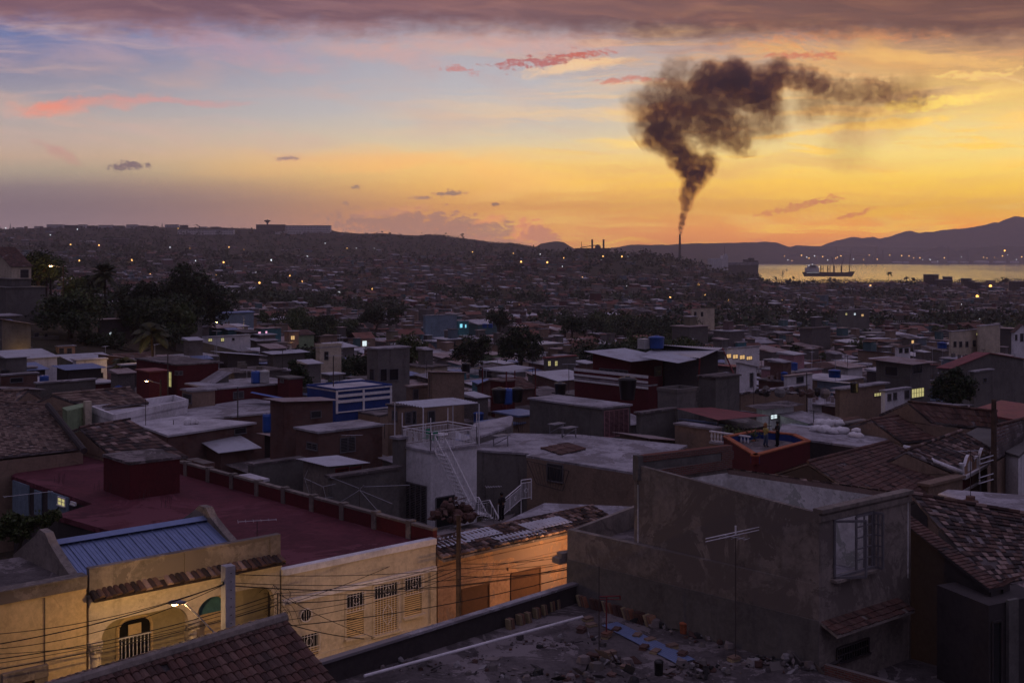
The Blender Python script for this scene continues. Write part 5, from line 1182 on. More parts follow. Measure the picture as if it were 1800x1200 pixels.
rails(mb, s1+wv_, pl+wv_, .95, 1., .13, .016)
for i in range(1, 15): p = lerp(s0, s1, i/15); mb.box(p, wv_, v3(d*.22, 0), (0, 0, .03))
for i in range(1, 6): p = lerp(pl, s2, i/6); mb.box(p, wv_, v3(d*.22, 0), (0, 0, .03))
mb.box(s1, wv_, pl-s1, (0, 0, .05)); mb.tube([pl+wv_, Vector((pl.x+wv_.x, pl.y+wv_.y, 30.5))], .04, 6); mb.tube([s1+wv_, Vector((s1.x+wv_.x, s1.y+wv_.y, 30.5))], .04, 6); mb.build('staircase', W('white paint'), hw)
tb = thing('terrace_table', 'pale round table on the railed white terrace', 'table', v3((c[0]+c[2])/2, wz)); mb = MB(); o = Vector(tb['o']); mb.tube_z(o+Vector((0, 0, .7)), [(.6, 0), (.6, .05)], 18, 0); mb.build('tabletop', W('white paint'), tb); mb = MB(); mb.tube_z(o, [(.25, 0), (.05, .05), (.05, .7)], 10, 0); mb.build('leg', W('white paint'), tb)
for i, (sx, sy) in enumerate(((-.9, .1), (-.35, -.6))):
    p = o+Vector((sx, sy, 0)); ch = thing('chair', ['green covered chair at the corner of the white terrace', 'green covered chair nearer the terrace table'][i], 'chair', p); mb = MB(); mb.cbox(p+Vector((0, 0, .42)), .42, .42, .05, A1); mb.build('seat', W('green cloth'), ch)
    mb = MB(); mb.cbox(p+Vector((.1, .17, .46)), .42, .05, .6, A1); mb.build('backrest', W('green cloth'), ch)
    for sx2 in (-.17, .17):
        for sy2 in (-.17, .17): mb = MB(); mb.tube([p+Vector((sx2, sy2, 0)), p+Vector((sx2, sy2, .43))], .015, 5); mb.build('leg', W('white paint'), ch)
r_, p_, z_ = bx('concrete pier block at the left of the railed terrace', 690, 700, 714, 768, 950, 'concrete', 'roof concrete', D=77.5, name='pier', cat='pier')
cn = thing('canopy', 'corrugated pale canopy on thin posts behind the railed terrace', 'canopy', P(770, 780, 84)); mb = MB(); q = [P(694, 707, 86), P(796, 699, 91), P(842, 708, 88), P(744, 716, 83)]; corr(mb, q[0], q[3], q[2], q[1], .35, .05); mb.build('roof', W('tin'), cn)
mb = MB()
for p in q: mb.tube([p-Vector((0, 0, .05)), Vector((p.x, p.y, 34.5))], .05, 5)
mb.build('posts', W('white paint'), cn)
bx('cream house with white louvred doors under the pale canopy', 682, 700, 800, 712, 790, 'tan wall', 'dark roof', D=91, wins=[(690,722,698,738,'wlouver'),(712,724,722,744,'wlouver'),(724,722,731,745,'dark'),(752,722,764,742,'dark')])
# grey complex with the stained walls
flat('grey flat-roofed block with black streaks right of the railed terrace', [(826,764),(833,744),(898,730),(902,733),(898,748),(832,770)], 35.6, 30.5, 'stained wall', 'roof concrete', over=.03)
flat('wide cracked concrete roof over streaked walls in the middle of the view', [(838,790),(862,760),(1020,764),(1205,782),(1115,830),(926,795)], 35.0, 30, 'stained wall', 'roof concrete', [], over=.15)
r_, p2, _ = flat('tan house with a flared barred window under the cracked concrete roof', [(926,800),(1116,830),(1130,812),(950,790)], 35.06, 30, 'tan wall', 'roof concrete', [(0,962,815,990,846,'dark')], over=.05)
mb = MB(); a, b = p2[0], p2[1]; dd_ = (b-a).normalized(); nn_ = Vector((dd_.y, -dd_.x))
s0_, s1_ = span(a, dd_, 934), span(a, dd_, 1008); t0_, t1_ = span(a, dd_, 950), span(a, dd_, 996); D_ = a.y
q = [v3(a+dd_*s0_+nn_*.5, zat(806, D_)), v3(a+dd_*s1_+nn_*.5, zat(812, D_)), v3(a+dd_*t1_+nn_*.45, zat(848, D_)), v3(a+dd_*t0_+nn_*.45, zat(844, D_))]
for i in range(12): mb.tube([lerp(q[0], q[1], i/11), lerp(q[3], q[2], i/11)], .014, 4)
for i in range(4): mb.tube([q[i], q[(i+1) % 4]], .03, 5)
mb.build('flared_grille', W('dark metal'), r_)
mb = MB()
for X, Y in [(905,757),(912,757),(935,762),(1018,767),(1032,768),(1082,770),(1022,766)]:
    p = Pz(X, Y, 35)
    for k in range(3): mb.tube([p+Vector((k*.14, 0, 0)), p+Vector((k*.14, .05, .8))], .011, 4)
tag(mb.build('rebar', W('dark metal')), 'bare reinforcing rods sticking out of the cracked concrete roof', 'rebar', kind='stuff')
flat('low slab terrace behind the orange house', [(884,918),(958,884),(1112,890),(1002,926)], 33.2, 30, 'dark wall', 'roof concrete', over=.1)
flat('open yard roof where the person stands', [(762,935),(862,912),(905,902),(880,925),(800,955)], 32.6, 30, 'dark wall', 'dark roof')
tile_plane(thing('roof_patch', 'ribbed dark red sheet set into the cracked concrete roof', 'roof panel', Pz(985, 790, 35)), [Pz(998,778,35.1), Pz(1030,788,35.1), Pz(985,800,35.08), Pz(950,788,35.08)], 'clay tile', .2, .9, 'barrel', 0, 'sheet', ridge=False)
bx('concrete block house with a tall white louvred door', 931, 1058, 1108, 716, 770, 'concrete', 'roof concrete', D=101, over=.15, wins=[(1062,720,1104,766,'wlouver')], trim='pink wall')
bx('grey stucco block behind the balustraded terrace', 1122, 1126, 1188, 724, 775, 'concrete', 'dark roof', D=99)
bx('low stained annex with a red side below the red awning roof', 1186, 1252, 1268, 752, 795, 'tan wall', 'roof concrete', D=91, over=.1)
aw = thing('awning', 'ribbed dark red awning roof over the plant terrace', 'awning', P(1260, 780, 92)); mb = MB(); q = [P(1190, 718, 101), P(1250, 716, 108), P(1352, 730, 102), P(1262, 738, 92)]; corr(mb, q[0], q[1], q[2], q[3], .25, .03); mb.build('roof', W('red tin'), aw)
mb = MB()
for p in q: mb.tube([p, Vector((p.x, p.y, 34))], .04, 5)
mb.build('posts', W('dark metal'), aw)
# terrace with the two figures
pz = [Pz(X, Y, 36.0) for X, Y in [(1327,802),(1424,776),(1398,764),(1330,757),(1272,768)]]; p2 = [Vector((p.x, p.y)) for p in pz]; ct = sum(p2, Vector((0, 0)))/5; n_ = 5
r_ = thing('roof_terrace', 'dark red roof terrace with an orange rim and deep blue inner walls', 'terrace', (ct.x, ct.y, 30.5)); FOOT.append((ct.x, ct.y, 4))
mb = MB(); mb.prism(p2, 29.5, 35.45); mb.build('wall', W('red wall'), r_); mb = MB(); mb.prism([p+(ct-p)*.03 for p in p2], 35.455, 35.5); mb.build('floor', W('dark roof'), r_)
mb, m2, m3 = MB(), MB(), MB()
for i in range(n_):
    A, B = p2[i], p2[(i+1) % n_]; d = (B-A).normalized(); m = Vector((-d.y, d.x))
    if m.dot(ct-A) < 0: m = -m
    mb.prism([A, B, B+m*.3, A+m*.3], 35.45, 36.0); m2.prism([A+m*.302, B+m*.302, B+m*.33, A+m*.33], 35.5, 35.99); m3.prism([A-m*.06, B-m*.06, B+m*.36, A+m*.36], 36.0, 36.1)
mb.build('parapet', W('red wall'), r_); m2.build('inner_lining', W('blue paint'), r_); m3.build('rim', W('terracotta paint'), r_)
TERR = p2
r2, p3, _ = bx('balustraded cream terrace full of potted plants', 1248, 1318, 1330, 786, 820, 'tan wall', 'roof concrete', D=86, over=.05)
mb = MB(); a, b = v3(p3[3], 36.0), v3(p3[0], 36.0); zt_ = H-(786-HY)/F*86
a.z = b.z = zt_
for i in range(12):
    p = lerp(a, b, (i+.5)/12); mb.tube_z(p, [(.07, 0), (.09, .1), (.04, .2), (.09, .42), (.05, .65), (.08, .75)], 8, 0)
mb.box(a+Vector((0, 0, .75))-Vector((.08, .08, 0)), b-a, Vector((.16, .16, 0)), (0, 0, .1)); mb.build('balustrade', W('white paint'), r2)
for i, X in enumerate((1262, 1282, 1300)):
    p = lerp(a, b, (i+.7)/3)+Vector((.8, .9, 0)); pt = thing('potted_plant', ['leafy potted plant at the far end of the balustrade', 'leafy potted plant at the middle of the balustrade', 'leafy potted plant beside the orange rim'][i], 'plant', p); mb = MB(); mb.tube_z(p, [(.14, 0), (.2, .35)], 10, 0); mb.build('pot', W('terracotta paint'), pt)
    mb = MB(); rr = random.Random(i)
    for _ in range(90):
        dd_ = Vector((rr.gauss(0, 1), rr.gauss(0, 1), rr.gauss(.6, .8))).normalized()*rr.random()*.7; c = p+Vector((0, 0, .7))+dd_; e = Vector((rr.gauss(0, 1), rr.gauss(0, 1), rr.gauss(0, 1))).normalized()*.13; f_ = e.cross(dd_).normalized()*.05; mb.face([c-e, c+f_, c+e, c-f_])
    mb.build('foliage', W('yellow leaves'), pt)
# roof with the sacks
flat('grey roof slab carrying a heap of white sacks', [(1376,745),(1560,770),(1530,787),(1370,765)], 35.3, 30.4, 'dark wall', 'roof concrete', over=.12)
GS = 'white sacks heaped on the grey roof slab'; k = 0
for X, Y, s, z, lb in [(1436,758,.5,0,'left end sack of the big white heap'),(1450,760,.55,0,'bulging sack at the lower left of the heap'),(1466,762,.5,0,'front sack in the middle of the heap'),(1480,762,.52,0,'front sack at the right of the heap'),(1442,756,.5,.42,'sack lying on the left top of the heap'),(1456,758,.52,.45,'long sack on top of the heap'),(1472,757,.5,.42,'sack lying on the right top of the heap'),(1500,768,.38,0,'small sack apart on the right, near the slab edge'),(1510,769,.36,0,'crumpled small sack at the far right of the slab'),(1505,766,.34,.3,'smallest sack lying on the right pair')]:
    p = Pz(X, Y, 35.3)+Vector((0, 0, s*.42+z)); mb = MB(); mb.blob(p, s, k, .35, 14, 9, 0, (1.15, .85, .66)); k += 1; tag(mb.build('sack', W('sack cloth'), smooth=True), lb, 'sack', GS)
bx('stub of a concrete block wall beside the white sacks', 1470, 1474, 1522, 745, 762, 'block wall', 'block wall', D=96, name='block_wall', cat='wall')
# right side tiled roofs
troof('large reddish tiled roof filling the right of the view', [(1420,812,37.5),(1562,776,37.6),(1692,830,35.6),(1560,905,35.2)], 30.5, 'clay tile', 'dark wall', w=.24, l=.36)
troof('long brown tiled roof below the round dark tree', [(1596,706,37.9),(1752,723,37.9),(1745,756,36.4),(1545,728,36.4)], 30, 'clay tile', w=.3, l=.4)
troof('dark patched tiled roof between two plaster ridges', [(1592,792,37.5),(1690,757,37.8),(1752,792,36.2),(1672,826,36.2)], 30.5, 'dark tile', w=.3, l=.45, miss=.15)
mb = MB(); mb.tube([Pz(1588,786,37.2), Pz(1612,792,37), Pz(1642,812,36.7), Pz(1692,830,36.0)], [.18, .2, .2, .15], 8); tag(mb.build('roof_coping', W('white wall'), smooth=True), 'pale curving plaster coping between two tiled roofs', 'coping')
troof('low brown tiled roof in front of the long one', [(1532,737,36.6),(1602,728,36.6),(1700,766,35.6),(1588,776,35.3)], 30.2, 'clay tile', w=.3, l=.4)
troof('steep tiled roof at the right edge behind the wooden pole', [(1752,748,38.2),(1830,728,38.2),(1870,770,36),(1770,775,36.2)], 30.2, 'clay tile', w=.3, l=.4)
flat('grey cement-sheet roof beside the steep tiled roof', [(1690,768),(1726,748),(1810,778),(1790,800)], 36.6, 30.3, 'white wall', 'concrete', over=.2)
flat('mauve flat roof behind the right-hand tiled roofs', [(1700,722),(1760,703),(1860,718),(1830,745)], 36.5, 30.2, 'concrete', 'red tin')
# colonial front at the right
a, b = P(1690, 830, 73), P(1782, 790, 83.5); root = thing('colonial_house', 'red and cream colonial front with a scalloped parapet at the right', 'house', (a.x, a.y, 30.5)); dv = (b.xy-a.xy).normalized(); zc = a.z+.1
zc = 35.4; FOOT.append((a.x+3, a.y+5, 6))
mb = MB(); mb.prism([a.xy, b.xy, b.xy+Vector((-2.5, 3)), a.xy+Vector((-2.5, 3))], 29.5, zc); mb.build('wall', W('red wall'), root)
mb = MB(); strip(mb, a.xy, b.xy, zc+.002, zc+.2, .25, .5); strip(mb, a.xy, b.xy, zc-.9, zc-.75, .12, .15); mb.build('cornice', W('white wall'), root)
mb = MB(); Ln = (b.xy-a.xy).length
for i in range(4):
    s = a.xy+dv*Ln*i/4; w = Ln/4
    pr = [(0, .2), (0, .9), (.1*w, .9), (.13*w, .7), (.25*w, .8), (.38*w, 1.2), (.5*w, 1.35), (.62*w, 1.2), (.75*w, .8), (.87*w, .7), (.9*w, .9), (w*.99, .9), (w*.99, .2)]
    n_ = Vector((dv.y, -dv.x)); f = [v3(s+dv*x+n_*.05, zc+z) for x, z in pr]; k_ = [v3(s+dv*x-n_*.15, zc+z) for x, z in pr]; mb.face(f, 0)
    for j in range(len(f)-1): mb.face([f[j], f[j+1], k_[j+1], k_[j]], 1)
    mb.face([v3(s+dv*x+n_*.07, zc+z) for x, z in [(.35*w, .3), (.65*w, .3), (.65*w, .8), (.5*w, 1.0), (.35*w, .8)]], 1)
    mb.box(v3(s+n_*.08, zc+.2), v3(dv*.12*w, 0), v3(-n_*.26, 0), (0, 0, .8), 1)
mb.build('scalloped_parapet', [W('orange wall'), W('white paint')], root)
for i, (s0_, kind) in enumerate(((.12, 'door'), (.38, 'grille'), (.62, 'yellow'), (.84, 'door'))): opening(root, a.xy+dv*Ln*s0_, a.xy+dv*(Ln*s0_+1.1), 30.5, 33.9, Vector((dv.y, -dv.x)), kind)
mb = MB()
for s0_ in (.02, .3, .54, .77, .96): strip(mb, a.xy+dv*Ln*s0_, a.xy+dv*(Ln*s0_+.3), 30, zc-.9, .1, .15)
mb.build('pilaster', W('white wall'), root)
bx('pale house with tall doors at the right edge next to the red front', 1780, 1786, 1850, 775, 880, 'white wall', 'roof concrete', D=80, wins=[(1787,822,1795,862,'dark'),(1800,815,1810,860,'door')])
flat('grey flat roof with a small lamp at its left corner', [(1650,868),(1668,860),(1830,872),(1840,905),(1745,890)], 35.9, 30.5, 'concrete', 'roof concrete', over=.05)
bx('low brown house end below the large reddish roof', 1622, 1632, 1692, 850, 890, 'tan wall', 'tan wall', D=69)
pole('tall wooden pole with crossarms in front of the red colonial front', 1747, 702, 900, 70, .17); 
pr_ = thing('pole_bracket', 'iron bracket with insulators on the tall wooden pole', 'bracket', P(1735, 830, 70)); mb = MB()
for y0 in (800, 808, 832, 842): mb.tube([P(1720, y0+8, 69.6), P(1746, y0, 69.8)], .04, 5); mb.tube([P(1722, y0+6, 69.6), P(1722, y0+1, 69.6)], .05, 6)
mb.tube([P(1722, 796, 69.7), P(1722, 850, 69.7)], .03, 5); mb.build('arms', W('pipe metal'), pr_)
p = Pz(1706, 884, 35.9); yagi('aerial on a thin mast standing on the grey roof by the pole', p, Vector((p.x, p.y, zat(792, p.y))), .2, 5, 1.6, .8); mb = MB(); mb.tube_z(p, [(.45, 0), (.42, .15), (.25, .2), (.25, .4)], 12, 0); tag(mb.build('pedestal', W('clay tile')), 'small brick foot of the aerial mast on the grey roof', 'mast base')
# houses of the middle rows: left corner, near corner, right corner, top, base
T = [
 ('dark red house with small square windows and a lit glass block strip',240,312,384,640,712,'red wall','dark roof','flat',[(297,653,302,680,'yellow'),(308,652,314,659,'wlouver'),(315,652,321,659,'wlouver'),(265,666,290,676,'wlouver')],{'D':120}),
 ('lower dark red wing with the street light in front',240,262,294,652,712,'red wall','red tin','flat',[],{'D':117}),
 ('concrete wedge of a stair roof beside the dark red house',352,372,402,660,678,'concrete','roof concrete','tinu',[],{'D':116,'slope':-.5}),
 ('long maroon wall with a yellow corner below the wedge',328,380,520,682,712,'red wall','roof concrete','flat',[(410,688,428,700,'louver')],{'D':112}),
 ('maroon tower-like box with a white plate',488,508,532,664,706,'red wall','concrete','flat',[(493,666,499,672,'wlouver')],{'D':114}),
 ('blue and white banded wall with a dark panel grid',540,590,688,686,728,'blue paint','white roof','par',[],{'D':105,'par':.15}),
 ('unfinished concrete storey on posts above a tiled roof',645,664,720,612,672,'stained wall','roof concrete','flat',[(650,648,658,668,'dark'),(668,648,680,670,'dark'),(684,648,700,668,'dark')],{'D':130}),
 ('leaning plastered hut with a warped sheet roof',752,760,816,660,704,'tan wall','rusty tin','tinu',[],{'D':112,'slope':.08}),
 ('small yellowish hut with a white fridge-like door',714,720,758,678,704,'tan wall','rusty tin','flat',[(726,684,735,702,'wlouver')],{'D':114}),
 ('red walled roof room left of the round canopy',862,884,905,668,704,'red wall','rusty tin','flat',[],{'D':122}),
 ('red and white striped balcony front below the sheet roofs',1010,1140,1155,676,712,'red wall','roof concrete','par',[],{'D':112,'par':.7}),
 ('red upper storey with white louvres under pale sheet roofs',1042,1108,1165,634,690,'red wall','tin','tin',[(1054,648,1078,672,'wlouver'),(1080,650,1104,672,'wlouver'),(1150,644,1162,660,'grille')],{'D':118,'slope':.1,'over':.5}),
 ('dark shuttered room under the big pale sheet roof',1150,1168,1262,625,690,'dark wall','tin','tinu',[],{'D':122,'slope':.12,'over':.6}),
 ('grey cube with smeared cement right of the sheet roofs',1228,1258,1300,662,712,'concrete','dark roof','flat',[],{'D':112}),
 ('blotched parapet block with wavy wire writing below the sheet roofs',1156,1190,1228,690,720,'stained wall','concrete','par',[],{'D':106,'par':.3}),
 ('white walled hut with a slanted cream roof',1296,1300,1330,648,690,'white wall','white roof','tinu',[(1318,655,1323,680,'dark')],{'D':140,'slope':.2}),
 ('white bungalow with a dark doorway in the right middle',1384,1384,1428,660,692,'white wall','rusty tin','flat',[(1400,662,1412,672,'dark')],{'D':140}),
 ('long cream wall with round openings above the lit porch',1300,1302,1420,690,712,'tan wall','roof concrete','flat',[],{'D':128}),
 ('pale house with a fluorescent porch light under a dark tin roof',1330,1340,1395,718,755,'white wall','dark roof','tin',[(1354,728,1366,736,'whitelit')],{'D':108,'slope':.1,'over':.6}),
 ('tan house glowing yellow under its porch roof',1468,1476,1556,682,712,'tan wall','roof concrete','flat',[(1536,690,1550,696,'yellow')],{'D':126,'over':.4}),
 ('white house with louvred shutters beside the glowing tan house',1552,1556,1600,686,708,'white wall','roof concrete','flat',[(1560,692,1566,704,'wlouver'),(1570,690,1576,702,'wlouver'),(1590,686,1598,700,'wlouver')],{'D':124}),
 ('grey two storey house with a glazed corner left of the round tree',1540,1600,1635,640,706,'concrete','rusty tin','tin',[(1602,682,1624,698,'yellow'),(1604,640,1620,656,'dark'),(1556,644,1578,660,'dark')],{'D':134,'slope':.05,'over':.5}),
 ('huge gabled shed with a dark mauve roof at the right',1650,1670,1800,648,705,'concrete','red tin','gableu',[],{'D':150,'slope':-.08}),
 ('grey water house with a wet roof right of the round tree',1706,1712,1745,652,706,'concrete','roof concrete','flat',[(1728,664,1734,672,'dark')],{'D':136}),
 ('long ochre institute with two rows of windows far right',1670,1672,1758,582,618,'cream wall','roof concrete','flat',[(1676,600,1681,610,'dark'),(1686,600,1691,610,'dark'),(1697,600,1702,610,'dark'),(1710,598,1715,608,'dark'),(1728,588,1740,593,'dark'),(1742,588,1750,593,'dark'),(1716,585,1719,589,'yellow')],{'D':240}),
 ('upper floor of the long ochre institute under pale canopies',1720,1722,1756,572,584,'cream wall','white roof','flat',[],{'D':244}),
 ('small chapel front with arched windows at the right edge',1780,1782,1812,584,606,'white wall','clay tile','gableu',[(1784,588,1788,598,'dark'),(1793,586,1799,600,'dark')],{'D':235}),
 ('red roofed belvedere with white posts',1573,1578,1600,610,625,'white wall','clay tile','gable',[(1580,612,1586,620,'dark'),(1590,612,1597,620,'dark')],{'D':210}),
 ('long two storey block strung with warm lamps',1275,1278,1335,612,634,'white wall','roof concrete','flat',[(1277,622,1285,629,'lit'),(1288,623,1297,630,'lit'),(1300,624,1309,631,'lit'),(1312,626,1322,632,'lit')],{'D':205}),
 ('teal roof room above the lamp-strung block',1295,1297,1312,601,612,'teal wall','roof concrete','flat',[],{'D':210}),
 ('lit white clinic block on the right slope',1472,1476,1528,545,566,'concrete','roof concrete','flat',[(1501,550,1504,554,'whitelit'),(1514,552,1518,556,'lit'),(1486,550,1489,554,'yellow')],{'D':390}),
 ('cream two storey block with a red roof on the far slope',1214,1216,1256,542,565,'cream wall','clay tile','flat',[(1220,548,1224,556,'dark'),(1232,548,1236,556,'dark')],{'D':400}),
 ('bright blue lit porch house in the centre distance',803,806,824,564,580,'teal wall','roof concrete','flat',[(808,569,813,576,'cyanlit'),(817,570,820,576,'cyanlit')],{'D':300}),
 ('pale blue long terrace house beside the blue lit porch',744,748,803,554,570,'pale blue wall','roof concrete','flat',[],{'D':310}),
 ('house with two small yellow windows left of the spiral railing',956,960,1012,628,650,'concrete','red tin','flat',[(963,634,968,643,'yellow'),(975,634,980,643,'yellow')],{'D':165}),
 ('turquoise house with one pink lit doorway',450,460,494,577,596,'teal wall','rusty tin','flat',[(466,581,470,590,'pinklit'),(454,582,459,590,'pinklit')],{'D':230}),
 ('long blue-grey arcade behind the orange street light',348,352,446,552,578,'pale blue wall','blue tin','tin',[(355,558,360,564,'dark'),(367,559,372,565,'dark'),(379,560,384,566,'dark')],{'D':255}),
 ('white bungalow with a row of dim yellow panes',348,352,440,592,608,'white wall','tin','flat',[(366,595,373,600,'yellow'),(388,594,394,600,'yellow'),(408,594,412,598,'dark')],{'D':215}),
 ('tall unfinished concrete frame in front of the big tree',300,304,326,577,622,'concrete','roof concrete','flat',[],{'D':190}),
 ('barn with a wide tilted sheet roof right of the dark red house',386,400,455,628,648,'dark wall','tin','tinu',[],{'D':165,'slope':.12,'over':.8}),
 ('grey hall with a broad pale sheet roof',470,480,535,622,648,'concrete','tin','tin',[],{'D':170,'slope':.08,'over':.5}),
 ('ochre lit corner house with a balcony',500,508,525,582,606,'orange wall','roof concrete','flat',[(511,590,518,597,'lit')],{'D':225}),
 ('cream ruin-like terrace house with a blue door',555,562,600,610,640,'cream wall','roof concrete','par',[(570,618,577,632,'dark')],{'D':175,'par':.4}),
 ('unroofed grey house with empty window holes at left',53,58,104,592,632,'concrete','roof concrete','open',[(60,585,68,592,'dark'),(78,586,84,592,'dark')],{'D':175}),
 ('house front glowing orange with iron grilles at left',98,102,132,608,632,'orange wall','roof concrete','flat',[(104,612,112,622,'grille'),(118,612,126,622,'grille')],{'D':168}),
 ('open porch with cream pillars lit by a small lamp at left',-20,2,48,612,632,'orange wall','roof concrete','flat',[(10,614,34,630,'dark')],{'D':165,'over':.6}),
 ('white curved stair house left of the coconut palm',128,134,188,632,668,'white wall','white roof','flat',[(176,655,181,664,'dark')],{'D':145}),
 ('small hut with bluish sheet roof beside the curved stair house',100,120,178,650,676,'dark wall','blue tin','tin',[],{'D':138,'slope':.05,'over':.4}),
 ('flat pale roof behind the dark red house',212,216,275,640,664,'dark wall','white roof','flat',[],{'D':140,'over':.3}),
 ('brick yard house with a blue drum at left',0,4,66,658,695,'brick wall','roof concrete','flat',[(18,664,40,672,'dark')],{'D':126}),
 ('low grey wall house left of the lit lamp',62,66,168,672,692,'concrete','roof concrete','flat',[],{'D':122}),
]
for lb, Xl, Xc, Xr, Yt, Yb, wm, rm, rf, ws, kw in T: bx(lb, Xl, Xc, Xr, Yt, Yb, wm, rm, rf, ws, **kw)
# stripes of the two banded walls
mb = MB(); D = 105; c = Vector(((590-900)/F*D, D)); 
for z0_, z1_ in ((686, 688.5), (694, 699), (704, 709), (724, 726)): 
    a = c+Vector((.03, -.04)); b = c+U0*span(c, U0, 688)+Vector((.03, -.04)); strip(mb, a, b, zat(z1_, D), zat(z0_, D), .08, .06)
for X in (590, 637, 685): a = c+U0*span(c, U0, X); strip(mb, a, a+U0*.2, zat(727, D), zat(686, D), .1, .07)
tag(mb.build('wall_bands', W('white paint')), 'white painted bands across the deep blue wall', 'wall bands')
mb = MB(); D = 112; c = Vector(((1140-900)/F*D, D)); b = c+N0*span(c, N0, 1010)
for z0_, z1_ in ((660, 665), (670, 674), (680, 684)): strip(mb, b, c, zat(z1_, D), zat(z0_, D), .1, .06)
tag(mb.build('wall_bands', W('white paint')), 'white painted bands across the maroon balcony front', 'wall bands')
mb = MB(); corr(mb, P(440, 690, 110), P(443, 688, 112), P(522, 703, 110), P(519, 706, 108), .2, .01); 
tag(mb.build('capped_beam', W('blue plastic')), 'long blue capped beam lying behind the brick house', 'beam')
# pale sheet roofs over the red upper storey
sr = thing('sheet_roof', 'wide pale sheet roof held up by a slanting maroon strut', 'roof', P(1200, 640, 118)); mb = MB(); corr(mb, P(1168,606,128), P(1272,611,130), P(1230,629,118), P(1128,622,116), .3, .03); corr(mb, P(1125,627,113), P(1168,618,120), P(1225,631,116), P(1192,638,111), .3, .03); mb.build('sheets', W('tin'), sr)
mb = MB(); mb.tube([P(1270,612,129), P(1292,662,125)], .09, 5); mb.tube([P(1230,630,118), P(1228,668,118)], .09, 5); mb.build('strut', W('maroon paint'), sr)
# water tanks, drums and other roof furniture
tank('large round blue tank on top of the red storey house', P(1154, 612, 121), .85, 1.25); mb = MB(); p = P(1133, 612, 121)
ib = thing('caged_tank', 'grey caged plastic tank beside the large blue tank', 'tank', p); mb.cbox(p, 1.1, 1.0, 1.0, A1); mb.build('body', W('white plastic'), ib); mb = MB()
for i in range(6):
    z = p.z+i*.2; d = Vector((math.cos(A1), math.sin(A1), 0)); n = Vector((-d.y, d.x, 0)); q = [p+d*sx*.58+n*sy*.53+Vector((0, 0, i*.2)) for sx, sy in ((-1,-1),(1,-1),(1,1),(-1,1),(-1,-1))]; mb.tube(q, .02, 4)
mb.build('cage', W('pipe metal'), ib)
tank('big black conical tank in front of the striped balcony', P(1103, 702, 100), .82, 1.9, 'black plastic', taper=1.35); tank('black conical tank left of the blue drums', P(878, 708, 110), .75, 1.4, 'black plastic', taper=1.3); tank('black conical tank right of the blue drums', P(909, 706, 111), .62, 1.35, 'black plastic', taper=1.3)
tank('black tank beside the mast left of the striped balcony', P(985, 694, 114), .62, 1.2, 'black plastic', taper=1.25); drum('blue drum between the two black tanks', P(893, 710, 110), .42, 1.5); drum('tall blue drum beside the brick house', P(469, 760, 92), .34, 1.5)
tank('black tank on a post left of the round canopy', P(819, 655, 118), .45, 1.0, 'black plastic', taper=1.1); drum('blue drum in the brick yard at left', P(78, 676, 125), .5, 1.0); drum('blue drum beside the caged white tank in the left middle', P(450, 673, 116), .5, 1.2); tank('pale caged tank beside the blue drum in the left middle', P(465, 672, 116), .5, 1.2, 'white plastic', taper=1.02)
tank('dark blue tank on the right middle roofs', P(1467, 663, 138), .75, .9); tank('small blue tank on a stand far right', P(1656, 612, 190), .8, 1.0); tank('yellow lit tank on the glowing porch', P(1502, 690, 122), .45, 1.1, 'black plastic'); tank('pair tank of blue plastic on the centre block', P(852, 576, 262), .6, .9); tank('second blue tank on the centre block', P(862, 576, 262), .6, .9)
cv = thing('canopy', 'flat pale shade roof on red posts in the centre', 'canopy', P(890, 660, 128)); mb = MB(); q = [P(848,647,128), P(905,641,136), P(941,646,130), P(890,653,122)]; corr(mb, *q, .3, .03); mb.build('roof', W('tin'), cv); mb = MB()
for p in q: mb.tube([p, Vector((p.x, p.y, 33))], .07, 5)
mb.build('posts', W('maroon paint'), cv)
for i, (X, Y, D) in enumerate(((978, 770, 94), (1000, 775, 92), (880, 782, 88))):
    p = P(X, Y, D); p.z = 35.0; t = thing('workbench', ['rough timber bench against the block house', 'second rough timber bench in front of the block house', 'timber bench against the streaked grey block'][i], 'bench', p); mb = MB(); mb.cbox(p+Vector((0, 0, .75)), 1.4, .8, .07, A1+.1); mb.build('top', W('grey paint'), t)
    for sx in (-.55, .55):
        for sy in (-.3, .3): mb = MB(); mb.tube([p+Vector((sx, sy, 0)), p+Vector((sx, sy, .75))], .04, 5); mb.build('leg', W('grey paint'), t)
    mb = MB(); mb.tube([p+Vector((-.55, -.3, .1)), p+Vector((.55, -.3, .7))], .035, 4); mb.build('brace', W('grey paint'), t)
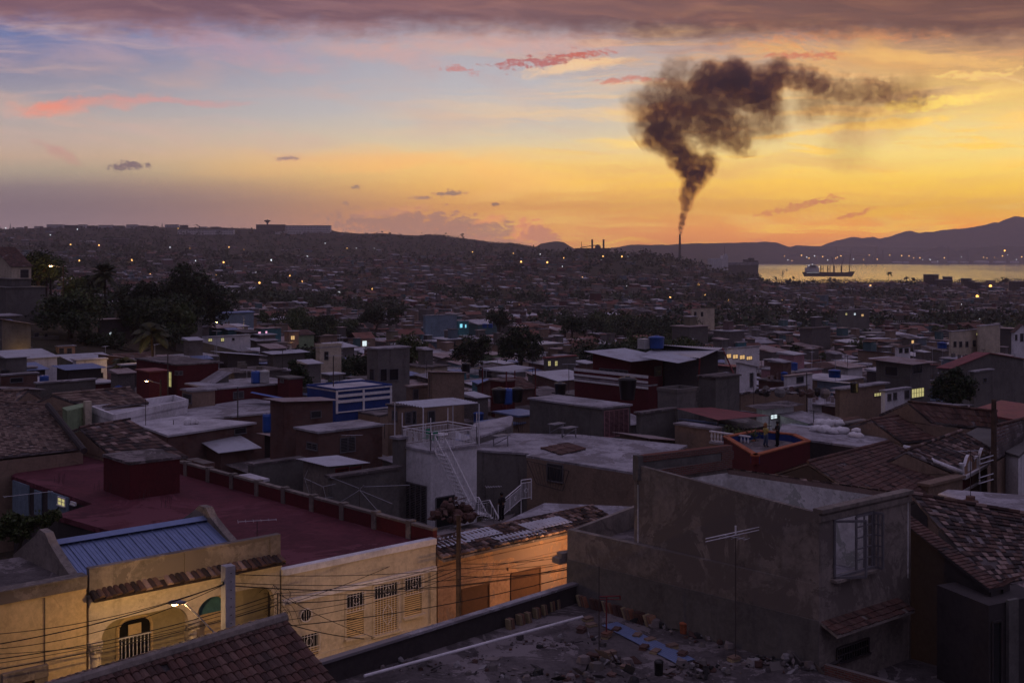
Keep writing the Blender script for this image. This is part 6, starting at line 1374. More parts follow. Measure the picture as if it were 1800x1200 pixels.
# aerials of the middle
spider('aerial with long splayed rods above the parapet', P(632, 905, 66), P(632, 857, 66), [(P(632,861,66), P(690,885,65)), (P(632,861,66), P(582,892,66)), (P(640,855,66), P(720,852,67)), (P(628,864,66), P(640,852,66)), (P(632,858,66), P(580,838,67)), (P(632,861,66), P(672,906,65))])
spider('bent zigzag aerial behind the red roof parapet', P(548, 885, 70), P(548, 845, 70), [(P(535,840,70), P(541,826,70)), (P(535,840,70), P(568,855,70)), (P(535,840,70), P(546,875,70)), (P(568,855,70), P(590,850,70)), (P(568,855,70), P(573,874,70)), (P(548,875,70), P(585,874,70))])
p = P(868, 930, 73); yagi('yagi aerial on a post beside the iron stair', p, P(868, 855, 73), math.radians(10), 7, 1.0, .8)
for i, (X, Yb, Yt, D) in enumerate(((586,720,625,108),(755,700,660,112),(1418,745,655,125),(1000,690,640,116),(676,770,745,88),(616,790,765,87),(295,700,622,114),(418,740,680,100),(305,760,738,96),(1325,715,655,120),(1640,700,640,140))):
    p = P(X, Yb, D); rt = thing('mast', ['tall dark mast left of the blue banded wall','thin mast by the warped hut','black mast in the right middle beside the white bungalow','mast beside the striped balcony','short aerial post above the maroon cloth','aerial post above the slatted shutter','wooden pole in front of the lit glass block strip','stubby wooden post on the long low roof','small post on the pale flat roof','thin mast left of the bungalow','mast at the corner of the glazed house'][i], 'mast', p)
    mb = MB(); mb.tube([p, P(X, Yt, D)], .055 if i in (0, 2, 6, 7) else .03, 6); mb.build('shaft', W('dark metal'), rt)
    if i in (0, 3, 4, 5, 9): m2 = MB(); t = P(X, Yt, D); m2.tube([t-Vector((.7, 0, 0)), t+Vector((.9, .2, 0))], .015, 4); m2.tube([t-Vector((.3, .3, 0)), t+Vector((-.3, .3, 0))], .012, 4); m2.build('crossbar', W('pipe metal'), rt)
heap('pile of old tiles and sticks below the iron stair', 797, 905, 1.4, 1.3, 160, 'tile_pile', 'clay tile', .2, 33.2, 1.3, 12)
heap('clutter of pipes and boards on the maroon house roof', 420, 674, 3., 1.5, 70, 'roof_clutter', 'rubble', .25, 35.8, .4, 13); heap('debris on the low wall in the right middle', 1380, 690, 5., 1.5, 80, 'roof_clutter', 'rubble', .3, 34.5, .4, 14)
# persons
def standing(label, X, Yf, z, hgt, pose, face, top, legs, hair, long_=False):
    f = Pz(X, Yf, z); root, o, me, rad, T_, J, k = person(label, f, hgt, pose, face=face)
    finish_person(root, o, me, rad)
    px, py, pz_ = J['pelvis']
    garment(root, 'shirt', T_, [(0,0,.90,.175,.135),(0,0,1.02,.165,.125),(0,0,1.12,.17,.125),(0,0,1.28,.2,.14),(0,0,1.38,.205,.13),(0,0,1.45,.12,.09),(0,0,1.47,.07,.07)], top, k)
    for s in (-1, 1):
        a, e, w = Vector(J['sr' if s > 0 else 'sl']), Vector(J['er' if s > 0 else 'el']), Vector(J['wr' if s > 0 else 'wl']); mb = MB(); mb.tube([T_(*a), T_(*lerp(a, e, .6)), T_(*e)], [.085*k, .072*k, .062*k], 10); mb.build('sleeve', W(top), root, True)
        h, kn, an = Vector(J['hr' if s > 0 else 'hl']), Vector(J['kr' if s > 0 else 'kl']), Vector(J['ar' if s > 0 else 'al']); mb = MB(); mb.tube([T_(h.x, h.y, h.z+.08), T_(*h), T_(*kn), T_(an.x, an.y, an.z+.02)], [.11*k, .115*k, .085*k, .075*k], 12); mb.build('trouser_leg', W(legs), root, True)
        t = Vector(J['tr' if s > 0 else 'tl']); mb = MB(); mb.blob(T_(*lerp(an, t, .55)), .1*k, 2, .1, 10, 6, 0, (.75, 1.2, .55)); mb.build('shoe', W('dark cloth'), root, True)
    mb = MB(); hc = Vector(J['head1'])*.5+Vector(J['head0'])*.5; mb.blob(T_(hc.x, hc.y-.02, hc.z+.07), .118*k, 3, .12, 14, 10)
    if long_: mb.blob(T_(hc.x, hc.y-.06, hc.z+.0), .15*k, 5, .3, 14, 10); mb.blob(T_(hc.x, hc.y-.05, hc.z+.08), .15*k, 6, .3, 14, 10)
    mb.build('hair', W(hair), root, True); return root
FT = 34.6
standing('person in a yellow top and jeans standing on the red roof terrace', 1346, 785, 35.5, 1.68, {'er': (.25,.0,1.14), 'wr': (.2,.2,1.08), 'kr': (.1,.05,.5), 'al': (-.14,-.05,.09), 'tl': (-.15,.1,.035)}, math.radians(-60), 'yellow cloth', 'denim', 'blond hair', True)
standing('person all in black facing the one in yellow on the red terrace', 1367, 784, 35.5, 1.8, {'er': (.27,.05,1.16), 'wr': (.12,.25,1.2), 'el': (-.27,.05,1.16), 'wl': (-.1,.25,1.15)}, math.radians(100), 'dark cloth', 'dark cloth', 'hair')
standing('person in a dark sleeveless shirt seen from behind at the foot of the iron stair', 882, 915, 33.1, 1.75, {'wr': (.12,.25,1.0), 'wl': (-.14,.25,1.0), 'kr': (.1,.06,.5)}, math.radians(40), 'dark cloth', 'dark cloth', 'hair')
# second little stair by the person
st2 = thing('stair_railing', 'white barred stair railing to the right of the person', 'railing', P(905, 915, 74)); mb = MB(); a, b = P(876, 915, 74.5), P(916, 880, 77); rails(mb, a, b, 1.1, 1.2, .13, .016); rails(mb, b, b+Vector((.7, .5, 0)), 1.4, 1., .12, .016); mb.tube([b-Vector((0, 0, 1.6)), b+Vector((0, 0, 1.4))], .04, 6); mb.build('bars', W('white paint'), st2)
# trees and palms one can tell apart
tree('big spreading dark tree on the left slope', 335, 600, 225, [(325,495,30),(300,515,28),(352,500,26),(372,520,26),(398,522,20),(345,535,34),(300,545,30),(270,530,24),(320,475,16),(385,548,22),(355,560,26),(265,510,18)], 9000, .62, 'leaves', 3, .6)
tree('broad tree on the hill crest beside the yellow house', 66, 510, 205, [(66,458,20),(50,462,16),(85,464,16),(68,478,20),(48,480,14),(92,480,12)], 2600, .5, 'leaves', 4, .4)
tree('dense dark tree between the date palm and the big tree', 222, 590, 222, [(222,520,26),(240,530,24),(205,535,24),(228,550,28),(250,510,18)], 4200, .55, 'leaves', 5)
tree('bushy mass of trees below the date palm', 150, 600, 205, [(130,520,26),(160,535,30),(110,540,26),(140,560,34),(180,560,28),(100,570,24),(175,590,22),(120,500,16)], 6500, .55, 'leaves', 6)
tree('rounded green tree above the unroofed grey house', 72, 625, 190, [(72,560,26),(50,575,24),(95,580,24),(30,585,20),(72,590,30),(10,570,26)], 5200, .5, 'leaves', 7)
tree('yellow lit bush under the hill lamp', 135, 520, 212, [(118,497,8),(132,494,8),(146,493,8),(125,505,10),(140,503,10)], 900, .4, 'yellow leaves', 8, .12)
tree('tree mass behind the coconut palm', 275, 640, 178, [(200,600,22),(160,600,22),(300,590,20)], 2600, .5, 'leaves', 9)
palm('tall date palm on the left slope', 181, 600, 482, 215, 60, 4.4, 'date', 1); palm('coconut palm lit by a lamp left of the dark red house', 263, 675, 585, 152, 34, 3.9, 'coco', 2); palm('low dark palm left of the coconut palm', 214, 670, 640, 150, 16, 2.8, 'coco', 3)
tree('round dark tree on the right above the tiled roofs', 1675, 715, 125, [(1675,672,24),(1655,678,18),(1696,676,20),(1672,692,22),(1700,690,14),(1650,690,14),(1682,658,14)], 7000, .3, 'leaves', 10, .3)
tree('wide dark tree left of the red storey house', 915, 640, 190, [(912,590,22),(935,600,18),(892,602,18),(918,612,24),(890,618,16),(940,620,16)], 4200, .45, 'leaves', 11)
tree('yellowish tree behind the unfinished concrete storey', 722, 640, 195, [(718,602,18),(738,612,16),(704,610,14),(728,622,18)], 2800, .42, 'yellow leaves', 12)
tree('dark tree between the yellowish tree and the wide tree', 830, 640, 200, [(822,606,18),(845,612,18),(806,620,16),(832,626,20),(852,598,12)], 3200, .45, 'leaves', 13)
tree('round tree on the centre rise', 878, 580, 300, [(878,552,14),(865,558,12),(893,560,12),(880,566,14)], 1800, .55, 'leaves', 14)
tree('dark tree beside the centre left lane', 660, 580, 320, [(648,552,12),(665,548,12),(682,552,12),(700,548,11),(660,560,14),(690,562,12),(638,560,10)], 2600, .6, 'leaves', 15)
tree('patio shrub with yellow-green leaves at the lower left', 30, 960, 60, [(20,915,20),(50,918,20),(80,912,16),(35,935,20),(5,930,18),(95,905,12)], 4200, .2, 'yellow leaves', 16, .1)
tree('dark creeper tree beside the left middle tanks', 525, 690, 125, [(520,650,14),(530,662,14),(538,672,12),(516,640,9)], 1800, .3, 'leaves', 17)
tree('small dark tree right of the wide tree', 1005, 590, 250, [(1000,568,12),(1012,572,12),(1022,580,10),(992,578,10)], 1500, .5, 'leaves', 18)
tree('green clump behind the dark mast in the left middle', 590, 695, 120, [(578,676,9),(592,680,10),(606,684,8)], 1200, .25, 'yellow leaves', 19, .1)
# left hill houses and walls
bx('yellow house with a brown hipped roof on the hill crest', -40, 20, 55, 468, 500, 'cream wall', 'clay tile', 'gable', [(36,474,50,488,'grille')], D=195)
bx('grey retaining wall below the hill crest house', -40, 10, 80, 505, 545, 'concrete', 'concrete', D=185, name='retaining_wall', cat='wall'); bx('lower blue-grey retaining wall on the left hill', -40, 20, 55, 490, 535, 'concrete', 'concrete', D=188, name='retaining_wall', cat='wall')
bx('shack with a long mottled sheet roof left of the big tree', 172, 176, 236, 562, 590, 'dark wall', 'rusty tin', 'tin', [(192,583,196,590,'whitelit')], D=185, slope=.06, over=.3)
def slamp(label, X, Yl, D, e=0, zb=None, col=AMB, group=None, s=1.):
    p = P(X, Yl, D); b = Vector((p.x+1.1*s, p.y, gz(X, D))); root = thing('street_lamp', label, 'street lamp', b, group); mb = MB(); mb.tube([b, (b.x, b.y, p.z+.1)], .09, 7); mb.build('post', W('wood pole'), root)
    mb = MB(); mb.tube([(b.x, b.y, p.z-.3), (p.x, p.y, p.z)], .03, 5); mb.build('arm', W('grey paint'), root); lamp_head(root, p, Vector((-1, 0, 0)), 1.1*s)
    if e: point(p-Vector((.3, .1, .45)), e, .2, col)
    return root
slamp('street light glowing before the dark red house', 263, 669, 113, 26); slamp('hill crest street light above the yellow lit bush', 94, 467, 200, 420, s=1.6); slamp('orange street light at the end of the blue-grey arcade', 386, 565, 240, 160, s=1.8)
pt = lambda X, Y, D, e, c=AMB: point(P(X, Y, D), e, .15, c)
pt(40, 622, 162, 60); pt(120, 618, 160, 60); pt(252, 612, 146, 420); pt(1530, 698, 121, 16, (1, .7, .25)); pt(1500, 686, 120, 10, (1, .75, .25)); pt(1358, 734, 105, 16, (.8, 1, .9)); pt(1310, 622, 200, 50, (1, .7, .4)); pt(815, 572, 296, 60, (.2, .8, 1)); pt(570, 700, 101, 22, (1, .5, .2)); pt(1640, 850, 66, 5); pt(105, 498, 202, 60); pt(512, 600, 220, 40); pt(1500, 560, 380, 140, (.8, .95, 1))
# ------------------------------------------------------------------ landmarks, port, far buildings
def farbox(mb, X0, X1, Yt, Yb, D, dep=14, mi=0):
    a = P(X0, Yb, D); b = P(X1, Yt, D); mb.box((a.x, D, a.z-3), (b.x-a.x, 0, 0), (0, dep, 0), (0, 0, b.z-a.z+3), mi)
root = thing('power_chimney', 'tall striped chimney under the smoke plume', 'chimney', P(1195, 452, PD)); mb = MB(); b = P(1195, 455, PD); t = P(1195, 412, PD)
mb.tube([b, lerp(b, t, .5), t], [2.1, 1.7, 1.35], 16); mb.build('shaft', W('concrete'), root); mb = MB()
for k in (.45, .62, .8, .97): p = lerp(b, t, k); mb.tube([p, p+Vector((0, 0, .9))], 2.1-.75*k+.12, 16)
mb.build('rings', W('maroon paint'), root)
for lb, X, Yt, D, r in (('left one of two dark industrial stacks on the skyline', 1041, 421, 2300, 1.9), ('second of two dark industrial stacks, nearer the smoke plume', 1061, 421, 2300, 1.9)):
    root = thing('industrial_stack', lb, 'chimney', P(X, 441, D)); mb = MB(); mb.tube([P(X, 446, D), P(X, Yt, D)], [r*1.15, r], 14); mb.build('shaft', W('dark wall'), root); mb = MB(); p = P(X, Yt, D); mb.tube([p-Vector((0, 0, 1)), p+Vector((0, 0, .3))], r*1.15, 14); mb.build('rim', W('dark metal'), root)
def lattice(label, X, Yt, Yb, D, w=1.6):
    root = thing('lattice_mast', label, 'mast', P(X, Yb, D)); mb = MB(); b = P(X, Yb, D); t = P(X, Yt, D)
    for sx, sy in ((-1,-1),(1,-1),(1,1),(-1,1)): mb.tube([b+Vector((sx*w, sy*w, 0)), t], .28, 4)
    for i in range(1, 7):
        k = i/7; c = lerp(b, t, k); ww = w*(1-k); mb.tube([c+Vector((-ww, 0, 0)), c+Vector((ww, 0, 0))], .18, 4)
    mb.build('frame', W('dark metal'), root)
lattice('thin lattice mast beside the two industrial stacks', 1022, 424, 444, 2300); lattice('short lattice mast on the left ridge', 285, 391, 402, 2600, 1.2)
lattice('thin mast at the far left end of the ridge', 18, 392, 404, 2600, .8)
root = thing('cement_works', 'low dark works with a hopper between the two stacks', 'factory', P(1040, 444, 2320)); mb = MB(); farbox(mb, 1012, 1072, 436, 446, 2320, 30); farbox(mb, 1047, 1056, 432, 446, 2330, 20); farbox(mb, 1049, 1054, 430, 440, 2328, 14); mb.build('wall', W('dark wall'), root); mb = MB(); a = P(1020, 435, 2318); mb.tube([a, P(1048, 431, 2318)], .9, 5); mb.build('conveyor', W('dark metal'), root)
# slab blocks along the ridge
GB = 'apartment blocks along the left ridge'
def block(label, X0, X1, Yt, Yb, D, wm='concrete', grp=None, rows=None, dep=14, name='apartment_block'):
    root = thing(name, label, 'building', P((X0+X1)/2, Yb, D), grp); mb = MB(); farbox(mb, X0, X1, Yt, Yb, D, dep); mb.build('wall', W(wm), root)
    mb = MB(); a = P(X0, Yb, D); b = P(X1, Yt, D); n = rows or max(2, int((b.z-a.z)/3))
    for r in range(n):
        z = lerp(a.z, b.z, (r+.35)/n); c = max(3, int((b.x-a.x)/3.2))
        for i in range(c): x = lerp(a.x, b.x, (i+.3)/c); mb.box((x, D-.12, z), ((b.x-a.x)/c*.5, 0, 0), (0, .2, 0), (0, 0, (b.z-a.z)/n*.42))
    mb.build('windows', W('void'), root); mb = MB(); mb.box((a.x-.4, D-.5, b.z), (b.x-a.x+.8, 0, 0), (0, dep+1, 0), (0, 0, .6)); mb.build('roof', W('roof concrete'), root); return root
for i, (X0, X1, Yt) in enumerate([(82,110,395),(113,135,396),(138,150,395),(153,166,397),(173,196,396),(199,216,397),(222,240,395),(243,258,397),(290,312,395),(316,328,396),(60,72,398),(262,276,398),(350,362,399),(372,384,399),(28,40,400)]):
    block(['long pale slab block first on the ridge','second slab block along the ridge','narrow block beside the second ridge slab','low block in the gap of the ridge row','wide block at the middle of the ridge row','block just past the middle of the ridge row','tall block of the ridge row right of the middle','small block ending the main ridge row','tall block rising alone on the ridge','narrow block beside the lone tall ridge block','small block at the start of the ridge row','low block near the ridge mast','small block above the terraced school','last small block before the hospital','tiny block near the far left mast'][i], X0, X1, Yt, 407, 2560+8*(i % 3), 'white wall' if i % 2 == 0 else 'concrete', GB)
block('long terraced school building below the ridge line', 312, 410, 404, 414, 2300, 'white wall', rows=3, name='school'); block('wide hospital-like slab on the hill brow', 450, 580, 396.5, 409, 2500, 'white wall', rows=4, dep=20, name='hospital'); block('taller wing at the left end of the hill brow slab', 450, 500, 395, 409, 2490, 'concrete', rows=4, name='hospital_wing')
block('pale lower annex under the hill brow slab', 484, 530, 407, 414, 2440, 'white wall', rows=2, name='annex')
for i, (X0, X1, Yt, Yb, D) in enumerate([(140,163,423,434,1900),(181,222,420,434,1850),(115,136,426,434,1950),(139,184,449,455,1400),(205,214,417,424,2000)]): block(['pale block low on the left slope','pair of joined blocks low on the left slope','small block beside the pale slope block','long white shed on the left slope','small tower block above the slope pair'][i], X0, X1, Yt, Yb, D, 'white wall' if i in (0, 3) else 'concrete', 'blocks on the left slope')
root = thing('water_tower', 'mushroom-shaped water tower above the hill brow slab', 'water tower', P(470, 402, 2520)); mb = MB(); p = P(470, 404, 2520); h = P(470, 386, 2520).z-p.z; mb.tube_z(p, [(2.4, 0), (1.6, h*.5), (1.8, h*.66)], 14, 0); mb.build('stem', W('dark wall'), root); mb = MB(); mb.tube_z(p, [(1.8, h*.66), (5, h*.8), (7.2, h*.86), (7.0, h*.92), (2, h*.96), (.8, h)], 18, 0); mb.build('bowl', W('dark wall'), root)
# silos and warehouses of the port
root = thing('grain_silo', 'pale grain silo block with a stepped tower and mast by the bay', 'silo', P(1264, 472, 1650)); mb = MB(); farbox(mb, 1248, 1272, 454.5, 472, 1650, 22); farbox(mb, 1270, 1280, 449, 472, 1652, 16); farbox(mb, 1273, 1278, 446, 452, 1655, 8); mb.build('tower', W('white wall'), root)
mb = MB()
for i in range(7): p = P(1250+i*3.2, 472, 1648); mb.tube([p, P(1250+i*3.2, 455.5, 1648)], 1.5, 12)
mb.build('cylinders', W('white wall'), root); mb = MB(); mb.tube([P(1273.5, 448, 1655), P(1273.5, 433, 1655)], .25, 4); mb.build('mast', W('dark metal'), root)
root = thing('mill_building', 'large pale mill building with twin roof towers by the bay', 'mill', P(1310, 485, 1700)); mb = MB(); farbox(mb, 1280, 1333, 462, 487, 1700, 30); farbox(mb, 1310, 1318, 456, 470, 1704, 18); farbox(mb, 1319, 1326, 453.5, 470, 1706, 18); farbox(mb, 1326, 1333, 458, 470, 1704, 18); mb.build('wall', W('concrete'), root); mb = MB(); farbox(mb, 1279, 1334, 461, 462.2, 1699, 32); mb.build('roof', W('roof concrete'), root)
# cargo ship with its own cranes
SX = PD; root = thing('cargo_ship', 'moored cargo ship with a lit superstructure and deck cranes', 'ship', P(1460, 484, 1830)); D = 1830
mb = MB(); h0 = [P(1414, 478, D), P(1418, 486, D), P(1498, 486, D), P(1503, 477, D), P(1490, 479, D)]; fr = h0; ba = [p+Vector((0, 16, 0)) for p in h0]; mb.face(fr); mb.face(ba[::-1])
for i in range(5): j = (i+1) % 5; mb.face([fr[i], fr[j], ba[j], ba[i]])
mb.build('hull', W('dark wall'), root)
mb = MB(); farbox(mb, 1418, 1440, 470.5, 480, D+1, 12); farbox(mb, 1421, 1438, 467, 471, D+2, 10); farbox(mb, 1424, 1434, 465.5, 467.5, D+2, 8); mb.build('superstructure', W('white wall'), root)
mb = MB()
for X, Y in ((1422,466.5),(1428,464.5),(1440,469)): mb.blob(P(X, Y, D-1), .55, 1, 0, 8, 5)
for i in range(9): mb.blob(P(1419+i*2.5, 479.2, D-1), .3, 1, 0, 6, 4)
mb.build('deck_lights', W('far white lamp'), root)
for X in (1443, 1455):
    mb = MB(); mb.tube([P(X, 479, D+4), P(X, 467, D+4)], .9, 8); mb.tube([P(X, 473, D+4), P(X+4, 473, D+4)], .6, 5); mb.tube([P(X+4, 479, D+4), P(X+4, 468, D+4)], .5, 6); mb.build('kingpost', W('dark metal'), root)
for i, (X, Yt, lean) in enumerate(((1466, 451, -4), (1479, 452, 5), (1493, 446, 2))):
    root = thing('dock_crane', ['dock crane with a jib leaning left above the ship', 'dock crane with a jib leaning right above the ship', 'slender dock crane at the bow end of the ship'][i], 'crane', P(X, 482, 1860)); D = 1860; mb = MB(); mb.tube([P(X, 484, D), P(X, 467, D)], 1.3 if i < 2 else .8, 8); mb.build('tower', W('dark metal'), root); mb = MB(); mb.tube([P(X, 469, D), P(X+lean, Yt, D)], .35, 5); mb.tube([P(X, 467, D), P(X+lean, Yt, D)], .12, 4); mb.build('jib', W('dark metal'), root)
root = thing('dock_crane', 'small derrick silhouetted left of the ship', 'crane', P(1376, 486, 1800)); mb = MB(); mb.tube([P(1376, 488, 1800), P(1376, 475, 1800)], .5, 5); mb.tube([P(1376, 484, 1800), P(1379, 476, 1800)], .3, 5); mb.tube([P(1373, 486, 1800), P(1376, 477, 1800)], .3, 5); mb.build('frame', W('dark metal'), root)
tag(heap('buoy', 0, 500, .1, .1, 1, 'buoy', seed=1), '', 'x') if False else None
root = thing('buoy', 'small dark buoy on the bright water', 'buoy', Vector((P(1383, 473, 3000).x, 3000, 0))); mb = MB(); mb.tube_z(Vector(root['o']), [(2, -1), (2, 1), (.4, 4), (.2, 6)], 10, 0); mb.build('body', W('dark metal'), root)
# far shore: oil tanks, refinery masts, lights
GT = 'oil tanks on the far shore'
for i, (X, Y, w, h) in enumerate([(1577,446,9,4),(1592,447,6,3),(1675,450,10,5),(1695,449,8,4),(1725,446,14,6),(1757,448,12,5),(1783,447,8,5),(1643,449,7,4)]):
    p = P(X, Y+4, 4680); p.z = 3; mb = MB(); r = w*4680/F*.9; hh = h*4680/F*.55; mb.tube_z(p, [(r, 0), (r, hh), (r*.4, hh*1.15), (.5, hh*1.2)], 20, 0); tag(mb.build('oil_tank', W('white wall'), smooth=False), ['long pale oil tank nearest the ship cranes','small oil tank beside the first long one','wide oil tank at the middle of the far shore','oil tank just right of the widest middle one','largest oil tank under the low coastal hill','domed oil tank beside the largest','oil tank at the right end of the far shore','lone oil tank left of the middle group'][i], 'oil tank', GT)
for i, X in enumerate([1437,1470,1496,1522,1536,1541,1552,1568,1610,1667,1702,1738,1771]):
    mb = MB(); D = 4720; h = 30+13*((i*7) % 4); p = P(X, 455, D); p.z = 3; mb.tube([p, p+Vector((0, 0, h))], [3, 1.6], 6); tag(mb.build('refinery_stack', W('dark metal')), 'thin refinery stack rising from the hazy far shore', 'stack', 'refinery stacks on the far shore')
LR = random.Random(21)
lampmesh = {}
def farlamp(X, Y, D, s, mat, grp, label, name='street_lamp', z=None, kind=None):
    p = P(X, Y, D); key = (round(s, 2), mat); gnd = z if z is not None else gz(X, D)
    if key not in lampmesh:
        m = MB(); m.blob((0, 0, 0), s, 1, 0, 8, 5, 0); m.tube([(0, s*.5, -6), (0, s*.5, 0)], .09*max(1, s), 4, 1); o = m.build(name, [W(mat), W('dark metal')]); me = o.data
        zz = o.location.z; me.transform(__import__('mathutils').Matrix.Translation((o.location.x, o.location.y, zz))); lampmesh[key] = me; bpy.data.objects.remove(o)
    o = bpy.data.objects.new(name, lampmesh[key]); C.objects.link(o); o.location = p; o['o'] = list(p); return tag(o, label, 'street lamp', grp)
for X in [1432,1446,1455,1469,1472,1478,1500,1518,1528,1542,1564,1585,1598,1606,1617,1622,1635,1648,1660,1690,1729,1735,1748,1762,1771,1787,1796,1379,1385,1392,1409,1418,1422]:
    farlamp(X, LR.uniform(448, 459), 4600, 1.3+LR.random()*1.3, LR.choice(['far lamp', 'far lamp', 'far white lamp']), 'harbour lights across the bay', 'tiny harbour light across the bay', z=2)
farlamp(1766, 440.5, 4700, 3.4, 'far bright lamp', None, 'bright orange flare light on the far shore', 'flare_light', z=2)
# ------------------------------------------------------------------ generated middle rows
LM = [('the dark red house',310,660),('the big spreading tree',335,530),('the date palm',181,500),('the coconut palm',258,600),('the unfinished concrete storey',685,640),('the blue lit porch house',813,572),('the wide dark tree',915,605),('the round canopy',890,652),('the large blue tank',1154,600),('the lamp-strung block',1305,622),('the lit white clinic block',1500,552),('the round dark tree',1675,680),('the ochre institute',1715,598),('the glowing tan house',1510,692),('the white bungalow',1406,672),('the yellowish tree',722,615),('the orange street light',386,565),('the turquoise house',475,586),('the cream two storey block',1235,552),('the hill crest house',30,480),('the gabled mauve shed',1720,650),('the yellow windows',972,638),('the unroofed grey house',78,605),('the lane tree',670,560),('the tree on the centre rise',878,560),('the tilted sheet roof barn',425,635),('the small round tree',1005,575),('the belvedere',1588,615),('the striped balcony front',1075,690),('the broad pale sheet roof hall',505,632)]
WALLS = [('grey','concrete',5),('grey block','block wall',4),('brick','brick wall',3),('tan','tan wall',3),('white','white wall',2),('pale blue','pale blue wall',1.6),('cream','cream wall',1.6),('pink','pink wall',1),('teal','teal wall',1),('green','green wall',.8),('maroon','red wall',.8),('dark','dark wall',2),('streaked','stained wall',2)]
ROOFS = [('a flat cement roof','roof concrete','flat',4),('a parapet roof','roof concrete','par',3),('a pale sheet roof','tin','tin',3.5),('a rusty sheet roof','rusty tin','tin',4),('a bluish sheet roof','blue tin','tinu',1.5),('a tiled roof','clay tile','gable',1.6),('a red sheet roof','red tin','tinu',1),('a dark flat roof','dark roof','flat',4),('a whitish flat roof','white roof','flat',1.5)]
GR = random.Random(42)
def pick(t, r): 
    s = sum(x[-1] for x in t); k = r.random()*s
    for x in t:
        k -= x[-1]
        if k <= 0: return x
    return t[-1]
def green(x, y): return noise.noise((x/55, y/55, 4.2))+.5*noise.noise((x/18, y/18, 9))
gen = []; GRID = {}
for f in FOOT: GRID.setdefault((int(f[0]//30), int(f[1]//30)), []).append(f)
def free(x, y, r):
    for i in range(-1, 2):
        for j in range(-1, 2):
            for a, b, q in GRID.get((int(x//30)+i, int(y//30)+j), ()):
                if (a-x)**2+(b-y)**2 < (q+r)**2: return False
    return True
def hides(x, y, z, h, hw):          # would it stand in front of one of the houses already placed?
    X = 900+F*x/y; w = hw*F/y; Yt_ = HY+(H-z-h)*F/y
    for Xl, Xr, Yt, Yb, D in HB:
        if y < (D or 400)-2 and X-w < Xr-3 and X+w > Xl+3 and Yt_ < Yt+.72*(Yb-Yt) and Yt_+60 > Yt-30: return True
    return False
spots = []
step = 7.9; ca, sa = math.cos(A1), math.sin(A1)
for i in range(-80, 80):
    for j in range(-10, 80):
        u = i*step+GR.uniform(-1.4, 1.4)+(3 if j % 2 else 0); v = j*(step+.8)+GR.uniform(-1.2, 1.2); x = u*ca-v*sa; y = u*sa+v*ca
        if 78 < y < 330 and abs(x)/y < .475: spots.append((y, x))
spots.sort(); NH = 0; MAXH = 205; cut = 330
occl = []
for y, x in spots:
    X = 900+F*x/y
    if y > 118 and green(x, y) > .28: continue
    if X < 330 and y > 175: continue
    r = 3.3
    if not free(x, y, r*.75): continue
    z = gz(X, y); a = GR.uniform(3.8, 7.2); b = GR.uniform(3.8, 6.8); h = GR.choice([2.5, 2.7, 2.9, 3.1, 3.0, 2.8, 3.2, 5.2, 2.6, 2.9]); 
    if y < 115: h = min(h, 3.2)
    if hides(x, y, z, h, a*.75):
        h = 2.5
        if hides(x, y, z, h, a*.75): continue
    wn = pick(WALLS, GR); rn = pick(ROOFS, GR); gen.append((y, x, z, a, b, h, wn, rn, X))
    GRID.setdefault((int(x//30), int(y//30)), []).append((x, y, r))
    NH += 1
    if NH >= MAXH: cut = y; break
names = []
for (y, x, z, a, b, h, wn, rn, X) in gen:
    Y = HY+(H-z-h)*F/y; lm = min(LM, key=lambda l: (l[1]-X)**2+((l[2]-Y)*1.6)**2); dx, dy = X-lm[1], Y-lm[2]
    rel = ('just ' if math.hypot(dx, dy) < 45 else '')+(('right of ' if dx > 0 else 'left of ') if abs(dx) > abs(dy)*1.2 else ('below ' if dy > 0 else 'behind '))
    names.append([f"{wn[0]} {'two storey ' if h > 4 else ''}house with {rn[0]} {rel}{lm[0]}", math.hypot(dx, dy)])
for n in names: n[0] = n[0].replace('two storey house', 'tall house').replace('the tree by the centre left lane', 'the lane tree').replace('small tree right of the wide tree', 'small tree beside the wide one').replace('the two small yellow windows', 'the two yellow windows').replace('with a flat cement roof', 'with cement roof').replace(' just ', ' ').replace('the round dark tree', 'the round dark tree')
cnt = {}
for i, n in enumerate(names): cnt.setdefault(n[0], []).append(i)
ORD = ['nearest', 'second nearest', 'third nearest', 'fourth nearest', 'fifth nearest', 'sixth nearest', 'seventh nearest']
for k, ids in cnt.items():
    if len(ids) > 1:
        ids.sort(key=lambda q: names[q][1])
        for o, q in enumerate(ids): names[q][0] = f"{ORD[min(o, 6)]} {k}"
ang_of = lambda x, y: .25*noise.noise((x/90, y/90, 1))
LITK = ['yellow', 'lit', 'whitelit']
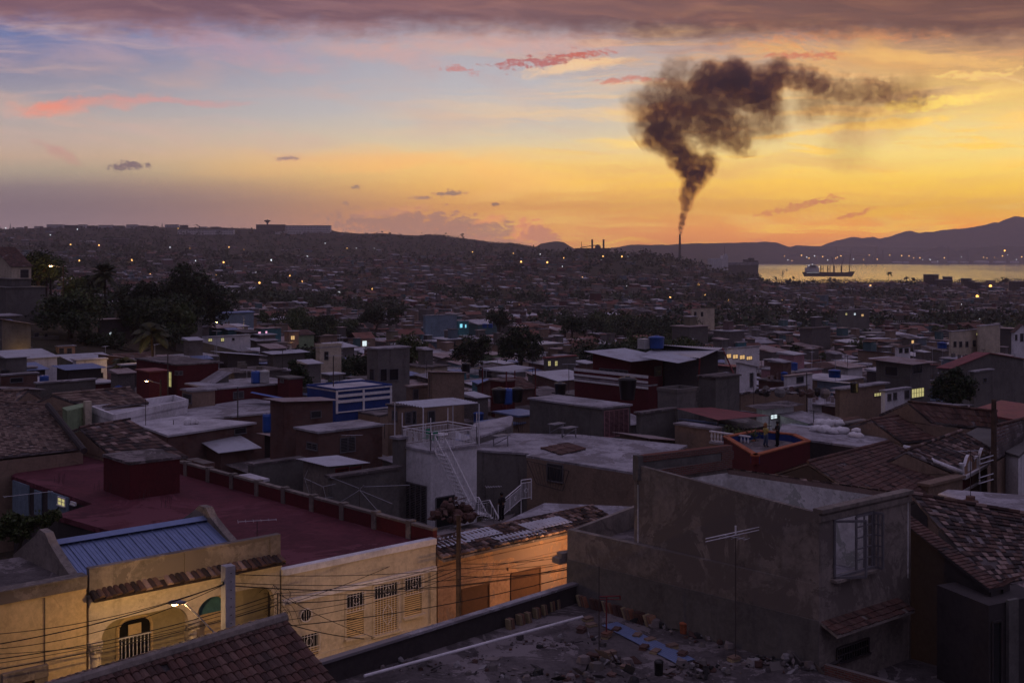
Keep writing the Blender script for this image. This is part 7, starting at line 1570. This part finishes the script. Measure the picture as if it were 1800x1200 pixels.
for (y, x, z, a, b, h, wn, rn, X), (lb, _) in zip(gen, names):
    an = ang_of(x, y); U = Vector((math.cos(A1+an), math.sin(A1+an))); N = Vector((math.cos(A2+an), math.sin(A2+an))); c = Vector((x, y))-U*a/2-N*b/2; ws = []; fl = 2 if h > 4 else 1
    for k in range(fl):
        z0 = .9+k*2.8
        for s in range(max(1, int(a/2.4))):
            q = .5+s*2.4; kd = GR.choice(LITK) if GR.random() < .035 else GR.choice(['dark', 'louver', 'dark', 'wlouver', 'none'])
            if kd != 'none': ws.append(('R', q, q+1.0, z0, z0+1.2, kd))
        for s in range(max(1, int(b/3))):
            q = .6+s*3; kd = GR.choice(['dark', 'louver', 'none', 'wlouver', 'none'])
            if kd != 'none': ws.append(('L', q, q+1.0, z0, z0+1.2, kd))
    ws.append(('R', a*.5, a*.5+.95, .05, 2.1, 'door'))
    ro, p, zt = house(lb, c, a, b, z, h, wn[1], rn[1], rn[2], ws, U, N, group='houses of the crowded middle rows', lod=1 if y > 105 else 0, slope=GR.uniform(.04, .14), over=GR.uniform(.1, .5), par=.5, foot=False)
    if GR.random() < .75:          # lean-to in front or at the side, lower than the house
        e = GR.uniform(1.3, 2.3); k0 = GR.uniform(0, .45)*a; k1 = k0+GR.uniform(.35, .55)*a; hh = z+min(h-.3, GR.uniform(2.0, 2.7)); q = [c+U*k0-N*e, c+U*k1-N*e, c+U*k1-N*.02, c+U*k0-N*.02]; mb = MB(); mb.prism(q, z-1.5, [hh, hh, hh+.3, hh+.3]); mb.build('lean_to', W(GR.choice(['concrete', 'block wall', 'brick wall', wn[1], 'dark wall'])), ro)
        m2 = MB(); m2.prism([q[0]-U*.2-N*.3, q[1]+U*.2-N*.3, q[2]+U*.2-N*.02, q[3]-U*.2-N*.02], [hh, hh, hh+.33, hh+.33], [hh+.06, hh+.06, hh+.4, hh+.4]); m2.build('lean_to_roof', W(GR.choice(['tin', 'rusty tin', 'rusty tin', 'blue tin', 'roof concrete', 'red tin'])), ro)
    if h > 4 and GR.random() < .5:  # balcony slab with a rail
        q = [c-N*1.0, c+U*a*.7-N*1.0, c+U*a*.7-N*.02, c-N*.02]; mb = MB(); mb.prism(q, z+2.75, z+2.9); mb.build('balcony', W('roof concrete'), ro); mb = MB(); mb.tube([v3(q[3], z+3.75), v3(q[0], z+3.75), v3(q[1], z+3.75), v3(q[2], z+3.75)], .03, 4)
        for k in range(9): t = lerp(q[0], q[1], k/8); mb.tube([v3(t, z+2.9), v3(t, z+3.75)], .018, 4)
        mb.build('railing', W(GR.choice(['white paint', 'dark metal'])), ro)
    r = GR.random(); ctr = (p[0]+p[2])/2
    if rn[2] in ('flat', 'par'):
        if r < .35:          # roof room
            s = GR.uniform(.3, .5); q0 = p[0]+(p[2]-p[0])*GR.uniform(.2, .4); q1 = q0+U*a*s; q2 = q1+N*b*s; q3 = q0+N*b*s; mb = MB(); mb.prism([q0, q1, q2, q3], zt+.002, zt+2.3); mb.build('roof_room', W(GR.choice([wn[1], 'concrete', 'block wall'])), ro)
            m2 = MB(); e = .25; m2.prism([q0-U*e-N*e, q1+U*e-N*e, q2+U*e+N*e, q3-U*e+N*e], [zt+2.31]*4, [zt+2.4, zt+2.4, zt+2.7, zt+2.7]); m2.build('roof_room_cover', W(GR.choice(['tin', 'rusty tin', 'roof concrete'])), ro)
        if .25 < r < .4 and y < 200: tank('%s water tank on the %s' % ('blue' if r < .33 else 'black', lb.split(' with')[0].replace('house', 'house roof')+' '+' '.join(lb.split()[-5:])), v3(p[0]+(p[2]-p[0])*.2, zt), GR.uniform(.4, .6), GR.uniform(.9, 1.2), 'blue plastic' if r < .33 else 'black plastic', 'roof water tanks of the middle rows', 1.1)
        if r > .3:
            mb = MB(); q = v3(ctr, zt)
            for k in range(GR.randint(2, 5)): t = q+Vector((GR.uniform(-2, 2), GR.uniform(-2, 2), 0)); mb.cbox(t, GR.uniform(.3, 1.2), GR.uniform(.3, .9), GR.uniform(.2, .9), GR.random()*3)
            mb.build('roof_clutter', W(GR.choice(['rubble', 'concrete', 'rusty tin'])), ro)['kind'] = 'stuff'
    if GR.random() < .55:
        mb = MB(); q = v3(p[GR.choice((0, 1, 3))], zt-.2); t = q+Vector((0, 0, GR.uniform(1.8, 4.2))); mb.tube([q, t], .04, 4); k = GR.uniform(.4, .9); an2 = GR.random()*3; d2 = Vector((math.cos(an2), math.sin(an2), 0)); mb.tube([t-d2*k, t+d2*k], .022, 4)
        for j in (-.8, -.3, .3, .8): e2 = Vector((-d2.y, d2.x, 0))*.35; mb.tube([t+d2*k*j-e2, t+d2*k*j+e2], .016, 4)
        mb.build('aerial', W(GR.choice(['dark metal', 'pipe metal'])), ro)
    if rn[2] in ('flat', 'par') and GR.random() < .4:      # bare rods left for the next storey
        mb = MB()
        for cpt in p:
            for j in (-.12, .12): q = v3(cpt+(ctr-cpt)*.08, zt)+Vector((j, j*.5, 0)); mb.tube([q, q+Vector((j*.3, 0, GR.uniform(.5, 1.0)))], .02, 4)
        mb.build('rebar', W('dark metal'), ro)['kind'] = 'stuff'
# lean-to sheds and huts squeezed between the houses
ns = 0; SHN = {}
for k in range(14000):
    y = GR.uniform(84, min(cut, 330)); x = GR.uniform(-.47, .47)*y; r = GR.uniform(1.1, 1.9)
    X = 900+F*x/y
    if X < 330 and y > 190 and GR.random() < .8: continue
    if y > 118 and green(x, y) > .45: continue
    if not free(x, y, r*.8-1.0): continue
    GRID.setdefault((int(x//30), int(y//30)), []).append((x, y, r)); z = gz(X, y); h = GR.uniform(2.1, 4.6)
    if hides(x, y, z, h, r*1.2): continue
    Y = HY+(H-z-h)*F/y
    lm = min(LM, key=lambda l: (l[1]-X)**2+((l[2]-Y)*1.6)**2); dx, dy = X-lm[1], Y-lm[2]; rel = ('right of ' if dx > 0 else 'left of ') if abs(dx) > abs(dy)*1.2 else ('below ' if dy > 0 else 'behind ')
    wn = pick(WALLS, GR); rn = GR.choice([('pale sheet', 'tin'), ('rusty sheet', 'rusty tin'), ('bluish sheet', 'blue tin'), ('cement', 'roof concrete'), ('dark', 'dark roof')]); lb = f"small {wn[0]} shed with a {rn[0]} roof {rel}{lm[0]}"; SHN[lb] = SHN.get(lb, 0)+1
    lb = lb.replace(' with a ', ' with ') if len(lb.split()) > 14 else lb
    if SHN[lb if lb in SHN else next(q for q in SHN if q.replace(' with a ', ' with ') == lb)] > 1: lb = ('another ' if SHN.get(lb, 3) == 2 else 'one more ')+lb.replace('small ', '', 1)
    an = ang_of(x, y)+GR.uniform(-.1, .1); U = Vector((math.cos(A1+an), math.sin(A1+an))); N = Vector((math.cos(A2+an), math.sin(A2+an)))
    house(lb, Vector((x, y))-U*r-N*r, r*GR.uniform(1.6, 2.6), r*GR.uniform(1.6, 2.4), z, h, wn[1], rn[1], GR.choice(['tin', 'tinu', 'flat']), [('R', .3, 1.1, .1, 1.9, 'door'), ('R', 1.5, 2.1, 1.0, 1.7, 'dark')], U, N, name='shed', cat='shed', group='sheds squeezed between the houses', lod=1, slope=GR.uniform(.02, .2), over=GR.uniform(.1, .4), foot=False); ns += 1
    if ns >= 285: break
# ------------------------------------------------------------------ the far town: too many to part, one mass per kind
FR = random.Random(77)
far = MB(); fwin = MB(); flit = {k: MB() for k in ('lit warm', 'lit white', 'lit yellow')}; frm = MB()
ftree = MB(); ntree = 0
TRS = []
def rnd_house(x, y, z, sc=1.):
    an = A1+.5*noise.noise((x/160, y/160, 1)); a = FR.uniform(3.2, 8.5)*sc; b = FR.uniform(3.2, 7)*sc; h = FR.choice([2.4, 2.7, 2.9, 3.4, 5.2, 4.4, 2.8, 3.0])*(1 if FR.random() > .03 else 1.8)
    ca, sa = math.cos(an), math.sin(an); U = Vector((ca, sa, 0)); N = Vector((-sa, ca, 0)); o = Vector((x, y, z-2))-U*a/2-N*b/2; far.box(o, U*a, N*b, (0, 0, h+2), FR.randrange(5))
    e = FR.uniform(.1, .5); sl = FR.choice([0, 0, .5, .9, -.4]); q = [o-U*e-N*e, o+U*(a+e)-N*e, o+U*(a+e)+N*(b+e), o-U*e+N*(b+e)]; zt = z+h
    top = [(p.x, p.y, zt+(.15 if i < 2 else .15+sl)) for i, p in enumerate(q)]; mi = pickroof()
    if FR.random() < .12:
        m0, m1 = (q[0]+q[3])/2, (q[1]+q[2])/2; r0, r1 = (m0.x, m0.y, zt+1.5), (m1.x, m1.y, zt+1.5); frm.face([r0, r1, top[1], top[0]], 4); frm.face([r0, r1, top[2], top[3]], 4)
    else: slab(frm, top, .18, mi)
    if FR.random() < .4:
        c = o+U*a*.5+N*b*.5; far.box((c.x, c.y, zt), U*a*.35, N*b*.35, (0, 0, 2.3), FR.randrange(5)); slab(frm, [Vector((c.x, c.y, zt+2.45))+v for v in (-U*.2-N*.2, U*(a*.35+.2)-N*.2, U*(a*.35+.2)+N*(b*.35+.2), -U*.2+N*(b*.35+.2))], .12, pickroof())
    if y < 900:
        for k in range(2 if h > 4.5 else 1):
            n = max(1, int(a/3))
            for s in range(n):
                if FR.random() < .3: continue
                w = o+U*((s+.3)*a/n)-N*.06; w.z = z+.9+2.7*k; t = fwin
                if FR.random() < .025: t = flit[FR.choice(('lit warm', 'lit white', 'lit yellow', 'lit warm'))]
                t.box(w, U*1.1, N*.08, (0, 0, 1.2))
        if FR.random() < .6: w = o-U*.06+N*b*.4; w.z = z+.9; fwin.box(w, U*.08, N*1.1, (0, 0, 1.2))
RW = [0]*5+[1]*6+[2]*5+[3]*7+[4]*4+[5]*2
def pickroof(): return FR.choice(RW)
y = cut+2
while y < 2450:
    st = 6.9 if y < 420 else 9 if y < 700 else 14 if y < 1100 else 20 if y < 1600 else 34; w = y*.48; x = -w
    while x < w:
        xx, yy = x+FR.uniform(-.3, .3)*st, y+FR.uniform(-.3, .3)*st; X = 900+F*xx/yy; x += st
        z = gz(X, yy)
        if z < 1.0 or (yy > 1450 and X > 1240) or (yy > 1560 and X > 1330): continue
        if X < 420-max(0, yy-262)*.8 and yy < 420: 
            rr_ = FR.uniform(3, 5.5)
            if FR.random() < .6 and (X > 300 or HY+(H-z-rr_*2.1)*F/yy > 512): TRS.append((xx, yy, z, rr_))
            continue
        if not free(xx, yy, 3): continue
        gr = green(xx*.6, yy*.6)+.22*noise.noise((xx/210, yy/210, 7))*2; slope = 0
        lim = .2
        if yy > 1300: lim = -.02
        if yy > 1900: lim = -.22
        if 1250 < yy < 1500 and X > 1230: lim = .35
        if 900 < yy < 1560 and 1030 < X < 1330: lim = -.15 if yy > 1100 else .1
        if gr > lim:
            if FR.random() < (.62 if yy < 1900 else .8): TRS.append((xx, yy, z, FR.uniform(2.6, 5.0)*(1 if yy < 1200 else 1.5)))
            continue
        if FR.random() < .1: TRS.append((xx+4, yy, z, FR.uniform(1.8, 3.2)))
        rnd_house(xx, yy, z, 1 if yy < 1100 else 1.35)
    y += st*1.06
plain('far window', (.03, .03, .035), .4, .4)
FW = [isle('far wall a', [(.16,.15,.14),(.11,.10,.095),(.2,.15,.11),(.3,.27,.24),(.12,.06,.045)], am=.3, bs=0), W('concrete'), isle('far wall b', [(.14,.19,.23),(.07,.15,.16),(.2,.12,.12),(.12,.03,.03),(.22,.19,.12)], am=.3, bs=0), W('block wall'), W('tan wall')]
FRM = [W('roof concrete'), W('rusty tin'), W('tin'), W('dark roof'), isle('far tile', [(.2,.08,.06),(.15,.07,.05),(.26,.12,.09)], am=.5, bs=0), W('white roof')]
tag(far.build('distant_houses', FW), 'thousands of small houses crowding the valley and slopes', 'town', kind='stuff'); tag(frm.build('distant_roofs', FRM), 'mass of small flat and sheet roofs over the far town', 'roofs', kind='stuff')
tag(fwin.build('distant_windows', W('far window')), 'tiny dark windows of the far town', 'windows', kind='stuff')
for k, m in flit.items(): tag(m.build('distant_lit_windows', W(k)), 'tiny glowing windows (%s) of the far town' % {'lit warm': 'amber', 'lit white': 'white', 'lit yellow': 'yellow'}[k], 'lit windows', kind='stuff')
# tree crowns: the nearest ones are trees of their own, the rest one wood
def crown(mb, c, r, n, leaf, rr, sq=.85):
    for _ in range(n):
        d = Vector((rr.gauss(0, 1), rr.gauss(0, 1), rr.gauss(0, 1))).normalized(); k = 1+.45*noise.noise(d*2+c*.2); p = c+Vector((d.x, d.y, d.z*sq))*r*k*(rr.random()**.35); a = Vector((rr.gauss(0, 1), rr.gauss(0, 1), rr.gauss(0, .7))).normalized(); e = a.cross(Vector((rr.gauss(0, 1), rr.gauss(0, 1), rr.gauss(0, 1)))).normalized(); s = leaf*rr.uniform(.6, 1.2); mb.face([p-a*s*.5, p+e*s*.35, p+a*s*.5, p-e*s*.35])
TRS.sort(key=lambda t: t[1]); T_near, T_far = TRS[:130], TRS[130:]
gsp = []
for y, x in spots:
    X = 900+F*x/y
    if y > 118 and y <= cut and green(x, y) > .28 and free(x, y, 2): gsp.append((x, y, gz(X, y), GR.uniform(2.2, 4.2)))
for k in range(190):
    y = GR.uniform(176, 262); X = GR.uniform(-30, 330); x = (X-900)/F*y; z = gz(X, y); r = GR.uniform(2.6, 4.2)
    if HY+(H-z-r*2.2)*F/y < (548 if 140 < X < 225 else 512): continue
    if not hides(x, y, z, r*2, r): gsp.append((x, y, z, r))
gsp = [t for t in gsp if not hides(t[0], t[1], t[2], t[3]*2.3, t[3])]
for i, (x, y, z, r) in enumerate(gsp+T_near):
    X = 900+F*x/y; Y = HY+(H-z-5)*F/y; lm = min(LM, key=lambda l: (l[1]-X)**2+((l[2]-Y)*1.6)**2); dx, dy = X-lm[1], Y-lm[2]; rel = ('right of ' if dx > 0 else 'left of ') if abs(dx) > abs(dy)*1.2 else ('below ' if dy > 0 else 'behind ')
    root = thing('tree', f"dark leafy tree among the houses {rel}{lm[0]}", 'tree', (x, y, z), 'trees among the houses'); mb = MB(); hh = r*1.5; mb.tube([(x, y, z-.5), (x+.1, y, z+hh)], [.25, .12], 6); mb.build('trunk', W('bark'), root)
    mb = MB()
    for k in range(6): crown(mb, Vector((x+FR.uniform(-1.1, 1.1)*r, y+FR.uniform(-.7, .7)*r, z+hh+FR.uniform(-.7, .5)*r)), r*FR.uniform(.35, .75), 330 if y < 330 else 130, .55 if y < 330 else .9, FR)
    mb.build('crown', W(GR.choice(['leaves', 'leaves', 'yellow leaves'])), root)
wood = MB()
for x, y, z, r in T_far:
    n = 90 if y < 700 else 40 if y < 1200 else 20; lf = r*.32 if y < 700 else r*.5
    crown(wood, Vector((x, y, z+r*.9)), r*1.15, n, lf*1.4, FR)
tag(wood.build('distant_trees', W('leaves')), 'dark tree crowns scattered through the far town and hills', 'trees', kind='stuff')
# ridge line scrub so that no skyline is a clean curve
rg = MB()
for X in range(0, 945, 2):
    D = 2690+FR.uniform(-20, 30); z = gz(X, D); k = FR.uniform(1., 2.8)*(1.5 if noise.noise((X/23, 0, 3)) > .1 else .8); crown(rg, Vector(((X-900)/F*D, D, z+k*.4)), k, 14, 2., FR)
for X in range(1010, 1236, 3):
    D = 1640+FR.uniform(-40, 40); z = gz(X, D)
    if 1180 < X < 1210: continue
    crown(rg, Vector(((X-900)/F*D, D, z+2.5)), FR.uniform(2.5, 4.5), 26, 1.8, FR)
for X in range(1330, 1830, 3):
    D = FR.uniform(1500, 1760); z = max(gz(X, D), 1); k = FR.uniform(3, 5.5); crown(rg, Vector(((X-900)/F*D, D, z+k*.8)), k, 40, 1.6, FR)
tag(rg.build('skyline_scrub', W('leaves')), 'scrub and small trees along the dark skyline and shore', 'scrub', kind='stuff')
# silhouettes against the bright water
for i, (X0, X1, Yt, D) in enumerate([(1628,1650,483,1300),(1630,1637,483,1298),(1642,1649,483.5,1296),(1650,1672,492,1280),(1662,1674,487,1290),(1695,1708,490,1250),(1708,1712,494,1240),(1780,1812,495,1200),(1715,1725,497,1180)]):
    p0 = gz((X0+X1)/2, D); block(['tall dark block silhouetted against the water','left crown of the tall silhouetted block','right crown of the tall silhouetted block','lower silhouetted block joined to the tall one','stair tower silhouette on the lower block','dark house silhouette between the block and the far palm','stub silhouette beside the dark house','wide dark roofline at the right edge of the water','low roof silhouette left of the far palm'][i], X0, X1, Yt, HY+(H-p0)*F/D, D, 'dark wall', 'dark blocks along the waterfront', dep=9, name='waterfront_block')
for i, (X, Yb, Yc, D, n, L_) in enumerate([(1560, 498, 480, 1150, 18, 5.2), (1591, 503, 488, 1150, 16, 4.6), (1764, 502, 490, 1150, 16, 6.0), (733, 460, 450, 1500, 16, 5)]):
    palm(['tall palm silhouetted against the water', 'shorter palm silhouetted beside the tall one', 'wide palm silhouette near the right edge of the water', 'palm on the centre hill'][i], X, Yb, Yc, D, n, L_, 'coco', 30+i)
# lights of the town
def ground_at(X, Y):
    return solve_ground(X, Y, 110)
EXPL = [(10,401,'w'),(93,462,'o'),(124,430,'o'),(157,432,'o'),(140,458,'o'),(174,431,'o'),(256,441,'o'),(232,457,'o'),(393,461,'o'),(380,484,'o'),(509,484,'o'),(428,502,'o'),(456,497,'o'),(494,506,'b'),(313,401,'o'),(136,403,'w'),(88,413,'w'),(610,437,'o'),(655,508,'o'),(624,524,'b'),(678,522,'o'),(717,527,'b'),(759,527,'o'),(703,523,'o'),(779,543,'b'),(822,535,'o'),(880,529,'o'),(906,522,'b'),(913,537,'o'),(845,528,'o'),(916,460,'o'),(991,453,'o'),(962,461,'o'),(1060,450,'o'),(1093,451,'o'),(1024,488,'o'),(957,493,'w'),(865,543,'w'),(1100,503,'w'),(1118,506,'w'),(1178,523,'o'),(1116,526,'b'),(1183,543,'o'),(663,542,'w'),(1228,500,'o'),(1240,519,'o'),(1280,527,'o'),(1326,494,'o'),(1360,496,'o'),(1376,528,'o'),(1530,502,'o'),(1741,503,'b'),(1770,510,'o'),(1739,517,'b'),(1718,521,'b'),(1689,535,'w'),(1704,562,'w'),(1715,559,'w'),(1722,560,'w'),(1730,560,'w'),(1738,560,'w'),(1673,569,'w'),(1686,560,'w'),(1490,553,'w'),(1503,541,'w'),(1283,609,'w'),(1293,610,'o'),(1278,612,'o'),(1306,612,'o'),(1315,614,'o'),(1325,615,'o'),(1358,618,'o'),(1368,620,'o'),(1379,623,'o'),(1490,620,'w'),(1500,619,'w'),(1512,620,'w'),(1375,664,'o'),(1260,595,'o'),(750,500,'w'),(560,460,'w'),(570,473,'w'),(540,451,'w'),(477,457,'w'),(450,480,'w'),(530,495,'o'),(546,539,'w'),(588,508,'w'),(596,514,'w'),(404,532,'w'),(562,551,'w'),(408,560,'w'),(487,575,'w'),(60,620,'w'),(97,648,'w'),(560,645,'w'),(585,650,'w'),(591,650,'w'),(1460,628,'o'),(1477,432,'w')][:-1]
used = 0
for X, Y, k in EXPL:
    D = ground_at(X, Y+4); D = min(D, 2600); s = max(.16, min(D*.0009, 1.1))*(1.5 if k == 'b' else 1.0); farlamp(X, Y, D*.985, s, {'o': 'far lamp', 'w': 'far white lamp', 'b': 'far bright lamp'}[k], 'street lights dotted over the town', {'o': 'small amber street light dotted among the town houses', 'w': 'small white light dotted among the town houses', 'b': 'bright orange street light among the town houses'}[k])
for _ in range(70):
    X = FR.uniform(-20, 1820); Y = 425+abs(FR.gauss(0, 1))*55
    if Y > 600 or (X > 1230 and Y < 500): continue
    D = ground_at(X, Y)
    if D > 2650: continue
    w = FR.random() < .55; farlamp(X, Y-2, D*.985, max(.12, min(D*.0005, .8))*FR.uniform(.6, 1.2), 'far white lamp' if w else 'far lamp', 'street lights dotted over the town', 'faint white light dotted among the far houses' if w else 'faint amber light dotted among the far houses')
